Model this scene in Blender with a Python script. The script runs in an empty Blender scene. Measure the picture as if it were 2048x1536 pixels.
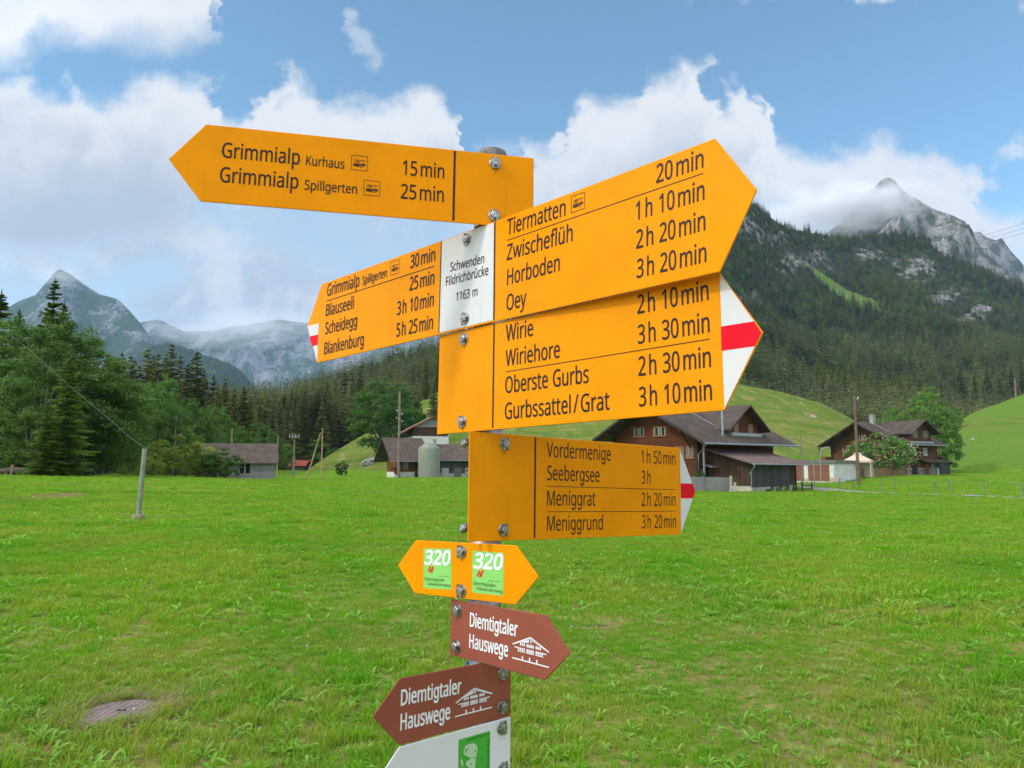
import bpy, bmesh, math, random
import numpy as np
from mathutils import Vector, Matrix, noise as mnoise
from mathutils.bvhtree import BVHTree

S = bpy.context.scene
C = S.collection
R = math.radians
random.seed(7)
rng = np.random.default_rng(7)

# ------------------------------------------------------------------ camera
FPX, CAMZ, YH = 1500.0, 1.6, 935.0            # focal length in photo pixels, eye height, horizon row
PITCH = math.atan2(YH - 768.0, FPX)
cam = bpy.data.cameras.new('camera'); cam_o = bpy.data.objects.new('camera', cam); C.objects.link(cam_o)
cam.sensor_width = 36.0; cam.lens = 36.0 * FPX / 2048.0
cam.clip_start = 0.05; cam.clip_end = 30000
cam.dof.use_dof = True; cam.dof.focus_distance = 1.5; cam.dof.aperture_fstop = 20.0
cam_o.location = (0, 0, CAMZ); cam_o.rotation_euler = (R(90) + PITCH, 0, 0)
S.camera = cam_o
S.view_settings.view_transform = 'Standard'; S.view_settings.look = 'None'
S.view_settings.exposure = 0.35; S.view_settings.gamma = 1.0; S.view_settings.use_curve_mapping = False
S.render.engine = 'CYCLES'
cy = S.cycles
cy.max_bounces = 6; cy.diffuse_bounces = 3; cy.glossy_bounces = 3; cy.transmission_bounces = 3
cy.transparent_max_bounces = 8; cy.volume_bounces = 3
cy.use_adaptive_sampling = True; cy.adaptive_threshold = 0.015
cy.volume_step_rate = 2.0; cy.volume_max_steps = 128
cy.sample_clamp_indirect = 4.0

CP, SP_ = math.cos(PITCH), math.sin(PITCH)
def ray(px, py):
    """direction of the view through a photo pixel"""
    a, b = (px - 1024.0) / FPX, -(py - 768.0) / FPX
    return Vector((a, CP - SP_ * b, SP_ + CP * b))
def at(px, py, d):
    """the point at forward distance d metres seen at a photo pixel"""
    r = ray(px, py); return Vector((0, 0, CAMZ)) + r * (d / r.y)

# ------------------------------------------------------------------ sky and sun
SUN_DIR = Vector((-0.74, -0.30, 0.66)).normalized()
SUN_EL = math.asin(SUN_DIR.z); SUN_AZ = math.atan2(SUN_DIR.x, SUN_DIR.y)
sun = bpy.data.lights.new('sun', 'SUN'); sun.energy = 1.55; sun.angle = R(5); sun.color = (1.0, 0.95, 0.87)
sun_o = bpy.data.objects.new('sun', sun); C.objects.link(sun_o)
sun_o.rotation_euler = SUN_DIR.to_track_quat('Z', 'Y').to_euler(); sun_o.location = (0, 0, 60)

world = bpy.data.worlds.new('World'); S.world = world; world.use_nodes = True
wt = world.node_tree; wt.nodes.clear()
def N(t, typ, **kw):
    n = t.nodes.new(typ)
    for k, v in kw.items(): setattr(n, k, v)
    return n
def L(t, a, b): t.links.new(a, b)
def math_n(t, op, a, b=None, c=None, clamp=False):
    n = N(t, 'ShaderNodeMath', operation=op, use_clamp=clamp)
    for i, v in enumerate((a, b, c)):
        if v is None: continue
        if isinstance(v, (int, float)): n.inputs[i].default_value = v
        else: L(t, v, n.inputs[i])
    return n.outputs[0]
def smooth(t, v, lo, hi, tlo=0.0, thi=1.0):
    n = N(t, 'ShaderNodeMapRange', interpolation_type='SMOOTHSTEP')
    L(t, v, n.inputs['Value'])
    for k, x in (('From Min', lo), ('From Max', hi), ('To Min', tlo), ('To Max', thi)):
        if isinstance(x, (int, float)): n.inputs[k].default_value = x
        else: L(t, x, n.inputs[k])
    return n.outputs['Result']
def noise_n(t, vec, scale, detail=6, rough=0.55, dim='3D', lac=2.0, dist=0.0):
    n = N(t, 'ShaderNodeTexNoise', noise_dimensions=dim)
    if vec is not None: L(t, vec, n.inputs['Vector'])
    n.inputs['Scale'].default_value = scale; n.inputs['Detail'].default_value = detail
    n.inputs['Roughness'].default_value = rough; n.inputs['Lacunarity'].default_value = lac
    n.inputs['Distortion'].default_value = dist
    return n.outputs['Fac']
def mixc(t, f, a, b, typ='MIX'):
    n = N(t, 'ShaderNodeMix', data_type='RGBA', blend_type=typ)
    for k, v in ((0, f), (6, a), (7, b)):
        if isinstance(v, (int, float)): n.inputs[k].default_value = v
        elif isinstance(v, tuple): n.inputs[k].default_value = (*v, 1)
        else: L(t, v, n.inputs[k])
    return n.outputs[2]
def uv_of(px, py):
    r = ray(px, py); return r.x / r.y, r.z / r.y

sky = N(wt, 'ShaderNodeTexSky', sky_type='NISHITA', sun_disc=False)
sky.sun_elevation = SUN_EL; sky.sun_rotation = SUN_AZ; sky.altitude = 1163; sky.air_density = 1.0
sky.dust_density = 0.4; sky.ozone_density = 2.5
tc = N(wt, 'ShaderNodeTexCoord'); sx = N(wt, 'ShaderNodeSeparateXYZ'); L(wt, tc.outputs['Generated'], sx.inputs[0])
ay = math_n(wt, 'MAXIMUM', math_n(wt, 'ABSOLUTE', sx.outputs[1]), 0.25)   # clouds repeat behind the viewer
U = math_n(wt, 'DIVIDE', sx.outputs[0], ay); V = math_n(wt, 'DIVIDE', sx.outputs[2], ay)
cxyz = N(wt, 'ShaderNodeCombineXYZ'); L(wt, U, cxyz.inputs[0]); L(wt, V, cxyz.inputs[1])
UV = cxyz.outputs[0]
nf = noise_n(wt, UV, 11.0, 11, 0.60); nb = noise_n(wt, UV, 3.2, 5, 0.5); nt = noise_n(wt, UV, 5.0, 9, 0.62, dist=0.6)
mv = N(wt, 'ShaderNodeMapping'); L(wt, UV, mv.inputs[0]); mv.inputs['Location'].default_value = (4.3, 2.1, 0.7)
nx = noise_n(wt, mv.outputs[0], 13.0, 8, 0.6)
nf0 = math_n(wt, 'SUBTRACT', nf, 0.5); nb0 = math_n(wt, 'SUBTRACT', nb, 0.5); nt0 = math_n(wt, 'SUBTRACT', nt, 0.5)
UW = math_n(wt, 'MULTIPLY_ADD', math_n(wt, 'SUBTRACT', nx, 0.5), 0.16, U)
def edge_curve(pts):
    fc = N(wt, 'ShaderNodeFloatCurve'); cur = fc.mapping.curves[0]
    pp = sorted((min(1, max(0, (uv_of(*p)[0] + 0.9) / 1.8)), min(1, max(0, uv_of(*p)[1] / 0.75))) for p in pts)
    cur.points[0].location = (0.0, pp[0][1]); cur.points[1].location = (1.0, pp[-1][1])
    for x, y in pp: cur.points.new(x, y)
    fc.mapping.update()
    L(wt, math_n(wt, 'MULTIPLY_ADD', UW, 1 / 1.8, 0.5), fc.inputs['Value'])
    return math_n(wt, 'MULTIPLY', fc.outputs[0], 0.75)
bank = edge_curve([(-250, 170), (-100, 150), (0, 150), (50, 150), (80, 180), (125, 172), (150, 155), (190, 182), (235, 176), (300, 165), (350, 156),
                   (400, 160), (425, 178), (448, 226), (475, 236), (500, 212), (525, 164), (550, 142), (575, 160), (620, 178), (680, 210),
                   (740, 200), (800, 190), (840, 178), (885, 196), (915, 222), (928, 290), (940, 372), (990, 372), (1035, 330), (1060, 286),
                   (1110, 290), (1140, 236), (1180, 206), (1220, 196), (1280, 190), (1310, 156), (1360, 146), (1400, 130), (1422, 160),
                   (1444, 200), (1480, 168), (1518, 188), (1512, 232), (1535, 266), (1565, 286), (1640, 296), (1700, 300), (1800, 302),
                   (1850, 312), (1900, 330), (1950, 362), (1970, 410), (2048, 428), (2250, 420), (2500, 400)])
low = edge_curve([(-200, 560), (0, 540), (200, 520), (360, 470), (400, 410), (700, 400), (900, 380), (960, 330), (1050, 430), (1200, 460), (1500, 460), (2048, 520), (2300, 560)])
topl = edge_curve([(-250, 150), (0, 132), (60, 96), (130, 72), (190, 84), (240, 80), (330, 86), (390, 76), (435, 62), (452, 38), (440, 14), (462, -60), (560, -240), (2300, -240)])
dB = math_n(wt, 'SUBTRACT', bank, V)
dB2 = math_n(wt, 'MULTIPLY_ADD', nf0, 0.13, math_n(wt, 'MULTIPLY_ADD', nt0, 0.05, dB))
aB = smooth(wt, dB2, -0.016, 0.030)
lowf = smooth(wt, math_n(wt, 'SUBTRACT', math_n(wt, 'MULTIPLY_ADD', nb0, 0.22, V), low), -0.05, 0.05, 0.0, 1.0)
thin = smooth(wt, math_n(wt, 'ADD', nt, math_n(wt, 'MULTIPLY', nb0, 0.8)), 0.38, 0.66, 0.42, 1.0)
aB = math_n(wt, 'MULTIPLY', aB, math_n(wt, 'MAXIMUM', lowf, thin))
dT = math_n(wt, 'MULTIPLY_ADD', nf0, 0.10, math_n(wt, 'SUBTRACT', V, topl))
aT = smooth(wt, dT, -0.030, 0.045)
def blob(px, py, rx, ry, rot, k, soft=1.0):
    u0, v0 = uv_of(px, py); cr, sr = math.cos(rot), math.sin(rot)
    du = math_n(wt, 'SUBTRACT', U, u0); dv = math_n(wt, 'SUBTRACT', V, v0)
    a = math_n(wt, 'MULTIPLY', math_n(wt, 'ADD', math_n(wt, 'MULTIPLY', du, cr), math_n(wt, 'MULTIPLY', dv, sr)), FPX / rx)
    b = math_n(wt, 'MULTIPLY', math_n(wt, 'SUBTRACT', math_n(wt, 'MULTIPLY', dv, cr), math_n(wt, 'MULTIPLY', du, sr)), FPX / ry)
    d = math_n(wt, 'SUBTRACT', 1.0, math_n(wt, 'SQRT', math_n(wt, 'ADD', math_n(wt, 'MULTIPLY', a, a), math_n(wt, 'MULTIPLY', b, b))))
    d = math_n(wt, 'MULTIPLY_ADD', nf0, 6.0, math_n(wt, 'MULTIPLY_ADD', nt0, 3.0, math_n(wt, 'SUBTRACT', d, 0.15)))
    return math_n(wt, 'MULTIPLY', smooth(wt, d, 0.0, soft), k)
inv = math_n(wt, 'MULTIPLY', math_n(wt, 'SUBTRACT', 1.0, aB), math_n(wt, 'SUBTRACT', 1.0, aT))
for bl in ((725, 85, 75, 26, R(-55), 0.45), (702, 28, 26, 16, 0, 0.4), (1720, -2, 190, 16, 0, 0.75), (2030, 300, 55, 45, 0, 0.6),
           (2045, 10, 22, 30, 0, 0.4), (1000, 290, 60, 40, 0, 0.30), (1985, 372, 26, 18, 0, 0.4), (2100, 350, 90, 60, 0, 0.6)):
    inv = math_n(wt, 'MULTIPLY', inv, math_n(wt, 'SUBTRACT', 1.0, blob(*bl)))
alpha = math_n(wt, 'SUBTRACT', 1.0, inv, clamp=True)
hz = smooth(wt, sx.outputs[2], 0.02, 0.32, 0.60, 0.0)                       # pale air low over the ridges
alpha = math_n(wt, 'MAXIMUM', alpha, math_n(wt, 'MULTIPLY', hz, smooth(wt, math_n(wt, 'ADD', nt, math_n(wt, 'MULTIPLY', nf0, 0.7)), 0.34, 0.66, 0.62, 1.35), clamp=True))
deep = smooth(wt, math_n(wt, 'MULTIPLY_ADD', nb0, 0.30, math_n(wt, 'MULTIPLY_ADD', nt0, 0.26, math_n(wt, 'MULTIPLY_ADD', nf0, 0.12, dB))), 0.01, 0.19)
deepT = smooth(wt, dT, 0.03, 0.14)
puff = smooth(wt, math_n(wt, 'ADD', nt, math_n(wt, 'MULTIPLY', nf0, 0.8)), 0.46, 0.66, 1.0, 0.35)
deep = math_n(wt, 'MULTIPLY', deep, math_n(wt, 'MAXIMUM', puff, lowf))
shade = math_n(wt, 'MAXIMUM', math_n(wt, 'MULTIPLY', deep, aB), math_n(wt, 'MULTIPLY', deepT, math_n(wt, 'MULTIPLY', aT, 0.55)))
ccol = mixc(wt, shade, (0.69, 0.70, 0.72), (0.40, 0.45, 0.52))
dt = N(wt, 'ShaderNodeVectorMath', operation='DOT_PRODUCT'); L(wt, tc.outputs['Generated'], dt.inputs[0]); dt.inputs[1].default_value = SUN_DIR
rear_fill = smooth(wt, sx.outputs[1], -0.45, 0.05, 1.0, 0.0)
glow = math_n(wt, 'ADD', smooth(wt, dt.outputs['Value'], 0.30, 0.98, 1.0, 2.5), math_n(wt, 'MULTIPLY', rear_fill, 1.45))                # veiled sun brightens clouds around it; extra fill sky added behind the viewer
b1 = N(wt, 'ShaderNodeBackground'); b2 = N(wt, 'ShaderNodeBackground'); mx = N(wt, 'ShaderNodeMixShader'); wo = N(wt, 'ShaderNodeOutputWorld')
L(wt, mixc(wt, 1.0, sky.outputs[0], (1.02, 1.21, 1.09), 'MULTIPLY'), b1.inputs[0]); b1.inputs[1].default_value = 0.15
L(wt, mixc(wt, rear_fill, ccol, mixc(wt, 1.0, ccol, (1.07, 1.0, 0.97), 'MULTIPLY')), b2.inputs[0]); L(wt, glow, b2.inputs[1])
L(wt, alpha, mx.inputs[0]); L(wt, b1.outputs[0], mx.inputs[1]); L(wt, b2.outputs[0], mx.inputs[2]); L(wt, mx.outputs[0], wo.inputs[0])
world.cycles.sampling_method = 'MANUAL'; world.cycles.sample_map_resolution = 512

# ------------------------------------------------------------------ helpers
def link_obj(name, me, parent=None, mats=()):
    o = bpy.data.objects.new(name, me); C.objects.link(o)
    if parent is not None: o.parent = parent
    for m in mats: me.materials.append(m)
    return o
def mesh_from(verts, faces, name='mesh', smooth_sh=False, midx=None):
    me = bpy.data.meshes.new(name); me.from_pydata([tuple(v) for v in verts], [], faces)
    if midx is not None: me.polygons.foreach_set('material_index', midx)
    if smooth_sh: me.polygons.foreach_set('use_smooth', [True] * len(me.polygons))
    me.update(); return me
def tag(o, label=None, cat=None, group=None, kind=None):
    if label: o['label'] = label
    if cat: o['category'] = cat
    if group: o['group'] = group
    if kind: o['kind'] = kind
    return o
def empty(name, loc, rz=0.0):
    o = bpy.data.objects.new(name, None); C.objects.link(o); o.empty_display_size = 0.1
    o.location = loc; o.rotation_euler = (0, 0, rz); return o
class MB:
    """collects boxes, tubes and faces into one mesh"""
    def __init__(s): s.v = []; s.f = []; s.m = []
    def add(s, vs, fs, mi=0):
        k = len(s.v); s.v += [tuple(p) for p in vs]; s.f += [tuple(i + k for i in f) for f in fs]; s.m += [mi] * len(fs); return s
    def box(s, x0, x1, y0, y1, z0, z1, mi=0, M=None):
        vs = [Vector((x, y, z)) for z in (z0, z1) for y in (y0, y1) for x in (x0, x1)]
        if M is not None: vs = [M @ p for p in vs]
        return s.add(vs, [(0, 2, 3, 1), (4, 5, 7, 6), (0, 1, 5, 4), (2, 6, 7, 3), (0, 4, 6, 2), (1, 3, 7, 5)], mi)
    def tube(s, pts, rads, n=8, mi=0, cap=True):
        pts = [Vector(p) for p in pts]
        if isinstance(rads, (int, float)): rads = [rads] * len(pts)
        vs = []; fs = []
        for i, p in enumerate(pts):
            d = (pts[min(i + 1, len(pts) - 1)] - pts[max(i - 1, 0)]).normalized()
            a = d.orthogonal().normalized() if abs(d.z) < 0.99 else Vector((1, 0, 0)); a = (a - d * a.dot(d)).normalized(); b = d.cross(a)
            for k in range(n):
                t = 2 * math.pi * k / n; vs.append(p + (a * math.cos(t) + b * math.sin(t)) * rads[i])
        for i in range(len(pts) - 1):
            for k in range(n):
                fs.append((i * n + k, i * n + (k + 1) % n, (i + 1) * n + (k + 1) % n, (i + 1) * n + k))
        if cap: fs.append(tuple(range(n - 1, -1, -1))); fs.append(tuple((len(pts) - 1) * n + k for k in range(n)))
        return s.add(vs, fs, mi)
    def lathe(s, prof, n=24, mi=0, c=(0, 0)):
        vs = [(c[0] + r * math.cos(2 * math.pi * k / n), c[1] + r * math.sin(2 * math.pi * k / n), z) for r, z in prof for k in range(n)]
        fs = [(i * n + k, i * n + (k + 1) % n, (i + 1) * n + (k + 1) % n, (i + 1) * n + k) for i in range(len(prof) - 1) for k in range(n)]
        return s.add(vs, fs, mi)
    def prism(s, poly, d, mi=0):
        """polygon (3-D points) pushed along vector d"""
        n = len(poly); d = Vector(d); a = [Vector(p) for p in poly]
        return s.add(a + [p + d for p in a], [tuple(range(n)), tuple(range(2 * n - 1, n - 1, -1))] + [(i, n + i, n + (i + 1) % n, (i + 1) % n) for i in range(n)], mi)
    def build(s, name, mats, parent=None, smooth_sh=False):
        me = mesh_from(s.v, s.f, name, smooth_sh, s.m)
        bm = bmesh.new(); bm.from_mesh(me); bmesh.ops.recalc_face_normals(bm, faces=bm.faces); bm.to_mesh(me); bm.free()
        return link_obj(name, me, parent, mats if isinstance(mats, (list, tuple)) else [mats])

# ------------------------------------------------------------------ materials
def new_mat(name):
    m = bpy.data.materials.new(name); m.use_nodes = True; t = m.node_tree
    return m, t, t.nodes['Principled BSDF']
def vec_scaled(t, src, sc):
    mp = N(t, 'ShaderNodeMapping'); L(t, src, mp.inputs['Vector']); mp.inputs['Scale'].default_value = sc; return mp.outputs[0]
def mat(name, c1, c2=None, scale=4.0, rough=0.6, metal=0.0, bump=0.0, stretch=(1, 1, 1), detail=6, lo=0.35, hi=0.65, spots=None, bscale=None, coat=0.0, spec=0.5):
    m, t, p = new_mat(name)
    tcn = N(t, 'ShaderNodeTexCoord'); v = vec_scaled(t, tcn.outputs['Object'], stretch)
    n = noise_n(t, v, scale, detail, 0.6)
    col = mixc(t, smooth(t, n, lo, hi), c1, c2 if c2 else tuple(x * 0.86 for x in c1))
    if spots:
        n2 = noise_n(t, tcn.outputs['Object'], spots[0], 3, 0.5)
        col = mixc(t, smooth(t, n2, spots[1], spots[1] + 0.05), col, spots[2])
    L(t, col, p.inputs['Base Color'])
    p.inputs['Roughness'].default_value = rough; p.inputs['Metallic'].default_value = metal
    p.inputs['Coat Weight'].default_value = coat; p.inputs['Specular IOR Level'].default_value = spec
    if bump:
        b = N(t, 'ShaderNodeBump'); b.inputs['Strength'].default_value = bump; b.inputs['Distance'].default_value = 0.02
        L(t, noise_n(t, v, bscale or scale * 3, 5, 0.6), b.inputs['Height']); L(t, b.outputs[0], p.inputs['Normal'])
    return m
# ------------------------------------------------------------------ terrain
def rock_mat(name, rock_a, rock_b, green_a, green_b, sc, bias, use_attr=False, grass=(0.10, 0.17, 0.03), vert=2.2):
    m, t, p = new_mat(name)
    g = N(t, 'ShaderNodeNewGeometry'); v = vec_scaled(t, g.outputs['Position'], (sc, sc, sc * 0.6))
    streak = vec_scaled(t, g.outputs['Position'], (sc * vert, sc * vert, sc * 0.5))
    n1 = noise_n(t, v, 1.0, 9, 0.62); n2 = noise_n(t, streak, 3.0, 7, 0.65); n3 = noise_n(t, v, 9.0, 6, 0.7)
    rk = mixc(t, smooth(t, n2, 0.32, 0.66), rock_b, rock_a)
    gr = mixc(t, smooth(t, n3, 0.35, 0.65), green_a, green_b)
    s = math_n(t, 'ADD', math_n(t, 'MULTIPLY', n1, 0.6), math_n(t, 'MULTIPLY', n3, 0.4))
    if use_attr:
        at_ = N(t, 'ShaderNodeAttribute', attribute_name='rock'); s = math_n(t, 'ADD', s, math_n(t, 'MULTIPLY_ADD', at_.outputs['Fac'], 0.24, -0.21))
    f = smooth(t, s, bias - 0.03, bias + 0.03)
    col = mixc(t, f, gr, rk)
    if use_attr:
        a2 = N(t, 'ShaderNodeAttribute', attribute_name='meadow')
        col = mixc(t, smooth(t, math_n(t, 'ADD', a2.outputs['Fac'], math_n(t, 'MULTIPLY_ADD', n3, 0.4, -0.2)), 0.45, 0.55), col, grass)
    L(t, col, p.inputs['Base Color']); p.inputs['Roughness'].default_value = 0.95; p.inputs['Specular IOR Level'].default_value = 0.1
    b = N(t, 'ShaderNodeBump'); b.inputs['Strength'].default_value = 1.0; b.inputs['Distance'].default_value = 0.25 / sc * 0.1
    L(t, math_n(t, 'ADD', n2, n3), b.inputs['Height']); L(t, b.outputs[0], p.inputs['Normal'])
    return m
def grass_mat(name, near=False):
    m, t, p = new_mat(name)
    g = N(t, 'ShaderNodeNewGeometry'); P = g.outputs['Position']
    n1 = noise_n(t, P, 0.09, 5, 0.55); n2 = noise_n(t, P, 0.7, 6, 0.6); n3 = noise_n(t, P, 14.0, 5, 0.7)
    st = noise_n(t, vec_scaled(t, P, (0.25, 0.02, 0.3)), 1.0, 4, 0.5)
    if near:
        col = mixc(t, smooth(t, n2, 0.35, 0.68), (0.112, 0.260, 0.010), (0.160, 0.295, 0.018))
        col = mixc(t, smooth(t, math_n(t, 'ADD', math_n(t, 'MULTIPLY', n1, 0.6), math_n(t, 'MULTIPLY', n2, 0.4)), 0.52, 0.66), col, (0.265, 0.310, 0.040))
        ln = N(t, 'ShaderNodeVectorMath', operation='LENGTH'); L(t, P, ln.inputs[0])
        thatch = math_n(t, 'MULTIPLY', smooth(t, ln.outputs['Value'], 6.0, 16.0, 0.85, 0.0), smooth(t, math_n(t, 'ADD', math_n(t, 'MULTIPLY', n2, 0.6), math_n(t, 'MULTIPLY', n3, 0.4)), 0.40, 0.62))
        col = mixc(t, smooth(t, n3, 0.30, 0.75), mixc(t, 0.45, col, (0.05, 0.09, 0.010)), col)
        col = mixc(t, thatch, col, mixc(t, n3, (0.17, 0.115, 0.05), (0.42, 0.33, 0.15)))
    else:
        col = mixc(t, smooth(t, n1, 0.35, 0.62), (0.100, 0.175, 0.018), (0.185, 0.205, 0.045))
        col = mixc(t, smooth(t, st, 0.50, 0.68), col, (0.27, 0.235, 0.085))
        col = mixc(t, smooth(t, n2, 0.3, 0.7, 0.0, 0.5), col, (0.085, 0.15, 0.018))
        n4 = noise_n(t, vec_scaled(t, P, (0.07, 0.07, 1.9)), 1.0, 7, 0.7)
        col = mixc(t, smooth(t, n4, 0.42, 0.62, 0.0, 0.5), col, (0.060, 0.115, 0.014))
        at_ = N(t, 'ShaderNodeAttribute', attribute_name='fresh')
        col = mixc(t, smooth(t, math_n(t, 'ADD', at_.outputs['Fac'], math_n(t, 'MULTIPLY_ADD', n2, 0.3, -0.15)), 0.4, 0.6), col, mixc(t, smooth(t, n2, 0.35, 0.65), (0.090, 0.185, 0.018), (0.125, 0.20, 0.028)))
    if near:
        soil = N(t, 'ShaderNodeAttribute', attribute_name='soil')
        col = mixc(t, smooth(t, math_n(t, 'ADD', soil.outputs['Fac'], math_n(t, 'MULTIPLY_ADD', n3, 0.6, -0.3)), 0.35, 0.65), col, mixc(t, smooth(t, n3, 0.35, 0.65), (0.16, 0.105, 0.05), (0.27, 0.20, 0.10)))
    L(t, col, p.inputs['Base Color']); p.inputs['Roughness'].default_value = 0.9; p.inputs['Specular IOR Level'].default_value = 0.05
    b = N(t, 'ShaderNodeBump'); b.inputs['Strength'].default_value = 0.8; b.inputs['Distance'].default_value = 0.05 if near else 0.6
    L(t, n3 if near else n2, b.inputs['Height']); L(t, b.outputs[0], p.inputs['Normal'])
    return m

GC = [(0, 950, 70), (100, 950.5, 71), (200, 952, 74), (300, 954, 82), (400, 956, 96), (500, 958, 108), (560, 957.5, 118), (640, 957, 130), (760, 956, 134), (900, 955.5, 136),
      (1000, 957, 134), (1150, 968, 95), (1250, 976, 78), (1330, 980, 75), (1400, 981, 73), (1500, 985, 71), (1600, 983, 76), (1640, 974, 88), (1700, 966, 100), (1760, 954, 115),
      (1820, 950, 125), (1900, 952, 128), (2000, 955, 125), (2048, 957, 125), (2200, 958, 125), (1700, 985, 70), (1850, 989, 62), (1950, 992, 58), (2048, 996, 55), (2200, 1000, 52),
      (600, 941, 215), (500, 940, 215), (700, 941, 180), (900, 945, 170), (1100, 938, 168), (1560, 930, 170), (1700, 935, 180), (1900, 938, 170), (2048, 937, 165),
      (275, 1040, 21), (-300, 945, 70), (2500, 960, 110), (-300, 940, 200)]
GP = np.array([tuple(at(*c)) for c in GC] + [(x, y, 0.0) for x, y in ((0, 0.5), (0, 4), (-3, 4.5), (3, 4.5), (0, 10), (-7, 10), (7, 10), (-14, 0), (14, 0), (0, -10), (-14, -14), (14, -14))])
GA = np.stack([np.arctan2(GP[:, 0], np.maximum(GP[:, 1], 0.1)) * 3.0, np.log(np.hypot(GP[:, 0], GP[:, 1]) + 1.0)], 1)
def gz(x, y):
    x = np.asarray(x, float); y = np.asarray(y, float)
    a = np.arctan2(x, y) * 3.0; l = np.log(np.hypot(x, y) + 1.0)
    d2 = (a[..., None] - GA[:, 0]) ** 2 + (l[..., None] - GA[:, 1]) ** 2 + 0.004
    w = d2 ** -2.2
    return (w * GP[:, 2]).sum(-1) / w.sum(-1)
rr = np.concatenate([[0.02], np.geomspace(0.4, 420, 150), np.geomspace(520, 4300, 10)]); na = 288
aa = np.linspace(-math.pi, math.pi, na, endpoint=False)
RR, AA = np.meshgrid(rr, aa, indexing='ij'); GX, GY = RR * np.sin(AA), RR * np.cos(AA)
GZ = gz(GX, GY); fadeg = np.clip((RR - 380) / 200, 0, 1); GZ = GZ * (1 - fadeg) - 3.0 * fadeg
for i in range(RR.shape[0]):
    for j in range(na):
        if RR[i, j] > 12: GZ[i, j] += 0.05 * min(1, (RR[i, j] - 12) / 20) * mnoise.noise((GX[i, j] * 0.12, GY[i, j] * 0.12, 3.0))
vs = np.stack([GX, GY, GZ], -1).reshape(-1, 3)
fs = [(i * na + j, i * na + (j + 1) % na, (i + 1) * na + (j + 1) % na, (i + 1) * na + j) for i in range(len(rr) - 1) for j in range(na)]
me = mesh_from(vs, fs, 'ground', True)
soil = np.zeros(len(vs), np.float32)
def gpt(px, py):
    r = ray(px, py)
    d = 4.0
    for _ in range(60):
        p = Vector((0, 0, CAMZ)) + r * (d / r.y); z = float(gz(p.x, p.y)); d += 0.7 * (p.z - z) / max(1e-4, -(r.z / r.y))
    return p
SOIL = [(gpt(1205, 1256), 0.20), (gpt(1500, 1270), 0.18), (gpt(240, 1425), 0.42), (gpt(1230, 1262), 0.12), (gpt(1380, 1170), 0.15), (gpt(110, 992), 1.0), (gpt(85, 995), 0.9), (gpt(140, 988), 0.9), (gpt(40, 1000), 0.9), (gpt(275, 1041), 0.5)]
for p, r in SOIL:
    d = np.hypot(vs[:, 0] - p.x, vs[:, 1] - p.y); soil = np.maximum(soil, np.clip(1.4 - d / r, 0, 1))
me.attributes.new('soil', 'FLOAT', 'POINT').data.foreach_set('value', soil)
M_MEADOW = grass_mat('meadow grass', True); M_HILL = grass_mat('pasture grass')
ground = link_obj('ground', me, None, [M_MEADOW]); tag(ground, kind='structure')
TERR = [(vs, fs)]

ROCKS = [(1545, 470, 75, 45), (1605, 535, 100, 42), (1485, 440, 50, 55), (1670, 470, 55, 24), (1735, 510, 45, 28), (1840, 535, 85, 42), (1905, 590, 60, 30), (1930, 640, 60, 22),
         (1985, 610, 45, 20), (1500, 575, 45, 30), (1950, 628, 50, 18), (1880, 600, 40, 24), (1420, 480, 60, 60), (2010, 640, 30, 14), (1640, 500, 40, 30)]
CLEAR = [(1625, 555), (1665, 578), (1700, 600), (1740, 625), (1765, 648)]
def rock_f(px, py):
    s = 0.0
    for a, b, rx, ry in ROCKS: s = max(s, 1.25 - math.hypot((px - a) / rx, (py - b) / ry))
    return min(1.0, max(0.0, s))
def clear_f(px, py):
    s = 0.0
    for i in range(len(CLEAR) - 1):
        a, b = CLEAR[i], CLEAR[i + 1]; dx, dy = b[0] - a[0], b[1] - a[1]
        t = min(1, max(0, ((px - a[0]) * dx + (py - a[1]) * dy) / (dx * dx + dy * dy)))
        s = max(s, 1.3 - math.hypot(px - a[0] - t * dx, py - a[1] - t * dy) / (6 + 11 * (1 - abs(2 * (i + t) / 4 - 1))))
    s = max(s, 0.62 - 0.5 * math.hypot((px - 1742) / 9, (py - 520) / 15))
    return min(1.0, max(0.0, s))

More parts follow.
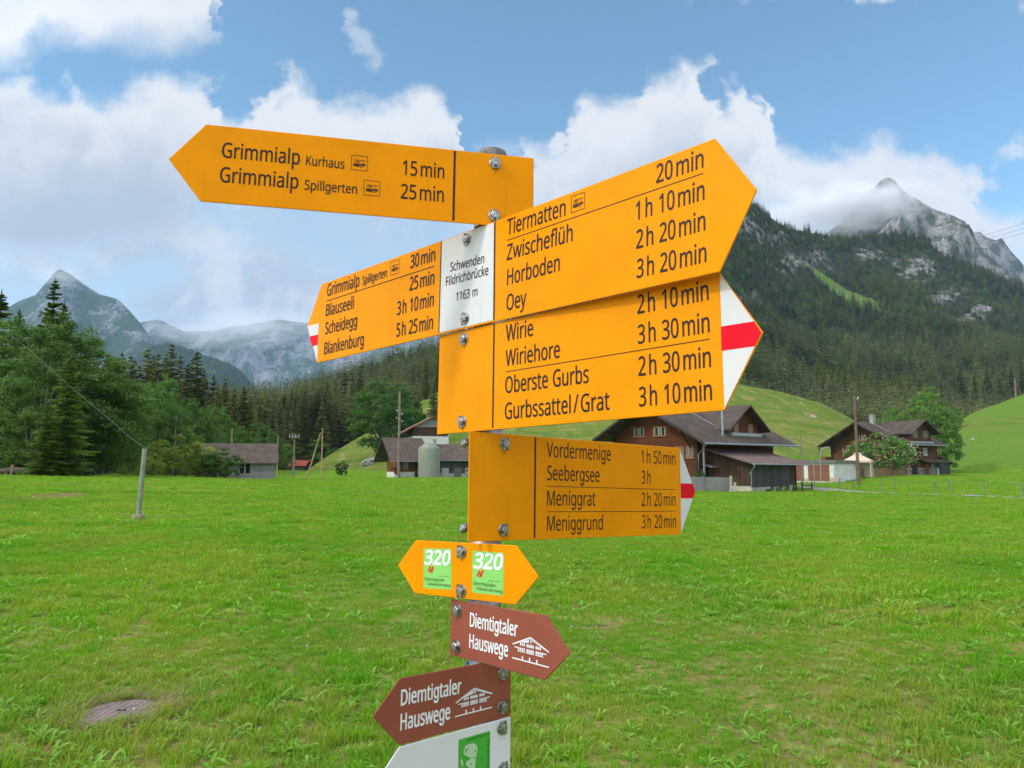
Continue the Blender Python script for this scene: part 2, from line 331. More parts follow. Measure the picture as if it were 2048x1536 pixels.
class Patch:
    """a slope: traced foot and crest with real distances, relief added, falling away behind the crest"""
    def __init__(s, name, cols, nrow, step, mat_, k=1.0, amp=0.0, fr=0.01, back=0.6, backlen=0.5, crest_amp=0.4, seed=0, attrs=False, ridged=False):
        cols = np.array(cols, float); px = np.arange(cols[0, 0], cols[-1, 0] + 1, step)
        bp, bd, tp, td = (np.interp(px, cols[:, 0], cols[:, i]) for i in (1, 2, 3, 4))
        grid = []; pix = []
        for j in range(nrow + 1):
            t = j / nrow; f = 1 - (1 - t) ** k
            row = []; prow = []
            for i in range(len(px)):
                d = bd[i] + (td[i] - bd[i]) * t; y = bp[i] + (tp[i] - bp[i]) * f
                p = at(px[i], y, d)
                if amp:
                    q = Vector((p.x * fr + seed, p.y * fr, p.z * fr))
                    h = mnoise.hetero_terrain(q, 0.9, 2.1, 6, 0.7) - 0.9 if ridged else mnoise.fractal(q, 0.9, 2.1, 6)
                    taper = min(1.0, t * 4) * (crest_amp + (1 - crest_amp) * min(1, (1 - t) * 2.0))
                    p.z += amp * h * taper; p.y -= amp * 0.8 * h * min(1, t * 4) * min(1, 0.15 + (1 - t) * 2)
                row.append(p); prow.append((px[i], y))
            if j == 0:
                for p in row: p.z -= 4.0
            grid.append(row); pix.append(prow)
        nf_ = nrow
        for j in range(1, 7):
            row = []
            for i in range(len(px)):
                p = grid[nrow][i]; s_ = td[i] * backlen * j / 6
                row.append(Vector((p.x * (1 + s_ / max(p.y, 1)), p.y + s_, p.z - s_ * back * (0.3 + 0.7 * j / 6))))
            grid.append(row)
        s.grid, s.pix, s.nrow, s.ncol, s.px = grid, pix, nrow, len(px), px
        nc = len(px); vs = [p for r in grid for p in r]
        fs = [(j * nc + i, j * nc + i + 1, (j + 1) * nc + i + 1, (j + 1) * nc + i) for j in range(len(grid) - 1) for i in range(nc - 1)]
        me = mesh_from(vs, fs, name, True)
        if attrs:
            pf = [q for r in pix for q in r]; extra = [0.0] * (len(vs) - len(pf))
            me.attributes.new('rock', 'FLOAT', 'POINT').data.foreach_set('value', [rock_f(*q) for q in pf] + extra)
            me.attributes.new('meadow', 'FLOAT', 'POINT').data.foreach_set('value', [clear_f(*q) for q in pf] + extra)
        s.o = link_obj(name, me, None, [mat_]); tag(s.o, kind='structure')
        TERR.append((np.array([tuple(p) for p in vs]), fs))
    def point(s, ci, t):
        j = min(s.nrow - 1e-6, max(0, t * s.nrow)); i = min(s.ncol - 1 - 1e-6, max(0, ci))
        j0, i0 = int(j), int(i); fj, fi = j - j0, i - i0
        lerp = lambda G: (G[j0][i0] * (1 - fi) + G[j0][i0 + 1] * fi) * (1 - fj) + (G[j0 + 1][i0] * (1 - fi) + G[j0 + 1][i0 + 1] * fi) * fj
        a = s.pix; y = (a[j0][i0][1] * (1 - fi) + a[j0][i0 + 1][1] * fi) * (1 - fj) + (a[j0 + 1][i0][1] * (1 - fi) + a[j0 + 1][i0 + 1][1] * fi) * fj
        return lerp(s.grid), s.px[i0] * (1 - fi) + s.px[i0 + 1] * fi, y

M_FORESTFLOOR = rock_mat('forest slope', (0.31, 0.305, 0.295), (0.09, 0.09, 0.085), (0.016, 0.024, 0.009), (0.034, 0.046, 0.016), 0.055, 0.51, True)
M_ROCK = rock_mat('limestone peak', (0.31, 0.305, 0.295), (0.13, 0.13, 0.128), (0.065, 0.075, 0.05), (0.040, 0.052, 0.030), 0.020, 0.50)
M_ALP = rock_mat('alpine flank', (0.20, 0.205, 0.21), (0.085, 0.095, 0.10), (0.018, 0.034, 0.018), (0.050, 0.075, 0.028), 0.0060, 0.535, vert=1.6)
M_BLUE = rock_mat('wooded ridge', (0.20, 0.25, 0.08), (0.13, 0.18, 0.06), (0.014, 0.026, 0.014), (0.026, 0.042, 0.020), 0.012, 0.62)
M_WALL = rock_mat('rock wall', (0.235, 0.235, 0.235), (0.11, 0.115, 0.12), (0.028, 0.046, 0.022), (0.070, 0.098, 0.032), 0.0040, 0.50, vert=1.6)

hill1 = Patch('grass_hill', [(560, 960, 195, 960, 205), (600, 958, 182, 951, 215), (640, 955, 176, 922, 225), (700, 953, 172, 884, 250), (760, 950, 170, 850, 270), (870, 945, 170, 786, 300), (950, 941, 170, 757, 320),
     (1100, 937, 170, 737, 330), (1300, 930, 175, 740, 330), (1480, 922, 180, 769, 322), (1560, 918, 185, 783, 320), (1640, 916, 190, 806, 312), (1700, 914, 195, 836, 300), (1730, 914, 200, 856, 290), (1770, 917, 205, 892, 262), (1815, 922, 212, 921, 218)],
     36, 8, M_HILL, 1.25, 1.6, 0.02, back=0.5, backlen=0.35, crest_amp=0.15)
hill2 = Patch('pasture_hill', [(1835, 938, 172, 937, 178), (1868, 937, 167, 902, 200), (1890, 937, 162, 868, 230), (1905, 936, 160, 850, 250), (1950, 935, 156, 823, 260), (2000, 934, 152, 806, 265), (2048, 933, 150, 788, 270), (2200, 930, 150, 748, 280), (2600, 925, 150, 700, 300)],
     30, 8, M_HILL, 1.2, 1.2, 0.02, back=0.5, backlen=0.35, crest_amp=0.1, seed=9)
def fresh_attr(o, fn):
    me = o.data; v = np.empty(len(me.vertices) * 3, np.float32); me.vertices.foreach_get('co', v); v = v.reshape(-1, 3)
    me.attributes.new('fresh', 'FLOAT', 'POINT').data.foreach_set('value', np.array([fn(*p) for p in v], np.float32))
fresh_attr(hill1.o, lambda x, y, z: min(1, max(0, 1.0 - (z - 3.0) / 3.5)) * (1 if x > 30 else 0.35))
fresh_attr(hill2.o, lambda x, y, z: 0.55 + 0.35 * mnoise.noise((x * 0.02, y * 0.015, z * 0.1)))
mount = Patch('forest_mountain', [(330, 935, 260, 905, 330), (400, 935, 250, 890, 380), (470, 935, 250, 868, 400), (500, 935, 250, 860, 420), (560, 935, 250, 833, 460), (640, 935, 250, 795, 500), (700, 935, 260, 768, 550), (800, 933, 270, 733, 600), (880, 931, 280, 706, 650),
     (1000, 931, 300, 650, 800), (1200, 931, 310, 535, 1000), (1380, 931, 320, 405, 1200), (1450, 931, 330, 385, 1250), (1500, 931, 330, 402, 1300), (1530, 931, 330, 430, 1330), (1560, 931, 330, 450, 1350), (1600, 931, 330, 462, 1400), (1650, 931, 330, 474, 1450), (1700, 931, 330, 480, 1500),
     (1790, 931, 330, 470, 1550), (1850, 931, 330, 478, 1520), (1890, 931, 330, 512, 1490), (1930, 931, 320, 528, 1480), (1990, 931, 310, 553, 1500), (2048, 931, 300, 573, 1500), (2300, 931, 300, 640, 1500), (2700, 931, 300, 700, 1500)],
     84, 8, M_FORESTFLOOR, 1.0, 34.0, 0.0045, back=0.4, backlen=0.3, crest_amp=0.12, seed=4, attrs=True)
peak = Patch('rock_peak', [(1480, 760, 1750, 560, 2200), (1560, 740, 1750, 525, 2200), (1640, 720, 1750, 478, 2250), (1690, 720, 1750, 438, 2280), (1715, 720, 1750, 408, 2300), (1735, 720, 1750, 384, 2300), (1748, 720, 1750, 376, 2300), (1762, 720, 1750, 361, 2300), (1776, 720, 1750, 356, 2300), (1790, 720, 1750, 360, 2300), (1800, 720, 1750, 374, 2300),
     (1820, 720, 1750, 392, 2300), (1845, 720, 1750, 408, 2300), (1870, 720, 1750, 420, 2300), (1900, 720, 1750, 430, 2280), (1930, 720, 1740, 442, 2260), (1945, 720, 1730, 464, 2240), (1958, 720, 1720, 494, 2220), (1985, 720, 1710, 515, 2200), (2010, 720, 1700, 545, 2180), (2048, 720, 1700, 590, 2150), (2120, 740, 1700, 640, 2100)],
     70, 5, M_ROCK, 1.1, 40.0, 0.010, back=0.9, backlen=0.2, crest_amp=0.04, seed=2, ridged=True)
Patch('far_rock_ridge', [(1820, 760, 2500, 520, 3200), (1900, 740, 2500, 480, 3200), (1955, 740, 2500, 468, 3200), (1985, 740, 2500, 494, 3200), (2020, 740, 2500, 520, 3200), (2060, 740, 2500, 552, 3200), (2200, 740, 2500, 560, 3200), (2500, 740, 2500, 600, 3200)], 40, 10, M_ROCK, 1.0, 70.0, 0.005, seed=6, ridged=True, backlen=0.15)
Patch('left_mountain', [(-500, 935, 3440, 640, 4988), (-200, 935, 3440, 590, 4988), (-60, 935, 3440, 625, 4988), (20, 935, 3440, 618, 4988), (40, 935, 3440, 604, 4988), (58, 935, 3440, 598, 4988), (75, 935, 3440, 592, 4988), (88, 935, 3440, 574, 4988), (104, 935, 3440, 556, 4988), (112, 935, 3440, 544, 4988), (121, 935, 3440, 539, 4988), (140, 935, 3440, 548, 4988), (165, 935, 3440, 567, 4988),
     (200, 935, 3440, 589, 4988), (238, 935, 3440, 600, 4902), (258, 935, 3440, 620, 4816), (280, 935, 3440, 646, 4730), (305, 935, 3440, 680, 4644), (340, 935, 3440, 722, 4472), (400, 935, 3440, 800, 4300), (460, 935, 3440, 870, 4128)], 70, 7, M_ALP, 1.05, 95.0, 0.0027, seed=11, ridged=True, backlen=0.2, back=0.8, crest_amp=0.03)
ridge = Patch('blue_ridge', [(120, 935, 2275, 860, 3500), (200, 935, 2275, 800, 3500), (260, 935, 2275, 735, 3500), (300, 935, 2275, 692, 3500), (335, 935, 2275, 686, 3500), (380, 935, 2275, 700, 3412), (430, 935, 2275, 712, 3325), (470, 935, 2275, 736, 3237), (510, 935, 2275, 772, 3150), (560, 935, 2275, 805, 3062), (640, 935, 2275, 850, 2975), (760, 935, 2275, 905, 2800)], 40, 6, M_BLUE, 1.0, 50.0, 0.0046, seed=15, backlen=0.2, crest_amp=0.3)
Patch('rock_wall', [(100, 935, 5075, 690, 7000), (250, 935, 5075, 650, 7000), (320, 935, 5075, 640, 7000), (370, 935, 5075, 664, 7000), (430, 935, 5075, 660, 7000), (500, 935, 5075, 650, 7000), (560, 935, 5075, 640, 7000), (620, 935, 5075, 648, 7000), (700, 935, 5075, 655, 7000), (760, 935, 5075, 648, 7000), (850, 935, 5075, 640, 7000), (1000, 935, 5075, 650, 7000), (1150, 935, 5075, 680, 7000)], 60, 9, M_WALL, 1.0, 95.0, 0.0030, seed=21, ridged=True, backlen=0.1, crest_amp=0.1)

av, af, off = [], [], 0
for v_, f_ in TERR[:4]:
    av += [tuple(p) for p in v_]; af += [tuple(i + off for i in f) for f in f_]; off += len(v_)
BVH = BVHTree.FromPolygons(av, af)
def drop(x, y):
    h = BVH.ray_cast(Vector((x, y, 3000)), Vector((0, 0, -1)))
    return h[0].z if h[0] is not None else float(gz(x, y))

# the lane past the farms, and the track by the shed
def ribbon(name, pix, w, m, label, cat, lift=0.012):
    pts = [Vector((*at(px, 940, d).xy, 0)) for px, d in pix]
    mb = MB(); vs = []; fs = []
    P2 = []
    for a, b in zip(pts, pts[1:]):
        for k in range(8): P2.append(a.lerp(b, k / 8))
    P2.append(pts[-1])
    for i, p in enumerate(P2):
        d = (P2[min(i + 1, len(P2) - 1)] - P2[max(i - 1, 0)]).normalized(); n = Vector((-d.y, d.x, 0))
        for s_ in (-0.5, -0.25, 0, 0.25, 0.5):
            q = p + n * w * s_; vs.append((q.x, q.y, drop(q.x, q.y) + lift + 0.02))
    for i in range(len(P2) - 1):
        for k in range(4): fs.append((i * 5 + k, i * 5 + k + 1, (i + 1) * 5 + k + 1, (i + 1) * 5 + k))
    o = link_obj(name, mesh_from(vs, fs, name, True), None, [m]); tag(o, label, cat, kind='structure'); return o
M_LANE = mat('pale asphalt', (0.30, 0.29, 0.28), (0.22, 0.215, 0.21), 0.8, 0.9, bump=0.3)
ribbon('lane', [(1560, 98), (1625, 84), (1700, 72), (1800, 64.5), (1900, 60), (2048, 55), (2300, 48)], 2.6, M_LANE, None, None)
# ------------------------------------------------------------------ trees
def leaf_mat(name, dark, light, tip=None, trans=0.25, isl=0.55):
    m, t, p = new_mat(name)
    oi = N(t, 'ShaderNodeObjectInfo'); g = N(t, 'ShaderNodeNewGeometry')
    n = noise_n(t, g.outputs['Position'], 0.35, 3, 0.6)
    f = math_n(t, 'ADD', math_n(t, 'MULTIPLY', g.outputs['Random Per Island'], isl), math_n(t, 'ADD', math_n(t, 'MULTIPLY', oi.outputs['Random'], 0.55), math_n(t, 'MULTIPLY_ADD', n, 0.9, -0.55)), clamp=True)
    col = mixc(t, f, dark, light)
    if tip: col = mixc(t, smooth(t, oi.outputs['Random'], 0.80, 0.95, 0.0, 0.75), col, tip)
    L(t, col, p.inputs['Base Color']); p.inputs['Roughness'].default_value = 0.65; p.inputs['Specular IOR Level'].default_value = 0.25
    if trans:
        tr = N(t, 'ShaderNodeBsdfTranslucent'); L(t, mixc(t, 1.0, col, (1.25, 1.3, 0.6), 'MULTIPLY'), tr.inputs[0])
        ms = N(t, 'ShaderNodeMixShader'); ms.inputs[0].default_value = trans; out = [x for x in t.nodes if x.type == 'OUTPUT_MATERIAL'][0]
        L(t, p.outputs[0], ms.inputs[1]); L(t, tr.outputs[0], ms.inputs[2]); L(t, ms.outputs[0], out.inputs[0])
    return m
M_SPRUCE = leaf_mat('spruce needles', (0.034, 0.052, 0.016), (0.215, 0.240, 0.080), (0.20, 0.215, 0.06), 0.22)
M_SPRUCE_Y = leaf_mat('yellowish spruce needles', (0.105, 0.140, 0.026), (0.31, 0.345, 0.075), None, 0.3)  # yellow-green is the own colour of these trees
M_SPRUCE_G = leaf_mat('young spruce needles', (0.050, 0.105, 0.014), (0.165, 0.250, 0.042), None, 0.35)
M_SPRUCE_N = leaf_mat('near spruce needles', (0.038, 0.072, 0.012), (0.150, 0.195, 0.035), None, 0.3)
M_LEAF = leaf_mat('broad leaves', (0.055, 0.135, 0.020), (0.175, 0.310, 0.060))
M_LEAF_L = leaf_mat('pale willow leaves', (0.048, 0.115, 0.018), (0.170, 0.285, 0.060))
M_LEAF_D = leaf_mat('maple leaves', (0.022, 0.070, 0.010), (0.085, 0.185, 0.028))
M_LEAF_Y = leaf_mat('yellowish bush leaves', (0.120, 0.180, 0.018), (0.340, 0.430, 0.070))
M_BLOOM = mat('cream elder blossom', (0.62, 0.60, 0.40), (0.50, 0.47, 0.28), 3.0, 0.8)
M_BARK = mat('bark', (0.11, 0.085, 0.065), (0.06, 0.048, 0.038), 3.0, 0.9, bump=0.6, stretch=(3, 3, 0.6))
M_BARK_P = mat('pale bark', (0.27, 0.24, 0.21), (0.15, 0.13, 0.115), 3.0, 0.9, bump=0.6, stretch=(3, 3, 0.6))

def spruce_crown(seed, H=20.0, Rm=3.4, levels=28, per=8, twigs=5, base=0.05, ragged=0.35):
    r_ = random.Random(seed); vs, fs = [], []
    for i in range(levels):
        t = (i + r_.random() * 0.6) / levels; z = H * (base + (1 - base) * t)
        rad = Rm * (1 - t) ** 0.82 * (1 - 0.35 * max(0, 0.12 - t) / 0.12) + 0.12
        n = max(4, int(per * (1 - 0.45 * t)))
        a0 = r_.random() * 6.28
        for k in range(n):
            a = a0 + 6.283 * k / n + r_.uniform(-0.35, 0.35); rr_ = rad * (1 - ragged * r_.random())
            d = Vector((math.cos(a), math.sin(a), 0)); sd = Vector((-d.y, d.x, 0))
            droop = rr_ * r_.uniform(0.22, 0.48) * (1 - 0.6 * t); o = Vector((0, 0, z + r_.uniform(-0.2, 0.2)))
            pt = lambda s: o + d * rr_ * s + Vector((0, 0, -droop * (s ** 1.4) + 0.16 * rr_ * s ** 4))
            if twigs == 0:
                w = rr_ * 0.30 + 0.10; q = len(vs)
                vs += [pt(0.05), pt(0.55) + sd * w - Vector((0, 0, w * 0.45)), pt(1.0), pt(0.55) - sd * w - Vector((0, 0, w * 0.45))]
                fs += [(q, q + 1, q + 2), (q, q + 2, q + 3)]
            else:
                for s_ in range(1, twigs + 2):
                    s = s_ / (twigs + 1); l = rr_ * 0.36 * (1.05 - 0.75 * s) + 0.16
                    for sg in (-1, 1):
                        e = (d * 0.62 + sd * sg * 0.80 + Vector((0, 0, -0.42 + r_.uniform(-0.25, 0.15)))).normalized() * l * r_.uniform(0.75, 1.25)
                        b = pt(s * 0.92); w = 0.13 + l * 0.26; q = len(vs); wv = d * w
                        vs += [b - wv * 0.6, b + e * 0.6 - wv * 0.7 - Vector((0, 0, w * 0.7)), b + e, b + e * 0.45 + wv * 0.8, b + wv * 0.6]
                        fs.append((q, q + 1, q + 2, q + 3, q + 4))
                q = len(vs); b = pt(0.9); vs += [b + sd * 0.12, b - sd * 0.12, pt(1.08)]; fs.append((q, q + 1, q + 2))
    q = len(vs); vs += [Vector((0.09, 0, H * 0.97)), Vector((-0.06, 0.08, H * 0.97)), Vector((-0.06, -0.08, H * 0.97)), Vector((0, 0, H * 1.02))]
    fs += [(q, q + 1, q + 3), (q + 1, q + 2, q + 3), (q + 2, q, q + 3)]
    return vs, fs
def spruce_trunk(H=20.0, r=0.28):
    mb = MB(); mb.tube([(0, 0, -0.6), (0, 0, H * 0.3), (0, 0, H * 0.98)], [r, r * 0.75, 0.03], 7); return mb
def crown_leaves(seed, n_clump, per, size, shape, leaf=0.24, low=0.18, clump=0.24):
    """leaf clumps spread through an uneven volume; shape = (half width, half depth, height)"""
    r_ = random.Random(seed); vs, fs = [], []
    sx_, sy_, H = shape
    lob = [(r_.uniform(0, 6.28), r_.uniform(0.15, 0.9), r_.uniform(0.75, 1.15)) for _ in range(9)]
    for c in range(n_clump):
        while True:
            x, y, z = r_.uniform(-1, 1), r_.uniform(-1, 1), r_.random()
            zz = (z - low) / (1 - low)
            if zz < 0: continue
            prof = (math.sin(math.pi * min(1, 0.10 + zz * 0.90)) ** 0.62) * (1.0 if zz < 0.45 else 1 - 0.28 * ((zz - 0.45) / 0.55) ** 2)
            an = math.atan2(y, x); k = 1.0
            for la, lz, lr in lob:
                dd = math.hypot(math.atan2(math.sin(an - la), math.cos(an - la)) / 1.1, (zz - lz) / 0.25)
                if dd < 1: k = max(k * 0.9, lr)
            q = math.hypot(x, y)
            if q < prof * k and (q > prof * k * 0.45 or r_.random() < 0.25): break
        cc = Vector((x * sx_, y * sy_, z * H)); cr = clump * H * 0.5 * r_.uniform(0.5, 1.0)
        for _ in range(per):
            o = Vector((r_.gauss(0, 1), r_.gauss(0, 1), r_.gauss(0, 0.6))) * cr * 0.42
            p = cc + o
            nrm = (o.normalized() * 0.6 + Vector((r_.gauss(0, 0.6), r_.gauss(0, 0.6), 0.5 + r_.gauss(0, 0.5)))).normalized()
            a = nrm.orthogonal().normalized(); a.rotate(Matrix.Rotation(r_.random() * 6.28, 3, nrm)); b = nrm.cross(a)
            s = leaf * r_.uniform(0.6, 1.2); q = len(vs)
            vs += [p - a * s * 0.5, p + b * s * 0.32 , p + a * s * 0.55 - nrm * s * 0.12, p - b * s * 0.32]; fs.append((q, q + 1, q + 2, q + 3))
    return vs, fs
def limb_trunk(seed, H, r, shape, stems=1):
    r_ = random.Random(seed); mb = MB()
    for s in range(stems):
        ox = 0 if stems == 1 else r_.uniform(-0.5, 0.5) * shape[0] * 0.5; oy = 0 if stems == 1 else r_.uniform(-0.5, 0.5) * shape[1] * 0.5
        lean = Vector((r_.uniform(-0.12, 0.12), r_.uniform(-0.12, 0.12), 0)) * (1 if stems == 1 else 2.2)
        b = Vector((ox * 0.35, oy * 0.35, -0.5)); m_ = b + Vector((ox * 0.4, oy * 0.4, H * 0.35)) + lean * H * 0.3; tp = m_ + lean * H * 0.4 + Vector((ox * 0.4, oy * 0.4, H * 0.45))
        rs = r if stems == 1 else r * 0.5
        mb.tube([b, m_, tp], [rs, rs * 0.7, rs * 0.15], 8)
        for k in range(7 if stems == 1 else 3):
            t = r_.uniform(0.2, 1.0); p = b.lerp(m_, t) if t < 0.75 else m_.lerp(tp, (t - 0.75) * 2)
            a = r_.random() * 6.28; e = p + Vector((math.cos(a) * shape[0] * 0.6, math.sin(a) * shape[1] * 0.6, H * r_.uniform(0.12, 0.3)))
            mb.tube([p, p.lerp(e, 0.5) + Vector((0, 0, H * 0.03)), e], [rs * 0.4, rs * 0.25, 0.03], 6)
    return mb
def raw_mesh(name, vf, m):
    vs, fs = vf; me = mesh_from(vs, fs, name); me.materials.append(m); return me

SPR_NEAR = [raw_mesh('crown', spruce_crown(100 + i, 20, 3.6, 38, 11, 6, 0.04, 0.62), M_SPRUCE_N) for i in range(3)]
SPR_YOUNG = raw_mesh('crown', spruce_crown(111, 20, 4.2, 30, 9, 6, 0.03, 0.75), M_SPRUCE_G)
SPR_MID = [raw_mesh('crown', spruce_crown(200 + i, 20, 3.5, 34, 11, 3, 0.04, 0.35), M_SPRUCE) for i in range(4)]
SPR_MIDY = [raw_mesh('crown', spruce_crown(230 + i, 20, 3.5, 34, 11, 3, 0.04, 0.35), M_SPRUCE_Y) for i in range(2)]
SPR_FAR = [raw_mesh('crown', spruce_crown(300 + i, 20, 3.3, 15, 7, 0, 0.04, 0.45), M_SPRUCE) for i in range(5)]
TRUNK_S = spruce_trunk().build('trunk', M_BARK); TRUNK_ME = TRUNK_S.data; bpy.data.objects.remove(TRUNK_S)
LEAF_BIG = [raw_mesh('crown', crown_leaves(400 + i, 300, 130, 1, (4.4, 4.4, 12), 0.185, 0.05, 0.15), M_LEAF_L) for i in range(2)]
LEAF_MID = [raw_mesh('crown', crown_leaves(420 + i, 170, 85, 1, (4.0, 4.0, 12), 0.26, 0.08, 0.17), M_LEAF) for i in range(3)]
LEAF_FAR = [raw_mesh('crown', crown_leaves(440 + i, 60, 22, 1, (4.2, 4.2, 12), 0.8, 0.08, 0.22), M_LEAF) for i in range(2)]
MAPLE = raw_mesh('crown', crown_leaves(450, 260, 100, 1, (5.6, 5.6, 14), 0.30, 0.08, 0.16), M_LEAF_D)
BUSH_Y = raw_mesh('crown', crown_leaves(460, 120, 80, 1, (4.0, 2.6, 5.6), 0.22, 0.02, 0.24), M_LEAF_Y)
BUSH_D = raw_mesh('crown', crown_leaves(461, 70, 80, 1, (2.0, 2.0, 4.0), 0.20, 0.02, 0.24), M_LEAF_D)
ELDER = raw_mesh('crown', crown_leaves(462, 150, 90, 1, (5.0, 4.0, 6.2), 0.24, 0.12, 0.22), M_LEAF)
def tmp_mesh(mb, name, m):
    o = mb.build(name, m); me = o.data; bpy.data.objects.remove(o); return me
T_BIG = tmp_mesh(limb_trunk(1, 12, 0.30, (4, 4), 5), 'trunk', M_BARK_P)
T_MID = tmp_mesh(limb_trunk(2, 12, 0.26, (4, 4), 1), 'trunk', M_BARK_P)
T_MAPLE = tmp_mesh(limb_trunk(3, 14, 0.5, (5, 5), 1), 'trunk', M_BARK)
T_BUSH = tmp_mesh(limb_trunk(4, 4.5, 0.16, (3, 2), 5), 'trunk', M_BARK)

def place_tree(name, crown, trunk, Hm, px, top, d, wid, label, cat, group=None, rz=None, base=None, extra=None):
    """tree whose tip shows at (px, top) at forward distance d; wid = width scale on top of the height scale"""
    p = at(px, top, d); z0 = drop(p.x, p.y) if base is None else base
    s = max(0.05, (p.z - z0) / Hm)
    o = empty(name, (p.x, p.y, z0), random.random() * 6.28 if rz is None else rz)
    o.scale = (s * wid, s * wid, s)
    tag(o, label, cat, group)
    c = link_obj('crown', crown, o)
    if trunk is not None: link_obj('trunk', trunk, o)
    if extra is not None: link_obj(extra[0], extra[1], o)
    return o
def spruces(rows, label, group, pool, wid=1.0, label_fn=None):
    for i, r in enumerate(rows):
        px, top, d = r[:3]; w = r[3] if len(r) > 3 else wid
        place_tree('spruce_tree', pool[i % len(pool)], TRUNK_ME, 20.4, px, top, d, w * random.uniform(0.92, 1.08), r[4] if len(r) > 4 else label, 'spruce', group)

# the grove at the left edge of the meadow
spruces([(111, 552, 90, 1.25, 'tall open spruce rising above the round pale willow thicket'), (130, 596, 97, 1.0, 'shorter spruce joined to the right flank of the tall open spruce'),
         (4, 575, 84, 1.5, 'brownish broad spruce cut by the left picture edge'), (40, 612, 100, 0.8, 'thin small spruce between the brownish spruce and the tall open spruce'),
         (-12, 690, 70, 1.3, 'dark low-branched spruce at the left edge beside the log'), (-70, 600, 72, 1.2, 'spruce just outside the left picture edge'),
         (205, 760, 80, 0.9, 'slim spruce at the right foot of the willow thicket')], None, 'spruces of the left grove', SPR_NEAR)
place_tree('spruce_tree', SPR_YOUNG, TRUNK_ME, 20.4, 140, 700, 62, 1.5, 'young green spruce with drooping boughs in front of the willow thicket', 'spruce', 'spruces of the left grove')
place_tree('spruce_tree', SPR_YOUNG, TRUNK_ME, 20.4, 96, 800, 60, 1.8, 'lowest young spruce at the foot of the willow thicket', 'spruce', 'spruces of the left grove')
for i, (px, top, d, w, lab) in enumerate([(112, 622, 72, 1.12, 'pale green willow with the round top in front of the tall spruce'), (58, 636, 74, 1.1, 'pale willow left of the round-topped willow'), (172, 655, 75, 1.2, 'pale willow on the right shoulder of the thicket'),
                                         (208, 715, 78, 1.15, 'low willow at the right end of the thicket'), (12, 640, 78, 1.1, 'willow behind the brownish spruce at the left edge'), (85, 715, 66, 0.95, 'low willow in the shade left of the young green spruce')]):
    place_tree('willow_tree', LEAF_BIG[i % 2], T_BIG, 12.0, px, top, d, w, lab, 'willow', 'willows of the left grove', base=None)
# the wood behind the shingled shed
spruces([(297, 690, 150), (318, 702, 155), (345, 681, 152), (376, 722, 148), (396, 696, 150, 1.25), (262, 706, 158), (228, 708, 150), (245, 700, 165), (213, 722, 160), (280, 726, 148), (412, 752, 160), (436, 762, 165),
         (452, 752, 172), (470, 772, 175), (488, 768, 180), (502, 786, 180), (520, 790, 190), (330, 740, 145), (360, 760, 142), (425, 790, 158), (300, 745, 146), (255, 740, 145), (545, 806, 200), (530, 815, 185), (385, 780, 145), (270, 715, 172, 1.1), (308, 705, 175, 1.1), (333, 700, 178, 1.1), (362, 705, 176, 1.1), (385, 712, 178), (238, 715, 176), (220, 702, 180), (408, 735, 182), (428, 745, 184), (448, 765, 186), (290, 765, 140, 1.1), (315, 760, 138, 1.1), (372, 755, 140, 1.1), (405, 770, 150, 1.1), (440, 785, 155, 1.1), (470, 795, 165, 1.1), (560, 800, 220), (575, 795, 230), (590, 790, 240), (606, 785, 250), (622, 776, 260), (640, 768, 275), (655, 760, 285), (672, 752, 300), (690, 742, 310), (705, 740, 300), (720, 728, 320)],
        'dark spruce in the wood behind the shingled shed', 'spruces behind the shed', SPR_MID, 1.25)
for i, (px, top, d, w) in enumerate([(252, 790, 105, 0.75), (232, 770, 110, 0.7), (290, 752, 120, 0.65), (318, 770, 118, 0.62), (336, 742, 128, 0.55), (356, 800, 120, 0.6), (388, 790, 130, 0.6), (410, 812, 132, 0.7), (432, 800, 145, 0.7), (460, 838, 150, 0.9), (487, 850, 160, 0.9),
                                     (520, 838, 175, 0.9), (548, 862, 180, 0.9), (270, 830, 100, 0.8), (225, 850, 92, 0.8), (375, 850, 125, 0.9), (445, 862, 140, 1.0), (505, 868, 165, 1.0), (575, 885, 200, 1.0), (195, 840, 82, 0.8)]):
    place_tree('broadleaf_tree', LEAF_MID[i % 3], T_MID, 12.0, px, top, d, w * 1.1, 'green broadleaf tree in front of the dark spruces behind the shed', 'tree', 'broadleaf trees behind the shed')
place_tree('leafy_bush', BUSH_Y, T_BUSH, 5.6, 350, 866, 97, 1.0, 'wide yellow-green bush left of the shingled shed', 'bush', rz=0.1)
place_tree('leafy_bush', BUSH_Y, T_BUSH, 5.6, 305, 905, 92, 0.9, 'low yellow-green bush behind the leaning metal tube', 'bush', rz=1.2)
place_tree('leafy_bush', BUSH_Y, T_BUSH, 5.6, 402, 882, 99, 0.95, 'yellow-green bush between the wide bush and the dark round bush', 'bush', rz=2.6)
place_tree('leafy_bush', BUSH_D, T_BUSH, 4.0, 447, 894, 98, 1.35, 'dark round bush against the shingled shed', 'bush')
place_tree('leafy_bush', BUSH_D, T_BUSH, 4.0, 170, 918, 66, 1.5, 'low green bush under the young green spruce', 'bush')
place_tree('leafy_bush', BUSH_D, T_BUSH, 4.0, 120, 926, 68, 1.6, 'low shaded bush at the right end of the old log', 'bush')
place_tree('leafy_bush', BUSH_Y, T_BUSH, 5.6, 246, 930, 86, 1.0, 'small bush at the wood edge right of the young spruce', 'bush')
place_tree('leafy_bush', BUSH_Y, T_BUSH, 5.6, 275, 936, 88, 1.1, 'small bush just left of the leaning metal tube', 'bush')
place_tree('small_tree', BUSH_D, T_BUSH, 4.0, 684, 920, 150, 0.9, 'little round tree alone on the meadow edge below the hill', 'tree')
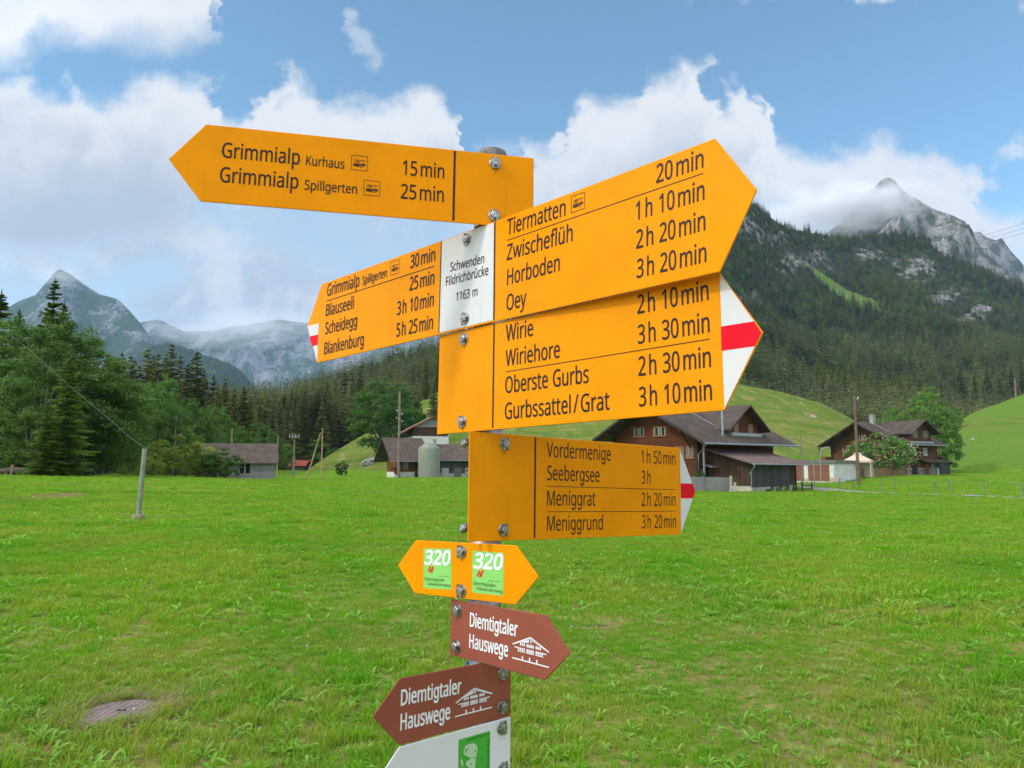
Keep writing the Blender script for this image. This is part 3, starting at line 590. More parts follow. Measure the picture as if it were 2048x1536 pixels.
# hill in the middle
place_tree('maple_tree', MAPLE, T_MAPLE, 14.0, 768, 752, 200, 1.08, 'big dark round maple on the hill left of the barn', 'maple')
place_tree('maple_tree', MAPLE, T_MAPLE, 14.0, 808, 785, 212, 0.95, 'smaller dark maple at the right side of the big round maple', 'maple')
spruces([(838, 776, 225, 1.1, 'lone spruce on the hill between the maple and the yellow boards'), (868, 752, 245, 1.2, 'broad spruce on the hill beside the left edge of the yellow boards'), (852, 700, 290, 1.0, 'spruce high on the hill above the lone spruce'), (878, 690, 300, 1.1, 'spruce high on the hill at the left edge of the yellow boards')], None, 'spruces on the hill', SPR_MID)
# around the right farm
place_tree('elder_bush', ELDER, T_BUSH, 6.2, 1765, 863, 118, 1.0, 'cream-flowering elder bush in front of the right farmhouse', 'bush', rz=0.4,
           extra=('blossoms', raw_mesh('blossoms', crown_leaves(463, 520, 7, 1, (5.15, 4.1, 6.35), 0.13, 0.14, 0.028), M_BLOOM)))
for px, top, d, w, lab in [(1852, 768, 152, 0.95, 'tall round green tree behind the right end of the right farmhouse'), (1884, 808, 148, 0.85, 'green tree at the right end of the right farmhouse'), (1780, 806, 215, 0.7, 'pale broadleaf tree above the roof of the right farmhouse'), (1806, 824, 200, 0.9, 'broadleaf tree behind the chimney of the right farmhouse'),
                           (1911, 812, 235, 0.9, 'round bushy tree in the dip left of the right pasture'), (1750, 830, 205, 0.9, 'broadleaf tree behind the ridge of the right farmhouse'), (1480, 748, 335, 0.8, 'broadleaf tree on the hill top beside the white board tip'), (1505, 760, 335, 0.9, 'low broadleaf tree right of the board tip on the hill top')]:
    place_tree('broadleaf_tree', LEAF_MID[int(px) % 3], T_MID, 12, px, top, d, w, lab, 'tree', 'broadleaf trees round the right farm')

yel = [(1566, 716, 600), (1577, 706, 610), (1592, 722, 590), (1606, 712, 600), (1620, 730, 585), (1634, 716, 600), (1648, 724, 590), (1662, 738, 575), (1676, 730, 590), (1690, 735, 580), (1702, 722, 600), (1716, 748, 560), (1728, 738, 575), (1742, 742, 570), (1755, 760, 550), (1768, 745, 570), (1782, 752, 560), (1800, 748, 565), (1818, 744, 570), (1836, 752, 560), (1548, 722, 600), (1558, 735, 580), (1612, 748, 560), (1655, 755, 560), (1690, 762, 550), (1730, 765, 545), (1775, 772, 540), (1850, 765, 550), (1880, 750, 570), (1920, 742, 580), (1948, 738, 590), (1972, 735, 600), (1996, 742, 590), (2020, 730, 600), (2042, 725, 610)]
spruces(yel[:28], 'yellowish spruce standing out at the foot of the rocky mountain behind the farms', 'yellowish spruces at the mountain foot', SPR_MIDY, 1.75)
spruces(yel[28:], 'tall spruce at the forest edge above the right pasture', 'spruces above the right pasture', SPR_MID, 1.5)
# --- the forest on the mountain: nearest trees single, the rest one mass
def free_of_clear(px, py): return clear_f(px, py) < 0.30
cand = []
r_ = random.Random(5)
while len(cand) < 30000:
    ci = r_.random() * (mount.ncol - 1); t = r_.random() ** 1.15
    p, px, py = mount.point(ci, t)
    if px > 2420 or px < 340: continue
    if 905 < px < 1440 and r_.random() < 0.6: continue
    if not free_of_clear(px, py): continue
    rk = rock_f(px, py)
    if rk > 0.25 and r_.random() < rk * 0.62: continue
    patchy = mnoise.noise((p.x * 0.02, p.y * 0.02, 7))
    if patchy < -0.42 and r_.random() < 0.5: continue
    cand.append((p, px, py, rk))
for _ in range(900):                                          # trees standing along the crest
    px = r_.uniform(1430, 2120); ci = (px - mount.px[0]) / 8.0; p, px, py = mount.point(ci, r_.uniform(0.93, 1.0)); cand.append((p, px, py, rock_f(px, py) * 0.5))
def inst_cloud(name, items, protos, label, cat):
    """one object of scattered copies: items = (point, rot, scale, width, proto index)"""
    me = mesh_from([it[0] for it in items], [], name)
    for k, ty, vals in (('rot', 'FLOAT', [it[1] for it in items]), ('scl', 'FLOAT', [it[2] for it in items]), ('wid', 'FLOAT', [it[2] * it[3] for it in items]), ('idx', 'INT', [it[4] for it in items])):
        me.attributes.new(k, ty, 'POINT').data.foreach_set('value', vals)
    o = link_obj(name, me); tag(o, label, cat, kind='stuff')
    ng = bpy.data.node_groups.new(name, 'GeometryNodeTree')
    ng.interface.new_socket('Geometry', in_out='INPUT', socket_type='NodeSocketGeometry'); ng.interface.new_socket('Geometry', in_out='OUTPUT', socket_type='NodeSocketGeometry')
    gi, go = N(ng, 'NodeGroupInput'), N(ng, 'NodeGroupOutput')
    g2i = N(ng, 'GeometryNodeGeometryToInstance')
    for pr in reversed(protos):
        oi = N(ng, 'GeometryNodeObjectInfo'); oi.inputs['Object'].default_value = pr; oi.inputs['As Instance'].default_value = True
        L(ng, oi.outputs['Geometry'], g2i.inputs[0])
    iop = N(ng, 'GeometryNodeInstanceOnPoints'); L(ng, gi.outputs[0], iop.inputs['Points'])
    # every prototype stays one pickable instance
    jn = N(ng, 'GeometryNodeJoinGeometry'); ng.nodes.remove(g2i)
    for n in [n for n in ng.nodes if n.bl_idname == 'GeometryNodeObjectInfo']: L(ng, n.outputs['Geometry'], jn.inputs[0])
    L(ng, jn.outputs[0], iop.inputs['Instance']); iop.inputs['Pick Instance'].default_value = True
    def attr(nm, ty):
        a = N(ng, 'GeometryNodeInputNamedAttribute', data_type=ty); a.inputs['Name'].default_value = nm; return a.outputs[0]
    L(ng, attr('idx', 'INT'), iop.inputs['Instance Index'])
    e = N(ng, 'ShaderNodeCombineXYZ'); L(ng, attr('rot', 'FLOAT'), e.inputs[2]); L(ng, e.outputs[0], iop.inputs['Rotation'])
    s = N(ng, 'ShaderNodeCombineXYZ'); w = attr('wid', 'FLOAT'); L(ng, w, s.inputs[0]); L(ng, w, s.inputs[1]); L(ng, attr('scl', 'FLOAT'), s.inputs[2]); L(ng, s.outputs[0], iop.inputs['Scale'])
    L(ng, iop.outputs[0], go.inputs[0])
    md = o.modifiers.new('scatter', 'NODES'); md.node_group = ng
    return o
def proto(me):
    o = bpy.data.objects.new('proto', me); return o                     # never linked to the scene: only a source of shape
FOREST_P = [proto(m) for m in SPR_FAR] + [proto(m) for m in LEAF_FAR]
cand.sort(key=lambda c: c[0].y)
H1P = [(560, 960), (600, 951), (640, 922), (700, 884), (760, 850), (870, 786), (900, 780), (1440, 760), (1480, 769), (1560, 783), (1640, 806), (1700, 836), (1730, 856), (1780, 890), (1868, 890), (1890, 868), (1950, 823), (2048, 788), (2100, 770)]
cover = lambda px: float(np.interp(px, [q[0] for q in H1P], [q[1] for q in H1P]))
vis = [c for c in cand if (c[1] < 885 or c[1] > 1440) and 560 < c[1] < 2060 and c[2] < cover(c[1]) + 25]
near_ids = set()
for c in vis[:200]: near_ids.add(id(c))
items = []
for c in cand:
    p, px, py, rk = c
    yellow = 1545 < px < 1860 and py > 770
    dec = r_.random() < (0.10 + 0.12 * (mnoise.noise((p.x * 0.012, p.y * 0.012, 3)) > 0.1))
    hgt = (r_.uniform(13, 24) if rk < 0.2 else r_.uniform(9, 17)) * (1.5 - 0.3 * min(1, max(0, (p.y - 500) / 600)))
    if px < 900: hgt *= 0.72
    if id(c) in near_ids:
        left = px < 1000
        if dec:
            o = empty('broadleaf_tree', p, r_.random() * 6.28); s = hgt * 0.62 / 12; o.scale = (s, s, s); link_obj('crown', LEAF_MID[r_.randrange(3)], o); link_obj('trunk', T_MID, o)
            tag(o, 'broadleaf tree among the spruces at the foot of the wooded slope behind the ' + ('maple' if left else 'right farm'), 'tree', 'broadleaf trees of the ' + ('middle' if left else 'right') + ' forest edge')
        else:
            pool = SPR_MIDY if (yellow and r_.random() < 0.75) else SPR_MID
            o = empty('spruce_tree', p, r_.random() * 6.28); s = hgt / 20.4; w = s * r_.uniform(1.05, 1.45); o.scale = (w, w, s); link_obj('crown', r_.choice(pool), o); link_obj('trunk', TRUNK_ME, o)
            if pool is SPR_MIDY: tag(o, 'yellowish spruce at the foot of the rocky mountain above the right farm', 'spruce', 'yellowish spruces of the right forest edge')
            else: tag(o, 'dark spruce at the foot of the wooded slope behind the ' + ('maple' if left else 'right farm'), 'spruce', 'dark spruces of the ' + ('middle' if left else 'right') + ' forest edge')
    else:
        k = 5 + r_.randrange(2) if dec else r_.randrange(5)
        s = hgt * 0.55 / 12 if dec else hgt / 20
        items.append((p - Vector((0, 0, 0.5)), r_.random() * 6.28, s, r_.uniform(1.05, 1.5) if not dec else r_.uniform(0.9, 1.3), k))
inst_cloud('mountain_forest', items, FOREST_P, 'dense spruce forest covering the rocky mountain behind the farms', 'forest')
items = []
while len(items) < 2600:
    p, px, py = ridge.point(r_.random() * (ridge.ncol - 1), r_.uniform(0.15, 1.0) ** 0.6)
    if mnoise.noise((p.x * 0.006, p.y * 0.006, 5)) > 0.22: continue
    items.append((p - Vector((0, 0, 0.5)), r_.random() * 6.28, r_.uniform(0.9, 1.5), r_.uniform(0.9, 1.3), r_.randrange(5)))
inst_cloud('ridge_forest', items, FOREST_P, 'bluish far spruce wood on the ridge under the left mountain', 'forest')
# ------------------------------------------------------------------ farm buildings
def plank_mat(name, c1, c2, horiz=True, pitch=5.0, rough=0.8):
    m, t, p = new_mat(name)
    tcn = N(t, 'ShaderNodeTexCoord'); sxx = N(t, 'ShaderNodeSeparateXYZ'); L(t, tcn.outputs['Object'], sxx.inputs[0])
    along = sxx.outputs[2] if horiz else math_n(t, 'ADD', sxx.outputs[0], sxx.outputs[1])
    f = math_n(t, 'FRACT', math_n(t, 'MULTIPLY', along, pitch)); idx = math_n(t, 'FLOOR', math_n(t, 'MULTIPLY', along, pitch))
    wn = N(t, 'ShaderNodeTexWhiteNoise', noise_dimensions='1D'); L(t, idx, wn.inputs['W'])
    gr = noise_n(t, vec_scaled(t, tcn.outputs['Object'], (0.6, 0.6, 9) if horiz else (9, 9, 0.6)), 3.0, 6, 0.65)
    big = noise_n(t, tcn.outputs['Object'], 0.5, 4, 0.6)
    k = math_n(t, 'ADD', math_n(t, 'MULTIPLY', gr, 0.6), math_n(t, 'ADD', math_n(t, 'MULTIPLY', wn.outputs[0], 0.35), math_n(t, 'MULTIPLY_ADD', big, 0.9, -0.55)), clamp=True)
    col = mixc(t, k, c1, c2)
    gap = smooth(t, math_n(t, 'ABSOLUTE', math_n(t, 'SUBTRACT', f, 0.5)), 0.42, 0.5)
    col = mixc(t, math_n(t, 'MULTIPLY', gap, 0.75), col, tuple(x * 0.25 for x in c1))
    L(t, col, p.inputs['Base Color']); p.inputs['Roughness'].default_value = rough; p.inputs['Specular IOR Level'].default_value = 0.2
    b = N(t, 'ShaderNodeBump'); b.inputs['Strength'].default_value = 0.6; b.inputs['Distance'].default_value = 0.02; b.invert = True
    L(t, gap, b.inputs['Height']); L(t, b.outputs[0], p.inputs['Normal'])
    return m
def roof_mat(name, c1, c2, sc=1.0, tint=None):
    m, t, p = new_mat(name)
    tcn = N(t, 'ShaderNodeTexCoord'); v = tcn.outputs['Object']
    br = N(t, 'ShaderNodeTexBrick'); sx3 = N(t, 'ShaderNodeSeparateXYZ'); L(t, v, sx3.inputs[0])
    cb = N(t, 'ShaderNodeCombineXYZ'); L(t, math_n(t, 'ADD', sx3.outputs[1], sx3.outputs[0]), cb.inputs[0]); L(t, math_n(t, 'MULTIPLY', sx3.outputs[2], 2.0), cb.inputs[1])
    L(t, cb.outputs[0], br.inputs['Vector']); br.inputs['Scale'].default_value = 2.2 * sc
    br.inputs['Color1'].default_value = (*c1, 1); br.inputs['Color2'].default_value = (*c2, 1); br.inputs['Mortar'].default_value = (*[x * 0.35 for x in c1], 1)
    br.inputs['Mortar Size'].default_value = 0.025; br.inputs['Brick Width'].default_value = 0.5; br.inputs['Row Height'].default_value = 0.35
    n = noise_n(t, v, 0.9, 6, 0.65); n2 = noise_n(t, v, 9.0, 4, 0.7)
    col = mixc(t, smooth(t, n, 0.35, 0.7, 0.0, 0.7), br.outputs[0], tint or tuple(x * 1.45 for x in c2))
    col = mixc(t, smooth(t, n2, 0.35, 0.7, 0.35, 0.0), col, tuple(x * 0.4 for x in c1))
    L(t, col, p.inputs['Base Color']); p.inputs['Roughness'].default_value = 0.85; p.inputs['Specular IOR Level'].default_value = 0.25
    b = N(t, 'ShaderNodeBump'); b.inputs['Strength'].default_value = 0.7; b.inputs['Distance'].default_value = 0.04
    L(t, br.outputs['Fac'], b.inputs['Height']); b.invert = True; L(t, b.outputs[0], p.inputs['Normal'])
    return m
W_RED = plank_mat('reddish log wood', (0.060, 0.020, 0.009), (0.175, 0.056, 0.022))
W_RED2 = plank_mat('orange log wood', (0.11, 0.045, 0.018), (0.27, 0.11, 0.040))
W_MID = plank_mat('brown log wood', (0.060, 0.028, 0.016), (0.165, 0.080, 0.042))
W_DARK = plank_mat('dark log wood', (0.030, 0.020, 0.014), (0.085, 0.052, 0.034))
W_BROWNV = plank_mat('brown upright boards', (0.040, 0.024, 0.015), (0.115, 0.066, 0.040), False, 4.5)
W_GREYV = plank_mat('weathered grey boards', (0.035, 0.034, 0.034), (0.13, 0.125, 0.12), False, 4.5)
W_LGREY = plank_mat('silver grey boards', (0.17, 0.17, 0.165), (0.29, 0.285, 0.275), False, 5.0)
W_TAN = plank_mat('tan fence boards', (0.19, 0.125, 0.065), (0.33, 0.235, 0.135), False, 4.0)
W_FENCE = plank_mat('grey fence pickets', (0.15, 0.15, 0.145), (0.27, 0.265, 0.25), False, 6.0)
SHINGLE_W = plank_mat('weathered wall shingles', (0.19, 0.185, 0.18), (0.44, 0.43, 0.42), True, 4.0)
RF_DARK = roof_mat('mossy dark shingles', (0.075, 0.056, 0.045), (0.105, 0.080, 0.064), 1.0)
RF_PURP = roof_mat('purple brown tiles', (0.175, 0.115, 0.105), (0.215, 0.145, 0.135), 0.9, (0.24, 0.165, 0.15))
RF_BRN = roof_mat('brown tiles', (0.105, 0.076, 0.060), (0.145, 0.106, 0.085), 1.0, (0.19, 0.15, 0.125))
RF_ORNG = roof_mat('faded orange tiles', (0.36, 0.17, 0.085), (0.30, 0.15, 0.085), 0.8, (0.22, 0.13, 0.09))
RF_RED = roof_mat('red tiles', (0.32, 0.055, 0.032), (0.26, 0.06, 0.04), 0.7, (0.36, 0.10, 0.07))
PLASTER = mat('white plaster', (0.68, 0.67, 0.64), (0.56, 0.55, 0.52), 1.2, 0.9, bump=0.2, spots=(1.6, 0.66, (0.42, 0.39, 0.33)))
STONE_G = mat('grey concrete', (0.36, 0.35, 0.33), (0.25, 0.245, 0.23), 2.0, 0.9, bump=0.4)
TRIM_G = mat('zinc gutter', (0.36, 0.40, 0.42), (0.28, 0.31, 0.33), 3.0, 0.45, metal=0.6)
FRAME_W = mat('orange brown window frame', (0.30, 0.125, 0.05), (0.22, 0.09, 0.035), 5.0, 0.6)
FRAME_WH = mat('white window frame', (0.66, 0.65, 0.62), None, 5.0, 0.6)
GREENSH = mat('green shutter paint', (0.055, 0.15, 0.095), (0.04, 0.11, 0.07), 5.0, 0.6)
DKGREENSH = mat('dark green shutter paint', (0.018, 0.042, 0.026), (0.012, 0.028, 0.018), 5.0, 0.6)
CURTAIN = mat('pale curtain', (0.42, 0.40, 0.36), (0.26, 0.25, 0.22), 9.0, 0.9, stretch=(6, 6, 0.4))
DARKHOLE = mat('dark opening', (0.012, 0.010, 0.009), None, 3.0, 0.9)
GLASS = mat('window glass', (0.035, 0.045, 0.05), (0.02, 0.026, 0.03), 2.0, 0.08)
METAL_R = mat('sheet metal', (0.50, 0.55, 0.58), (0.42, 0.46, 0.49), 2.0, 0.35, metal=0.7)
RAFTER = mat('dark rafters', (0.045, 0.026, 0.017), (0.03, 0.018, 0.012), 4.0, 0.8)

def house_root(name, px, d, yaw_deg, W, label, cat, group=None, z=None, corner='right'):
    """Empty at the near front corner; local x runs along the front, y away from the viewer"""
    p = at(px, 940, d); z0 = drop(p.x, p.y) if z is None else z
    th = R(yaw_deg)
    o = empty(name, (p.x, p.y, z0), -th)
    if corner == 'right':
        o.location = (p.x - W * math.cos(th), p.y + W * math.sin(th), z0)
    tag(o, label, cat, group); return o
def window(parent, face, u, z, w, h, at_, frame=FRAME_W, shutters=None, n=2, curtain=True, name='window'):
    """face 'f': wall y = at_ looking to -y; face 'r': wall x = at_ looking to +x; u = position along the wall"""
    def bx(mb, a0, a1, z0, z1, d0, d1):
        if face == 'f': mb.box(a0, a1, at_ - d1, at_ - d0, z0, z1)
        else: mb.box(at_ + d0, at_ + d1, a0, a1, z0, z1)
    fr = MB(); t = 0.10
    bx(fr, u - w / 2, u - w / 2 + t, z, z + h, 0.003, 0.07); bx(fr, u + w / 2 - t, u + w / 2, z, z + h, 0.003, 0.07)
    bx(fr, u - w / 2 + t, u + w / 2 - t, z, z + t, 0.003, 0.07); bx(fr, u - w / 2 + t, u + w / 2 - t, z + h - t, z + h, 0.003, 0.07)
    for k in range(1, n): c = u - w / 2 + w * k / n; bx(fr, c - t * 0.45, c + t * 0.45, z + t, z + h - t, 0.003, 0.06)
    bx(fr, u - w / 2 - 0.06, u + w / 2 + 0.06, z - 0.05, z - 0.002, 0.003, 0.14)
    f = fr.build(name, frame, parent)
    g = MB(); bx(g, u - w / 2 + t, u + w / 2 - t, z + t, z + h - t, 0.006, 0.02); g.build('pane', GLASS, f)
    if curtain:
        c = MB()
        for k in range(n):
            a = u - w / 2 + w * k / n; ww = w / n
            bx(c, a + t, a + t + ww * 0.16, z + t, z + h - t, 0.022, 0.034); bx(c, a + ww * 0.84 - t, a + ww - t, z + t, z + h - t, 0.022, 0.034)
        c.build('curtain', CURTAIN, f)
    if shutters is not None:
        for sg in (-1, 1):
            s = MB(); a = u + sg * (w / 2 + 0.24 * w + 0.02); bx(s, a - 0.24 * w, a + 0.24 * w, z, z + h, 0.004, 0.05); s.build('shutter', shutters, parent)
    return f
def gable_prism(W, L_, hw, hr, y0, y1):
    return [(0, y0, 0), (W, y0, 0), (W, y0, hw), (W / 2, y0, hr), (0, y0, hw)], (0, y1 - y0, 0)
def roof_pair(mb, xm, half, zr, ze, y0, y1, th=0.22, half_r=None, ze_r=None):
    """two sloping slabs meeting on a ridge that runs along y"""
    for sg in (-1, 1):
        a = Vector((xm, y0, zr)); b = Vector((xm + sg * half, y0, ze)) if sg < 0 or half_r is None else Vector((xm + half_r, y0, ze_r)); n = Vector((0, 0, -th))
        poly = [a, b, b + n, a + n]
        mb.prism(poly if sg > 0 else poly[::-1], (0, y1 - y0, 0))
def chalet(px, d, yaw, W, L_, hw, hr, plinth, ov, ovf, label, wallm, roofm, cross=None, z=None, chimney=None, wins_f=(), wins_r=(), shut=None, name='farmhouse', ovr=None):
    ovr = ov if ovr is None else ovr
    o = house_root(name, px, d, yaw, W, label, 'farmhouse', z=z)
    slope = (hr - hw) / (W / 2)
    mb = MB(); mb.prism(*gable_prism(W, L_, hw, hr, 0, L_)); mb.build('wall', wallm, o)
    for i, c in enumerate((0.0, W)):                         # corner posts / log ends
        pb = MB(); pb.box(c - 0.14, c + 0.14, -0.16, -0.004, plinth, hw - 0.25); pb.build('corner_post', W_DARK, o)
    pl = MB(); pl.box(-0.06, W + 0.06, -0.06, L_ + 0.06, -0.8, plinth); pl.build('plinth', PLASTER, o)
    rf = MB(); roof_pair(rf, W / 2, W / 2 + ov, hr + 0.30, hw + 0.30 - slope * ov, -ovf, L_ + 0.9, half_r=W / 2 + ovr, ze_r=hw + 0.30 - slope * ovr); r = rf.build('roof', roofm, o)
    rb = MB()                                                # purlins and brackets under the deep front eave
    for k in (0.06, 0.28, 0.5, 0.72, 0.94):
        x = W * k; zz = hr - abs(x - W / 2) * slope - 0.16; rb.box(x - 0.11, x + 0.11, -ovf + 0.15, -0.17, zz - 0.12, zz + 0.14)
    for k in (0.06, 0.94):
        x = W * k; zz = hr - abs(x - W / 2) * slope - 0.5; rb.tube([(x, -0.15, zz - 1.3), (x, -ovf * 0.75, zz + 0.2)], 0.09, 6)
    rb.build('purlin', RAFTER, o)
    gt = MB(); ze = hw + 0.30 - slope * ovr; gt.tube([(W + ovr + 0.06, -ovf, ze - 0.14), (W + ovr + 0.06, L_ + 0.9, ze - 0.10)], 0.10, 8); gt.build('gutter', TRIM_G, o)
    vb = MB()                                                # verge boards
    for sg in (-1, 1):
        a = Vector((W / 2, -ovf - 0.05, hr + 0.28)); b = Vector((W / 2 + sg * (W / 2 + (ovr if sg > 0 else ov)), -ovf - 0.05, hw + 0.28 - slope * (ovr if sg > 0 else ov))); nn = Vector((0, 0, -0.26))
        poly = [a, b, b + nn, a + nn]; vb.prism(poly if sg > 0 else poly[::-1], (0, 0.045, 0))
    vb.build('verge_board', RAFTER, o)
    for (u, zz, w, h, n) in wins_f: window(o, 'f', u, zz, w, h, 0.0, n=n)
    for (u, zz, w, h, n) in wins_r: window(o, 'r', u, zz, w, h, W, n=n, frame=FRAME_W if shut is None else FRAME_WH)
    if cross:
        yc, wc, zr, ze_, xf, cov = cross                      # centre, width, ridge, eave, front wall x, overhang
        cw = MB(); x0 = W / 2 + 0.3
        zb = hr + 0.3 - (xf - W / 2) * slope - 0.3
        cw.prism([(xf, yc - wc / 2, zb), (xf, yc + wc / 2, zb), (xf, yc + wc / 2, ze_ - 0.12), (xf, yc, zr - 0.12), (xf, yc - wc / 2, ze_ - 0.12)], (x0 - xf, 0, 0)); dw = cw.build('cross_gable', wallm, o)
        cr = MB(); sl = (zr - ze_) / (wc / 2)
        for sg in (-1, 1):
            a = Vector((xf + cov, yc, zr)); b = Vector((xf + cov, yc + sg * (wc / 2 + 0.9), ze_ - sl * 0.9)); nn = Vector((0, 0, -0.2)); poly = [a, b, b + nn, a + nn]
            cr.prism(poly if sg < 0 else poly[::-1], (W / 2 - 0.2 - xf - cov, 0, 0))
        cr.build('cross_roof', roofm, o)
        fl = MB(); s2 = 0.06
        for sg in (-1, 1):                                    # zinc flashing where the cross gable meets the main roof
            a = Vector((xf + 0.02, yc + sg * (wc / 2 + 0.12), hr + 0.30 - (xf - W / 2) * slope + 0.03)); b = Vector((W / 2 + 1.0, yc + sg * (wc / 2 + 0.12), hr + 0.30 - 1.0 * slope + 0.03))
            fl.prism([a + Vector((0, -0.13, 0)), a + Vector((0, 0.13, 0)), b + Vector((0, 0.13, 0)), b + Vector((0, -0.13, 0))], (0, 0, 0.03))
        fl.box(xf + 0.02, xf + 0.5, yc - wc / 2 + 0.01, yc + wc / 2 - 0.01, zb + 0.02, hr + 0.30 - (xf - W / 2) * slope + 0.06)
        fl.build('flashing', TRIM_G, o)
        ww = 0.85
        for sg in (-1, 1):
            window(o, 'r', yc + sg * wc * 0.24, ze_ - 1.25, ww, 1.25, xf, n=2, frame=FRAME_W, shutters=shut)
    if chimney:
        x, y, h = chimney; cb = MB(); zz = hr + 0.3 - abs(x - W / 2) * slope
        cb.box(x - 0.35, x + 0.35, y - 0.35, y + 0.35, zz - 0.6, zz + h); cb.box(x - 0.45, x + 0.45, y - 0.45, y + 0.45, zz + h, zz + h + 0.12)
        c = cb.build('chimney', STONE_G, r)
    return o, slope

# --- near farmhouse on the right, half behind the boards
NF = at(1395, 940, 75); NFZ = 1.6 - (978 - YH) * 75 / FPX
nf, nf_sl = chalet(1395, 75, 50, 11.0, 14.0, 5.6, 8.5, 1.2, 1.25, 2.2, 'reddish log farmhouse half hidden by the yellow boards, with a gabled roof room', W_RED, RF_DARK, cross=(7.6, 5.6, 8.75, 6.75, 11.4, 1.0), z=NFZ, ovr=2.5,
                   wins_f=[(3.6, 5.4, 1.5, 1.0, 2), (6.4, 5.4, 1.7, 1.0, 2), (8.9, 3.05, 1.1, 1.25, 2), (10.15, 3.05, 0.95, 1.25, 2), (2.2, 3.05, 1.4, 1.25, 2), (5.0, 3.05, 1.6, 1.25, 2)], wins_r=[(1.9, 3.2, 0.9, 0.9, 2)], chimney=(5.6, 6.5, 1.2))
fp = MB(); fp.tube([(12.0, 3.0, 5.2), (12.0, 3.0, 8.1)], 0.10, 10); fp.tube([(12.0, 3.0, 8.1), (12.0, 3.0, 8.2)], 0.16, 10); fp.build('stove_pipe', TRIM_G, nf)
dp = MB(); dp.tube([(13.4, -1.9, 4.25), (12.4, -0.8, 3.9), (11.25, -0.12, 3.5), (11.2, -0.12, -0.3)], 0.06, 8); dp.build('drain_pipe', TRIM_G, nf)
pst = MB(); pst.box(12.1, 12.25, -0.6, -0.45, -0.4, 4.6); pst.build('eave_post', W_LGREY, nf)
awn = MB(); awn.prism([(11.02, 0.6, 2.45), (11.02, 2.6, 2.45), (12.3, 2.6, 2.15), (12.3, 0.6, 2.15)], (0, 0, 0.05)); awn.build('tin_awning', METAL_R, nf)
dr = MB(); dr.box(11.004, 11.05, 1.4, 2.5, 0.0, 2.1); dr.build('door_opening', DARKHOLE, nf)
# its lean-to shed
ls = house_root('lean_to_shed', 1500, 72.4, 50, 5.2, 'dark board shed with a long sloping purple brown roof before the reddish farmhouse', 'shed', z=NFZ + 0.05)
mb = MB(); Ls = 8.2
mb.prism([(0.0, 0, 0.35), (5.2, 0, 0.35), (5.2, 0, 2.55), (0.0, 0, 4.0)], (0, Ls, 0)); mb.build('front_wall', W_BROWNV, ls)
sw = MB(); sw.box(5.203, 5.25, 0.02, Ls - 1.2, 0.2, 2.5); sw.build('side_wall', W_GREYV, ls)
rf = MB(); rf.prism([(-0.9, -0.9, 4.38), (6.1, -0.9, 2.52), (6.1, -0.9, 2.40), (-0.9, -0.9, 4.26)], (0, Ls + 2.0, 0)); rf.build('roof', RF_PURP, ls)
gt = MB(); gt.tube([(6.16, -0.9, 2.42), (6.16, Ls + 1.1, 2.38)], 0.075, 8); gt.tube([(6.16, -0.7, 2.40), (6.1, -0.7, 2.1), (5.3, -0.35, 1.5)], 0.05, 8); gt.build('gutter', TRIM_G, ls)
ft = MB(); ft.box(0.1, 5.2, 0.05, 1.2, -0.6, 0.349); ft.build('plinth', mat('pale plinth', (0.52, 0.48, 0.36), (0.42, 0.39, 0.30), 3, 0.9), ls)
ft = MB(); ft.box(5.21, 5.28, 0.05, 2.6, -0.6, 0.19)
for y in (4.0, 5.6, 7.0): ft.box(4.9, 5.24, y, y + 0.35, -0.6, 0.34)
ft.build('foundation', STONE_G, ls)
for y in (Ls - 0.7, Ls - 0.15, Ls + 0.3):
    pb = MB(); pb.box(5.0, 5.12, y, y + 0.12, -0.5, 2.45); pb.build('post', RAFTER, ls)
mp_ = MB(); mp_.tube([(5.3, 0.03, 0.2), (5.3, 0.03, 1.7)], 0.035, 6); mp_.build('metal_post', TRIM_G, ls)

# grey picket fence and the leaning planks beside the shed
def fence_line(name, pts, h, m, label, rails=True, th=0.05, base=0.05):
    o = empty(name, pts[0]); tag(o, label, 'fence'); mb = MB(); org = Vector(pts[0])
    for a, b in zip(pts, pts[1:]):
        a, b = Vector(a) - org, Vector(b) - org; d = b - a; n = Vector((-d.y, d.x, 0)).normalized() * th
        mb.add([a + Vector((0, 0, base)), b + Vector((0, 0, base)), b + Vector((0, 0, h)), a + Vector((0, 0, h)), a + n + Vector((0, 0, base)), b + n + Vector((0, 0, base)), b + n + Vector((0, 0, h)), a + n + Vector((0, 0, h))],
               [(0, 1, 2, 3), (4, 7, 6, 5), (0, 4, 5, 1), (3, 2, 6, 7), (0, 3, 7, 4), (1, 5, 6, 2)])
    mb.build('picket_panel', m, o)
    for p in pts:
        q = Vector(p) - org; pb = MB(); pb.box(q.x - 0.06, q.x + 0.06, q.y - 0.13, q.y - 0.01, q.z - 0.4, q.z + h + 0.06); pb.build('post', m, o)
    return o
def gp(px, d, dz=0.0):
    p = at(px, 940, d); return Vector((p.x, p.y, drop(p.x, p.y) + dz))
fence_line('picket_fence', [gp(1350, 71), gp(1405, 71), gp(1461, 71.2)], 1.35, W_FENCE, 'weathered grey picket fence between the striped board tip and the dark shed')
for px, tx, h, lab in ((1460, 4, 1.55, 'taller pale plank leaning at the end of the grey picket fence'), (1467, 2, 0.95, 'shorter pale plank leaning at the end of the grey picket fence')):
    p = gp(px, 70.6); mb = MB(); mb.box(-0.12, 0.12, -0.02, 0.02, -0.1, h); o = mb.build('plank', mat('pale planks', (0.42, 0.37, 0.30), (0.33, 0.29, 0.23), 3, 0.85)); o.location = p; o.rotation_euler = (R(-8), R(7 if tx > 3 else 12), 0.2); tag(o, lab, 'plank', 'planks by the fence')
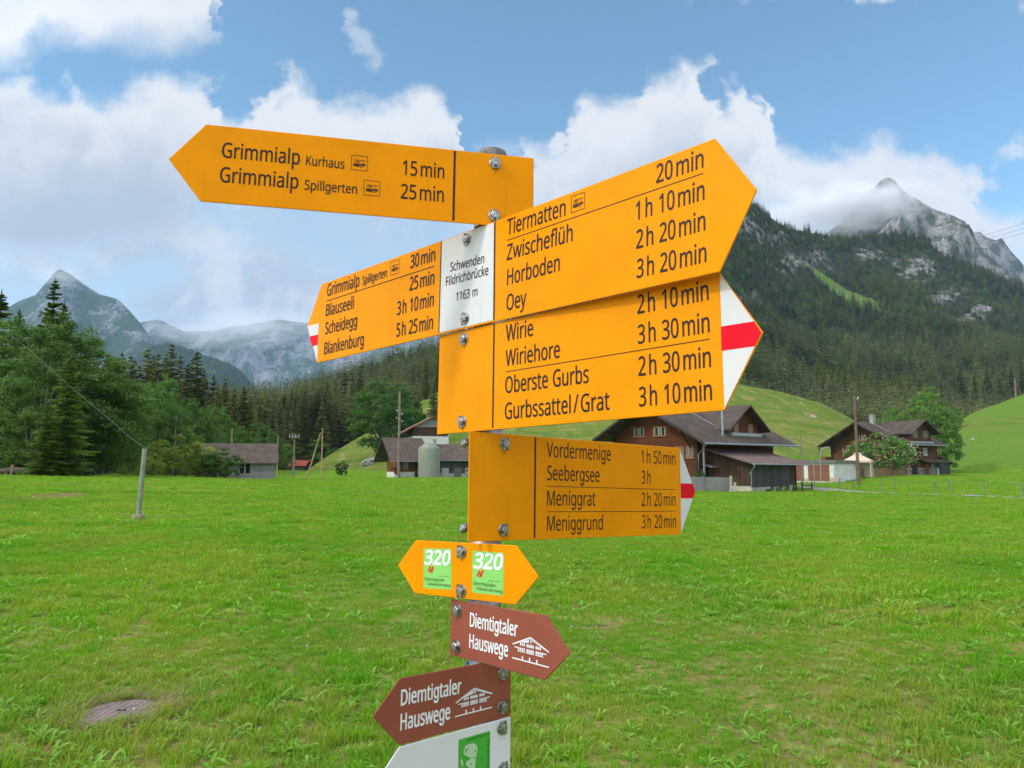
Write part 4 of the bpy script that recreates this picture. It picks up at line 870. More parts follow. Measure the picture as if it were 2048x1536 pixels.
ub = place_tree('leafy_bush', BUSH_D, T_BUSH, 4.0, 1397, 938, 73.2, 0.9, 'small bush at the white plinth behind the grey picket fence', 'bush')

# --- far farmhouse on the right
FFZ = 1.6 - (949 - YH) * 130 / FPX
ff, ff_sl = chalet(1800, 130, 61, 13.5, 11.0, 5.6, 9.1, 1.1, 1.3, 2.4, 'dark wood farmhouse with green shutters behind the cream-flowering bush', W_MID, RF_DARK, cross=(5.6, 6.4, 9.6, 7.7, 13.9, 1.3), z=FFZ, chimney=(7.2, 2.2, 1.5), shut=GREENSH,
                   wins_f=[(3.0, 3.3, 1.3, 1.2, 2), (6.6, 3.3, 1.5, 1.2, 2), (9.5, 3.3, 1.5, 1.2, 2), (6.6, 6.0, 1.4, 1.1, 2)], wins_r=[(1.2, 3.35, 1.0, 1.5, 2), (2.7, 3.35, 1.0, 1.5, 2), (4.2, 3.35, 1.0, 1.5, 2), (7.4, 3.35, 1.0, 1.3, 2)])
rs = MB(); rs.box(13.51, 13.6, -0.05, 10.6, -0.7, 1.05); rs.build('rubble_base', mat('rubble stone', (0.22, 0.195, 0.165), (0.10, 0.085, 0.07), 2.4, 0.9, bump=0.8), ff)
dr = MB(); dr.box(13.605, 13.64, 3.2, 4.7, 0.0, 2.0); dr.build('door_opening', DARKHOLE, ff)
for y in (6.9, 8.6): d2 = MB(); d2.box(13.605, 13.65, y, y + 1.1, 0.05, 1.9); d2.build('stable_door', W_RED2 if y < 7 else W_LGREY, ff)
lt = MB(); lt.prism([(13.55, 5.4, 2.75), (15.2, 5.4, 2.2), (15.2, 5.4, 2.05), (13.55, 5.4, 2.6)], (0, 6.4, 0)); lt.build('pent_roof', RF_DARK, ff)
an = MB(); an.prism([(8.0, 11.02, 0), (13.3, 11.02, 0), (13.3, 11.02, 2.2), (8.0, 11.02, 2.2)], (0, 4.0, 0)); an.build('annex', W_GREYV, ff)
ar = MB(); ar.prism([(7.6, 10.96, 3.0), (13.9, 10.96, 3.0), (13.9, 15.6, 1.8), (7.6, 15.6, 1.8)], (0, 0, 0.15)); ar.build('annex_roof', RF_DARK, ff)
bal = MB(); bal.box(-1.6, -0.02, -1.8, 1.5, 2.2, 3.2); bal.build('balcony', W_RED2, ff)
bp = MB(); bp.box(-1.55, -1.4, -1.75, -1.6, -0.4, 5.0); bp.build('balcony_post', RAFTER, ff)

# --- garages
GZ0 = 1.6 - (962 - YH) * 102 / FPX
ga = house_root('garage', 1668, 102, 38, 7.0, 'flat-roofed white double garage with brown doors before the far farmhouse', 'garage', z=GZ0)
mb = MB(); mb.box(0, 7.0, 0, 11.5, -0.8, 2.45); mb.build('wall', PLASTER, ga)
mb = MB(); mb.box(-0.3, 7.3, -0.35, 11.8, 2.455, 2.85); mb.build('flat_roof', mat('grey roof edge', (0.17, 0.17, 0.165), (0.12, 0.12, 0.115), 3, 0.9), ga)
BROWNDOOR = plank_mat('brown garage door', (0.20, 0.085, 0.05), (0.26, 0.115, 0.07), True, 3.0)
for x0, x1 in ((0.25, 3.0), (3.6, 6.4)): mb = MB(); mb.box(x0, x1, -0.05, -0.004, 0.0, 2.2); mb.build('garage_door', BROWNDOOR, ga)
mb = MB(); mb.box(3.05, 3.55, -0.03, -0.005, -0.1, 0.35); mb.box(6.45, 6.98, -0.03, -0.005, -0.1, 0.45); mb.build('stained_base', mat('ochre stain', (0.50, 0.40, 0.22), None, 3, 0.9), ga)

# --- party tent, tan fence
tt = empty('party_tent', gp(1717, 112), R(-30)); tag(tt, 'beige pavilion tent between the garage and the flowering bush', 'tent')
TENT = mat('beige canvas', (0.62, 0.48, 0.37), (0.54, 0.41, 0.31), 2.0, 0.8)
def pyramid(mb, h0, z0, h1, z1):
    vs_ = [(-h0, -h0, z0), (h0, -h0, z0), (h0, h0, z0), (-h0, h0, z0), (-h1, -h1, z1), (h1, -h1, z1), (h1, h1, z1), (-h1, h1, z1)]
    mb.add(vs_, [(0, 1, 5, 4), (1, 2, 6, 5), (2, 3, 7, 6), (3, 0, 4, 7), (4, 5, 6, 7), (3, 2, 1, 0)])
mb = MB(); pyramid(mb, 1.95, 2.55, 0.5, 3.45); pyramid(mb, 0.6, 3.50, 0.04, 3.95); mb.box(-1.9, 1.9, -1.9, -1.86, 2.30, 2.545); mb.box(1.86, 1.9, -1.85, 1.9, 2.30, 2.545); mb.box(-1.9, -1.86, -1.85, 1.9, 2.30, 2.545); mb.build('canopy', TENT, tt)
for sx_, sy_ in ((-1, -1), (1, -1), (1, 1), (-1, 1)): mb = MB(); mb.box(sx_ * 1.8 - 0.04, sx_ * 1.8 + 0.04, sy_ * 1.8 - 0.04, sy_ * 1.8 + 0.04, -0.5, 2.5); mb.build('tent_pole', FRAME_WH, tt)
mb = MB(); mb.box(-1.75, 1.75, 1.78, 1.81, 0.2, 2.3); mb.build('side_panel', TENT, tt)
fence_line('board_fence', [gp(1724, 113), gp(1745, 114), gp(1765, 115), gp(1788, 116), gp(1812, 117)], 1.35, W_TAN, 'tan board fence running from the garage to the far farmhouse')

# --- centre farm: log house, silo, board barn, hillside barn
CZ = 1.6 - (956 - YH) * 140 / FPX
ch = house_root('log_cottage', 799, 138, -27, 0.0, 'small log house with a purple brown roof left of the round silo', 'house', z=CZ, corner='left')
mb = MB(); mb.prism([(0, 0, 0), (6, 0, 0), (6, 0, 3.9), (0, 0, 3.9)], (0, 7.5, 0)); mb.prism([(0, 0, 3.9), (0, 7.5, 3.9), (0, 3.75, 7.0)], (6, 0, 0)); mb.build('wall', W_RED2, ch)
pl = MB(); pl.box(-0.05, 6.02, -0.06, 7.5, -0.5, 1.15); pl.build('plinth', PLASTER, ch)
rf = MB()
rf.prism([(-2.3, 3.75, 7.55), (-2.3, -1.6, 3.2), (-2.3, -1.6, 3.0), (-2.3, 3.75, 7.35)], (8.0, 0, 0)); rf.prism([(-2.3, 3.75, 7.55), (-2.3, 3.75, 7.35), (-2.3, 9.0, 3.0), (-2.3, 9.0, 3.2)], (8.0, 0, 0)); rf.build('roof', RF_BRN, ch)
gt = MB(); gt.tube([(-2.3, -1.65, 3.08), (5.7, -1.65, 3.02)], 0.07, 6); gt.build('gutter', TRIM_G, ch)
for u in (1.2, 4.0): window(ch, 'f', u, 1.7, 1.0, 1.3, 0.0, shutters=DKGREENSH, n=2)
mb = MB(); mb.box(2.9, 3.9, -0.10, -0.065, -0.1, 1.1); mb.build('door', W_RED, ch)
mb = MB(); mb.box(-1.3, -0.06, -1.2, 1.6, 1.2, 2.1); mb.tube([(-1.2, -1.1, -0.4), (-1.2, -1.1, 1.2)], 0.07, 6); mb.prism([(0.1, -1.25, -0.3), (0.4, -1.25, -0.3), (-1.1, -1.25, 1.3), (-1.3, -1.25, 1.2)], (0, 0.9, 0)); mb.build('porch_stair', W_RED, ch)
bn = house_root('board_barn', 874, 141, -14, 0.0, 'dark board barn with a brown roof right of the round silo', 'barn', z=CZ, corner='left')
mb = MB(); mb.box(0, 9.5, 0, 8, 0.9, 3.4); mb.prism([(0, 0, 3.4), (0, 8, 3.4), (0, 4, 6.0)], (9.5, 0, 0)); mb.build('wall', W_GREYV, bn)
mb = MB(); mb.box(-0.04, 9.54, -0.05, 8, -0.4, 0.895); mb.build('plinth', STONE_G, bn)
mb = MB(); mb.box(0.9, 2.2, -0.10, -0.054, 0.0, 1.9); mb.build('pale_door', mat('pale door', (0.46, 0.43, 0.38), None, 3, 0.9), bn)
mb = MB(); mb.box(3.2, 4.6, -0.10, -0.054, 0.0, 1.9); mb.build('green_door', mat('olive door', (0.12, 0.14, 0.08), None, 3, 0.9), bn)
window(bn, 'f', 5.9, 0.95, 1.0, 0.9, -0.002, frame=FRAME_WH, curtain=False)
rf = MB(); rf.prism([(-4.0, 4, 6.45), (-4.0, -0.9, 3.35), (-4.0, -0.9, 3.2), (-4.0, 4, 6.3)], (14.0, 0, 0)); rf.prism([(-4.0, 4, 6.45), (-4.0, 4, 6.3), (-4.0, 8.9, 3.2), (-4.0, 8.9, 3.35)], (14.0, 0, 0)); rf.build('roof', RF_BRN, bn)
gt = MB(); gt.tube([(0.2, -0.98, 3.25), (10, -0.98, 3.2)], 0.07, 6); gt.tube([(0.3, -0.98, 3.2), (-0.6, -0.9, 2.6)], 0.06, 6); gt.build('gutter', TRIM_G, bn)
cb = MB(); cb.box(-0.4, 0.2, 2.6, 3.2, 5.4, 7.2); cb.box(-0.5, 0.3, 2.5, 3.3, 7.2, 7.3); cb.build('chimney', STONE_G, bn)
sl = empty('silo', gp(858, 138)); sl.location.z = CZ; tag(sl, 'round pale green farm silo between the log house and the board barn', 'silo')
SILO = mat('pale green silo plastic', (0.235, 0.26, 0.195), (0.17, 0.19, 0.14), 0.8, 0.6, stretch=(4, 4, 0.25), spots=(1.2, 0.70, (0.20, 0.19, 0.13)))
mb = MB(); mb.lathe([(2.0, -0.5), (2.0, 5.3), (1.92, 5.55), (1.25, 6.0)], 40); mb.build('tank', SILO, sl, True)
mb = MB(); mb.lathe([(1.25, 6.0), (1.05, 6.25), (0.5, 6.42), (0.0, 6.45)], 30); mb.build('lid', SILO, sl, True)
mb = MB(); mb.tube([(1.9, -1.0, -0.4), (1.9, -1.0, 5.2)], 0.05, 6); mb.build('fill_pipe', TRIM_G, sl)
HZ = at(860, 887, 170).z
hb = house_root('hillside_barn', 824, 168, -16, 0.0, 'white based barn with a faded orange roof on the slope behind the log house', 'barn', z=HZ - 2.0, corner='left')
mb = MB(); mb.box(0, 8.2, 0, 9, -1.0, 3.6); mb.build('base', PLASTER, hb)
mb = MB(); mb.prism([(0.05, 0.05, 3.6), (8.0, 0.05, 3.6), (8.0, 0.05, 5.6), (0.05, 0.05, 5.6)], (0, 8.8, 0)); mb.build('wall', W_BROWNV, hb)
mb = MB(); mb.prism([(0.05, -0.3, 5.6), (8.0, -0.3, 5.6), (4.6, -0.3, 7.9)], (0, 9.0, 0)); mb.build('gable', W_LGREY, hb)
rf = MB()
for sg in (-1, 1):
    a = Vector((4.6, -1.0, 8.15)); b = Vector((-2.3, -1.0, 4.5)) if sg < 0 else Vector((9.6, -1.0, 4.9)); nn = Vector((0, 0, -0.18)); poly = [a, b, b + nn, a + nn]; rf.prism(poly if sg > 0 else poly[::-1], (0, 11, 0))
rf.build('roof', RF_ORNG, hb)
mb = MB(); mb.box(-0.06, -0.005, 1.5, 2.5, 2.2, 3.3); mb.build('window', DARKHOLE, hb)

# --- shingled shed on the left, little red-roofed hut
SZ = 1.6 - (957 - YH) * 106 / FPX
sh = house_root('shingled_shed', 550, 105, -19, 9.6, 'long grey shingled shed with a brown roof behind the dark round bush', 'shed', z=SZ)
mb = MB(); mb.box(0, 9.6, 0, 6, -0.4, 2.6); mb.prism([(0, 0, 2.6), (0, 6, 2.6), (0, 3, 4.6)], (9.6, 0, 0)); mb.build('wall', SHINGLE_W, sh)
rf = MB(); rf.prism([(-0.6, 3, 4.95), (-0.6, -0.8, 2.2), (-0.6, -0.8, 2.05), (-0.6, 3, 4.8)], (10.6, 0, 0)); rf.prism([(-0.6, 3, 4.95), (-0.6, 3, 4.8), (-0.6, 6.8, 2.05), (-0.6, 6.8, 2.2)], (10.6, 0, 0)); rf.build('roof', RF_BRN, sh)
f = MB(); f.box(5.0, 6.3, -0.04, -0.004, 0.75, 2.05); w_ = f.build('window', DARKHOLE, sh); g = MB(); g.box(5.58, 5.72, -0.075, -0.042, 0.7, 2.1); g.build('mullion', mat('cream mullion', (0.55, 0.50, 0.40), None), w_)
RZ = 1.6 - (941 - YH) * 215 / FPX
rh = house_root('field_hut', 609, 215, 10, 4.6, 'tiny grey hut with a bright red roof beyond the meadow edge', 'hut', z=RZ)
mb = MB(); mb.box(0, 4.6, 0, 4, -0.5, 1.5); mb.prism([(0, 0, 1.5), (0, 4, 1.5), (0, 2, 2.6)], (4.6, 0, 0)); mb.build('wall', W_GREYV, rh)
rf = MB(); rf.prism([(-0.4, 2, 2.95), (-0.4, -0.6, 1.35), (-0.4, -0.6, 1.25), (-0.4, 2, 2.85)], (5.6, 0, 0)); rf.prism([(-0.4, 2, 2.95), (-0.4, 2, 2.85), (-0.4, 4.6, 1.25), (-0.4, 4.6, 1.35)], (5.6, 0, 0)); rf.build('roof', RF_RED, rh)
lc = house_root('field_hut', 800, 207, 5, 3.4, 'small reddish hut under the big round maple', 'hut')
mb = MB(); mb.box(0, 3.4, 0, 3, -0.6, 2.0); mb.build('wall', W_RED, lc)
mb = MB(); mb.prism([(-0.5, -0.5, 2.0), (3.9, -0.5, 2.0), (1.7, -0.5, 3.0)], (0, 4, 0)); mb.build('roof', RF_DARK, lc)

# ------------------------------------------------------------------ poles, wires, small things
POLEW = mat('grey pole wood', (0.24, 0.20, 0.155), (0.15, 0.125, 0.10), 2.0, 0.85, stretch=(3, 3, 0.4), bump=0.4)
POLEY = mat('fresh pole wood', (0.42, 0.29, 0.16), (0.33, 0.22, 0.12), 2.0, 0.85, stretch=(3, 3, 0.4))
PORC = mat('white porcelain', (0.72, 0.71, 0.68), None, 3.0, 0.25)
STEEL = mat('galvanised steel', (0.25, 0.28, 0.22), (0.18, 0.205, 0.16), 6.0, 0.55, metal=0.2)
def pole(px, top, d, r, label, m=POLEW, name='utility_pole', lean=0.0, base_py=None, ins=(), cross=False, cat='pole', group=None):
    p = gp(px, d); 
    if base_py is not None: p.z = at(px, base_py, d).z
    h = at(px, top, d).z - p.z
    o = empty(name, p); tag(o, label, cat, group)
    mb = MB(); mb.tube([(0, 0, -0.5), (0, 0, h)], [r, r * 0.72], 10); mb.build('shaft', m, o)
    o.rotation_euler = (0, lean, 0)
    for z, sg in ins:
        mb = MB(); mb.tube([(sg * r, 0, h - z), (sg * (r + 0.22), 0, h - z), (sg * (r + 0.22), 0, h - z + 0.12)], 0.02, 5); mb.lathe([(0.0, h - z + 0.10), (0.09, h - z + 0.12), (0.09, h - z + 0.20), (0.05, h - z + 0.28), (0, h - z + 0.29)], 10, 0, (sg * (r + 0.22), 0)); mb.build('insulator', PORC, o)
    if cross:
        mb = MB(); mb.box(-0.9, 0.9, -r - 0.12, -r - 0.005, h - 0.7, h - 0.5); mb.build('cross_arm', POLEW, o)
        for x in (-0.8, -0.3, 0.3, 0.8): mb = MB(); mb.tube([(x, -r - 0.06, h - 0.5), (x, -r - 0.06, h + 0.05)], [0.05, 0.035], 6); mb.build('insulator', PORC, o)
    return o
pole(797, 782, 132, 0.24, 'tall pole in front of the log house with white insulators on both sides', ins=((3.6, -1), (4.2, 1), (4.9, -1), (5.5, 1)))
pole(587, 868, 132, 0.17, 'pole with a cross arm beside the red-roofed hut', cross=True)
pole(643, 856, 131, 0.13, 'upright pole of the light wooden A-frame at the foot of the hill', m=POLEY)
o = pole(614, 862, 131, 0.13, 'slanted light pole propping the upright one at the foot of the hill', m=POLEY, name='strut_pole', lean=R(15.5))
pole(554, 874, 125, 0.11, 'thin pole at the right end of the shingled shed', m=POLEY)
pole(461, 857, 125, 0.10, 'thin pole rising behind the roof of the shingled shed', m=POLEY)
pole(347, 830, 118, 0.13, 'grey pole rising behind the wide yellow-green bush')
pole(529, 880, 128, 0.07, 'thin leaning pole behind the right end of the shingled shed roof', lean=R(6))
pole(1716, 792, 88, 0.20, 'brown wooden pole with a yellow cap fitting in front of the garage', m=mat('brown pole wood', (0.17, 0.115, 0.08), (0.11, 0.075, 0.055), 2.0, 0.85, stretch=(3, 3, 0.4)), ins=((0.4, 1),))
pole(1604, 868, 92, 0.10, 'thin pole standing behind the roof of the dark shed')
pole(1579, 870, 96, 0.07, 'thinnest pole above the roof of the dark shed')
pole(1628, 926, 90, 0.11, 'pale metal post in front of the brown garage doors', m=STEEL)
pole(2043, 758, 270, 0.28, 'pole on top of the right pasture at the picture edge')
pole(1987, 812, 268, 0.16, 'pole half way up the right pasture', group='poles on the right pasture')
for px, top, d, lab in ((1933, 872, 176, 'steel pole at the foot of the right pasture'), (1923, 874, 182, 'left thin pole beside the steel pole under the pasture'), (1942, 876, 186, 'right thin pole beside the steel pole under the pasture'), (1893, 832, 240, 'pole in the dip behind the tree at the right farm'), (1690, 820, 250, 'thin pole on the slope behind the far farmhouse'), (1949, 815, 262, 'pole just under the crest of the right pasture')):
    pole(px, top, d, 0.085, lab, m=STEEL if 'steel' in lab else POLEW)
sp = gp(1641, 96); hl = at(1641, 899, 96).z - sp.z
st_ = empty('street_lamp', sp); tag(st_, 'bent grey street lamp rising behind the garage roof', 'street lamp')
mb = MB(); mb.tube([(0, 0, -0.5), (0, 0, hl - 0.4), (0.15, 0, hl - 0.1), (0.7, 0, hl + 0.25)], [0.07, 0.06, 0.05, 0.04], 8); mb.build('mast', TRIM_G, st_)
mb = MB(); mb.box(0.6, 1.25, -0.12, 0.12, hl + 0.20, hl + 0.36); mb.build('lamp_head', TRIM_G, st_)
def wire(pts, r, label, m, sag=0.3, name='overhead_wire'):
    P2 = []
    for a, b in zip(pts, pts[1:]):
        a, b = Vector(a), Vector(b)
        for k in range(17): t = k / 16; q = a.lerp(b, t); q.z -= sag * 4 * t * (1 - t); P2.append(q)
    o_ = P2[0].copy(); mb = MB(); mb.tube([p - o_ for p in P2], r, 5); o = mb.build(name, m); o.location = o_; tag(o, label, 'wire'); return o
WIREM = mat('grey wire', (0.16, 0.17, 0.18), None, 3, 0.5, metal=0.5)
tube_top = at(291, 896, 21.0)
wire([tube_top, at(225, 843, 23), at(60, 700, 30), at(-120, 560, 40)], 0.0042, 'thin guy wire rising leftwards from the leaning metal tube', WIREM, 0.05)
wire([at(1716, 800, 88), at(1668, 886, 93), at(1644, 904, 96)], 0.012, 'wire from the brown pole down to the street lamp', WIREM, 0.1)
for k, (y0, y1) in enumerate(((474, 444), (482, 455), (490, 465))):
    wire([at(1955, y0, 420), at(2100, y1 - 16, 400)], 0.09, ('upper', 'middle', 'lower')[k] + 'most of three faint cables before the clouds at the right edge' if k != 1 else 'middle one of three faint cables before the clouds at the right edge', WIREM, 0.6)
# the leaning steel tube in its concrete foot
foot = gpt(276, 1041); tb = empty('guy_anchor', foot); tag(tb, 'leaning galvanised metal tube in a round concrete foot on the meadow', 'anchor tube')
topl_ = at(290, 897, foot.y) - Vector(foot)
mb = MB(); mb.tube([Vector((0, 0, 0.05)), topl_], [0.062, 0.064], 18, cap=False); mb.tube([topl_ + Vector((0, 0, -0.01)), Vector((0, 0, 0.06))], 0.055, 18, cap=False); mb.build('tube', STEEL, tb, True)
mb = MB(); mb.lathe([(0.0, 0.16), (0.15, 0.155), (0.165, 0.12), (0.175, -0.2)], 24); mb.build('concrete_foot', mat('weathered concrete', (0.34, 0.29, 0.21), (0.20, 0.15, 0.10), 12, 0.9, bump=0.6), tb)
# pasture fence along the lane: each post a thing, with two wires
FPOST = mat('fence post wood', (0.22, 0.19, 0.155), (0.14, 0.12, 0.10), 4, 0.9)
fpx = [(1679, 80, 'fence post nearest the garage along the lane'), (1703, 79, 'thin fence post left of the brown pole along the lane'), (1762, 74, 'fence post below the party tent along the lane'), (1788, 72, 'fence post below the tan board fence along the lane'),
       (1867, 67, 'fence post below the right end of the far farmhouse'), (1896, 66, 'taller fence post below the green trees along the lane'), (1967, 62, 'leaning fence post in the middle of the right meadow edge'), (2043, 59, 'fence post at the right picture edge')]
tops = []
for i, (px, d, lab) in enumerate(fpx):
    p = gp(px, d); h = 1.15 if i % 3 != 1 else 0.95; mb = MB(); mb.tube([(0, 0, -0.4), (0, 0, h)], [0.055, 0.045], 7); o = mb.build('fence_post', FPOST); o.location = p; o.rotation_euler = (random.uniform(-.06, .06), random.uniform(-.08, .08), 0); tag(o, lab, 'fence post', 'pasture fence posts along the lane'); tops.append(p + Vector((0, 0, h)))
wire([t - Vector((0, 0, 0.08)) for t in tops] + [gp(2200, 54, 1.0)], 0.010, 'top wire of the pasture fence along the lane', WIREM, 0.02, 'fence_wire')
gt_ = empty('field_gate', gp(1602, 77)); tag(gt_, 'short wooden rail gate at the right end of the dark shed', 'gate')
mb = MB(); mb.box(0, 1.0, -0.03, 0.03, 0.55, 0.65); mb.box(0, 1.0, -0.03, 0.03, 0.22, 0.30); mb.build('rail', RAFTER, gt_)
for x in (0.0, 1.0): mb = MB(); mb.box(x - 0.06, x + 0.06, -0.14, -0.035, -0.4, 0.95); mb.build('post', RAFTER, gt_)
# stones, log, marker post
STONEM = mat('field stones', (0.42, 0.41, 0.39), (0.27, 0.265, 0.25), 1.5, 0.9, bump=0.7)
def heap(name, a, b, n, r, label, cat, m=STONEM, hgt=0.8):
    o_ = a.copy(); bm = bmesh.new(); q = random.Random(3)
    for i in range(n):
        t = q.random(); p = a.lerp(b, t); p = Vector((p.x + q.uniform(-.6, .6), p.y + q.uniform(-.8, .8), 0)); p.z = drop(p.x, p.y) + q.random() ** 1.5 * hgt
        s = r * q.uniform(0.6, 1.3)
        M_ = Matrix.Translation(p - o_) @ Matrix.Rotation(q.random() * 6, 4, Vector((q.random(), q.random(), q.random() + .1)).normalized()) @ Matrix.Diagonal((s * q.uniform(.8, 1.4), s, s * q.uniform(.55, .9), 1))
        bmesh.ops.create_icosphere(bm, subdivisions=1, radius=1.0, matrix=M_)
    me = bpy.data.meshes.new(name); bm.to_mesh(me); bm.free(); o = link_obj(name, me, None, [m]); o.location = o_; tag(o, label, cat); return o
heap('stone_wall', gp(726, 186), gp(758, 192), 130, 0.33, 'tumbled pale dry stone wall on the slope below the big maple', 'stone wall', hgt=1.4)
for px, d, r, lab in ((1470, 250, 0.8, 'grey boulder on the hill just right of the white board tip'), (1494, 248, 0.6, 'smaller boulder on the hill right of the white board tip'), (1628, 268, 0.6, 'pale boulder high on the slope left of the far farmhouse'), (1946, 200, 0.35, 'pale stones on the right pasture')):
    heap('boulder', gp(px, d), gp(px + 3, d), 3, r, lab, 'boulder', hgt=0.2)
lg = gp(47, 69); mb = MB()
mb.tube([(-2.0, 0, 0.42), (-1.0, 0, 0.50), (0.6, 0, 0.46), (2.0, 0, 0.36)], [0.24, 0.27, 0.25, 0.20], 10); mb.box(-1.6, -1.35, -0.2, 0.2, -0.2, 0.3); mb.box(1.2, 1.45, -0.2, 0.2, -0.2, 0.25)
o = mb.build('log_bench', mat('old log', (0.24, 0.21, 0.175), (0.13, 0.11, 0.09), 3, 0.9, bump=0.6, stretch=(0.4, 3, 3))); o.location = lg; tag(o, 'old grey log lying on stubs at the edge of the left grove', 'log')
mk = empty('marker_post', gp(22, 62)); tag(mk, 'leaning wooden post with a red top before the old log', 'post'); mk.rotation_euler = (0, R(10), 0)
mb = MB(); mb.box(-0.06, 0.06, -0.05, 0.05, -0.3, 0.95); mb.build('post', mat('reddish post', (0.25, 0.17, 0.12), None), mk)
mb = MB(); mb.box(-0.17, -0.065, -0.06, 0.06, 0.78, 0.93); mb.build('red_insulator', mat('red plastic', (0.62, 0.07, 0.06), None, rough=0.5), mk)
# shaft cover in the grass
mc = gpt(242, 1428); cv = empty('shaft_cover', mc); tag(cv, 'round rusty iron cover sunk in the grass at the lower left', 'manhole cover')
IRON = mat('rusty iron', (0.235, 0.175, 0.155), (0.15, 0.11, 0.10), 14, 0.75, bump=0.4)
mb = MB(); mb.lathe([(0.0, 0.022), (0.235, 0.022), (0.242, 0.016), (0.242, -0.1)], 40)
for k in range(-5, 6): y = k * 0.042; x = math.sqrt(max(0, 0.218 ** 2 - y * y)); mb.box(y - 0.008, y + 0.008, -x, x, 0.0222, 0.024)
mb.build('lid', IRON, cv)
mb = MB(); mb.lathe([(0.242, 0.015), (0.275, 0.012), (0.285, -0.1)], 40); mb.build('ring', mat('concrete ring', (0.25, 0.205, 0.16), (0.17, 0.13, 0.10), 12, 0.9, bump=0.5), cv)
mb = MB(); mb.box(-0.03, 0.03, -0.012, 0.012, 0.0242, 0.026); mb.build('lifting_slot', DARKHOLE, cv)
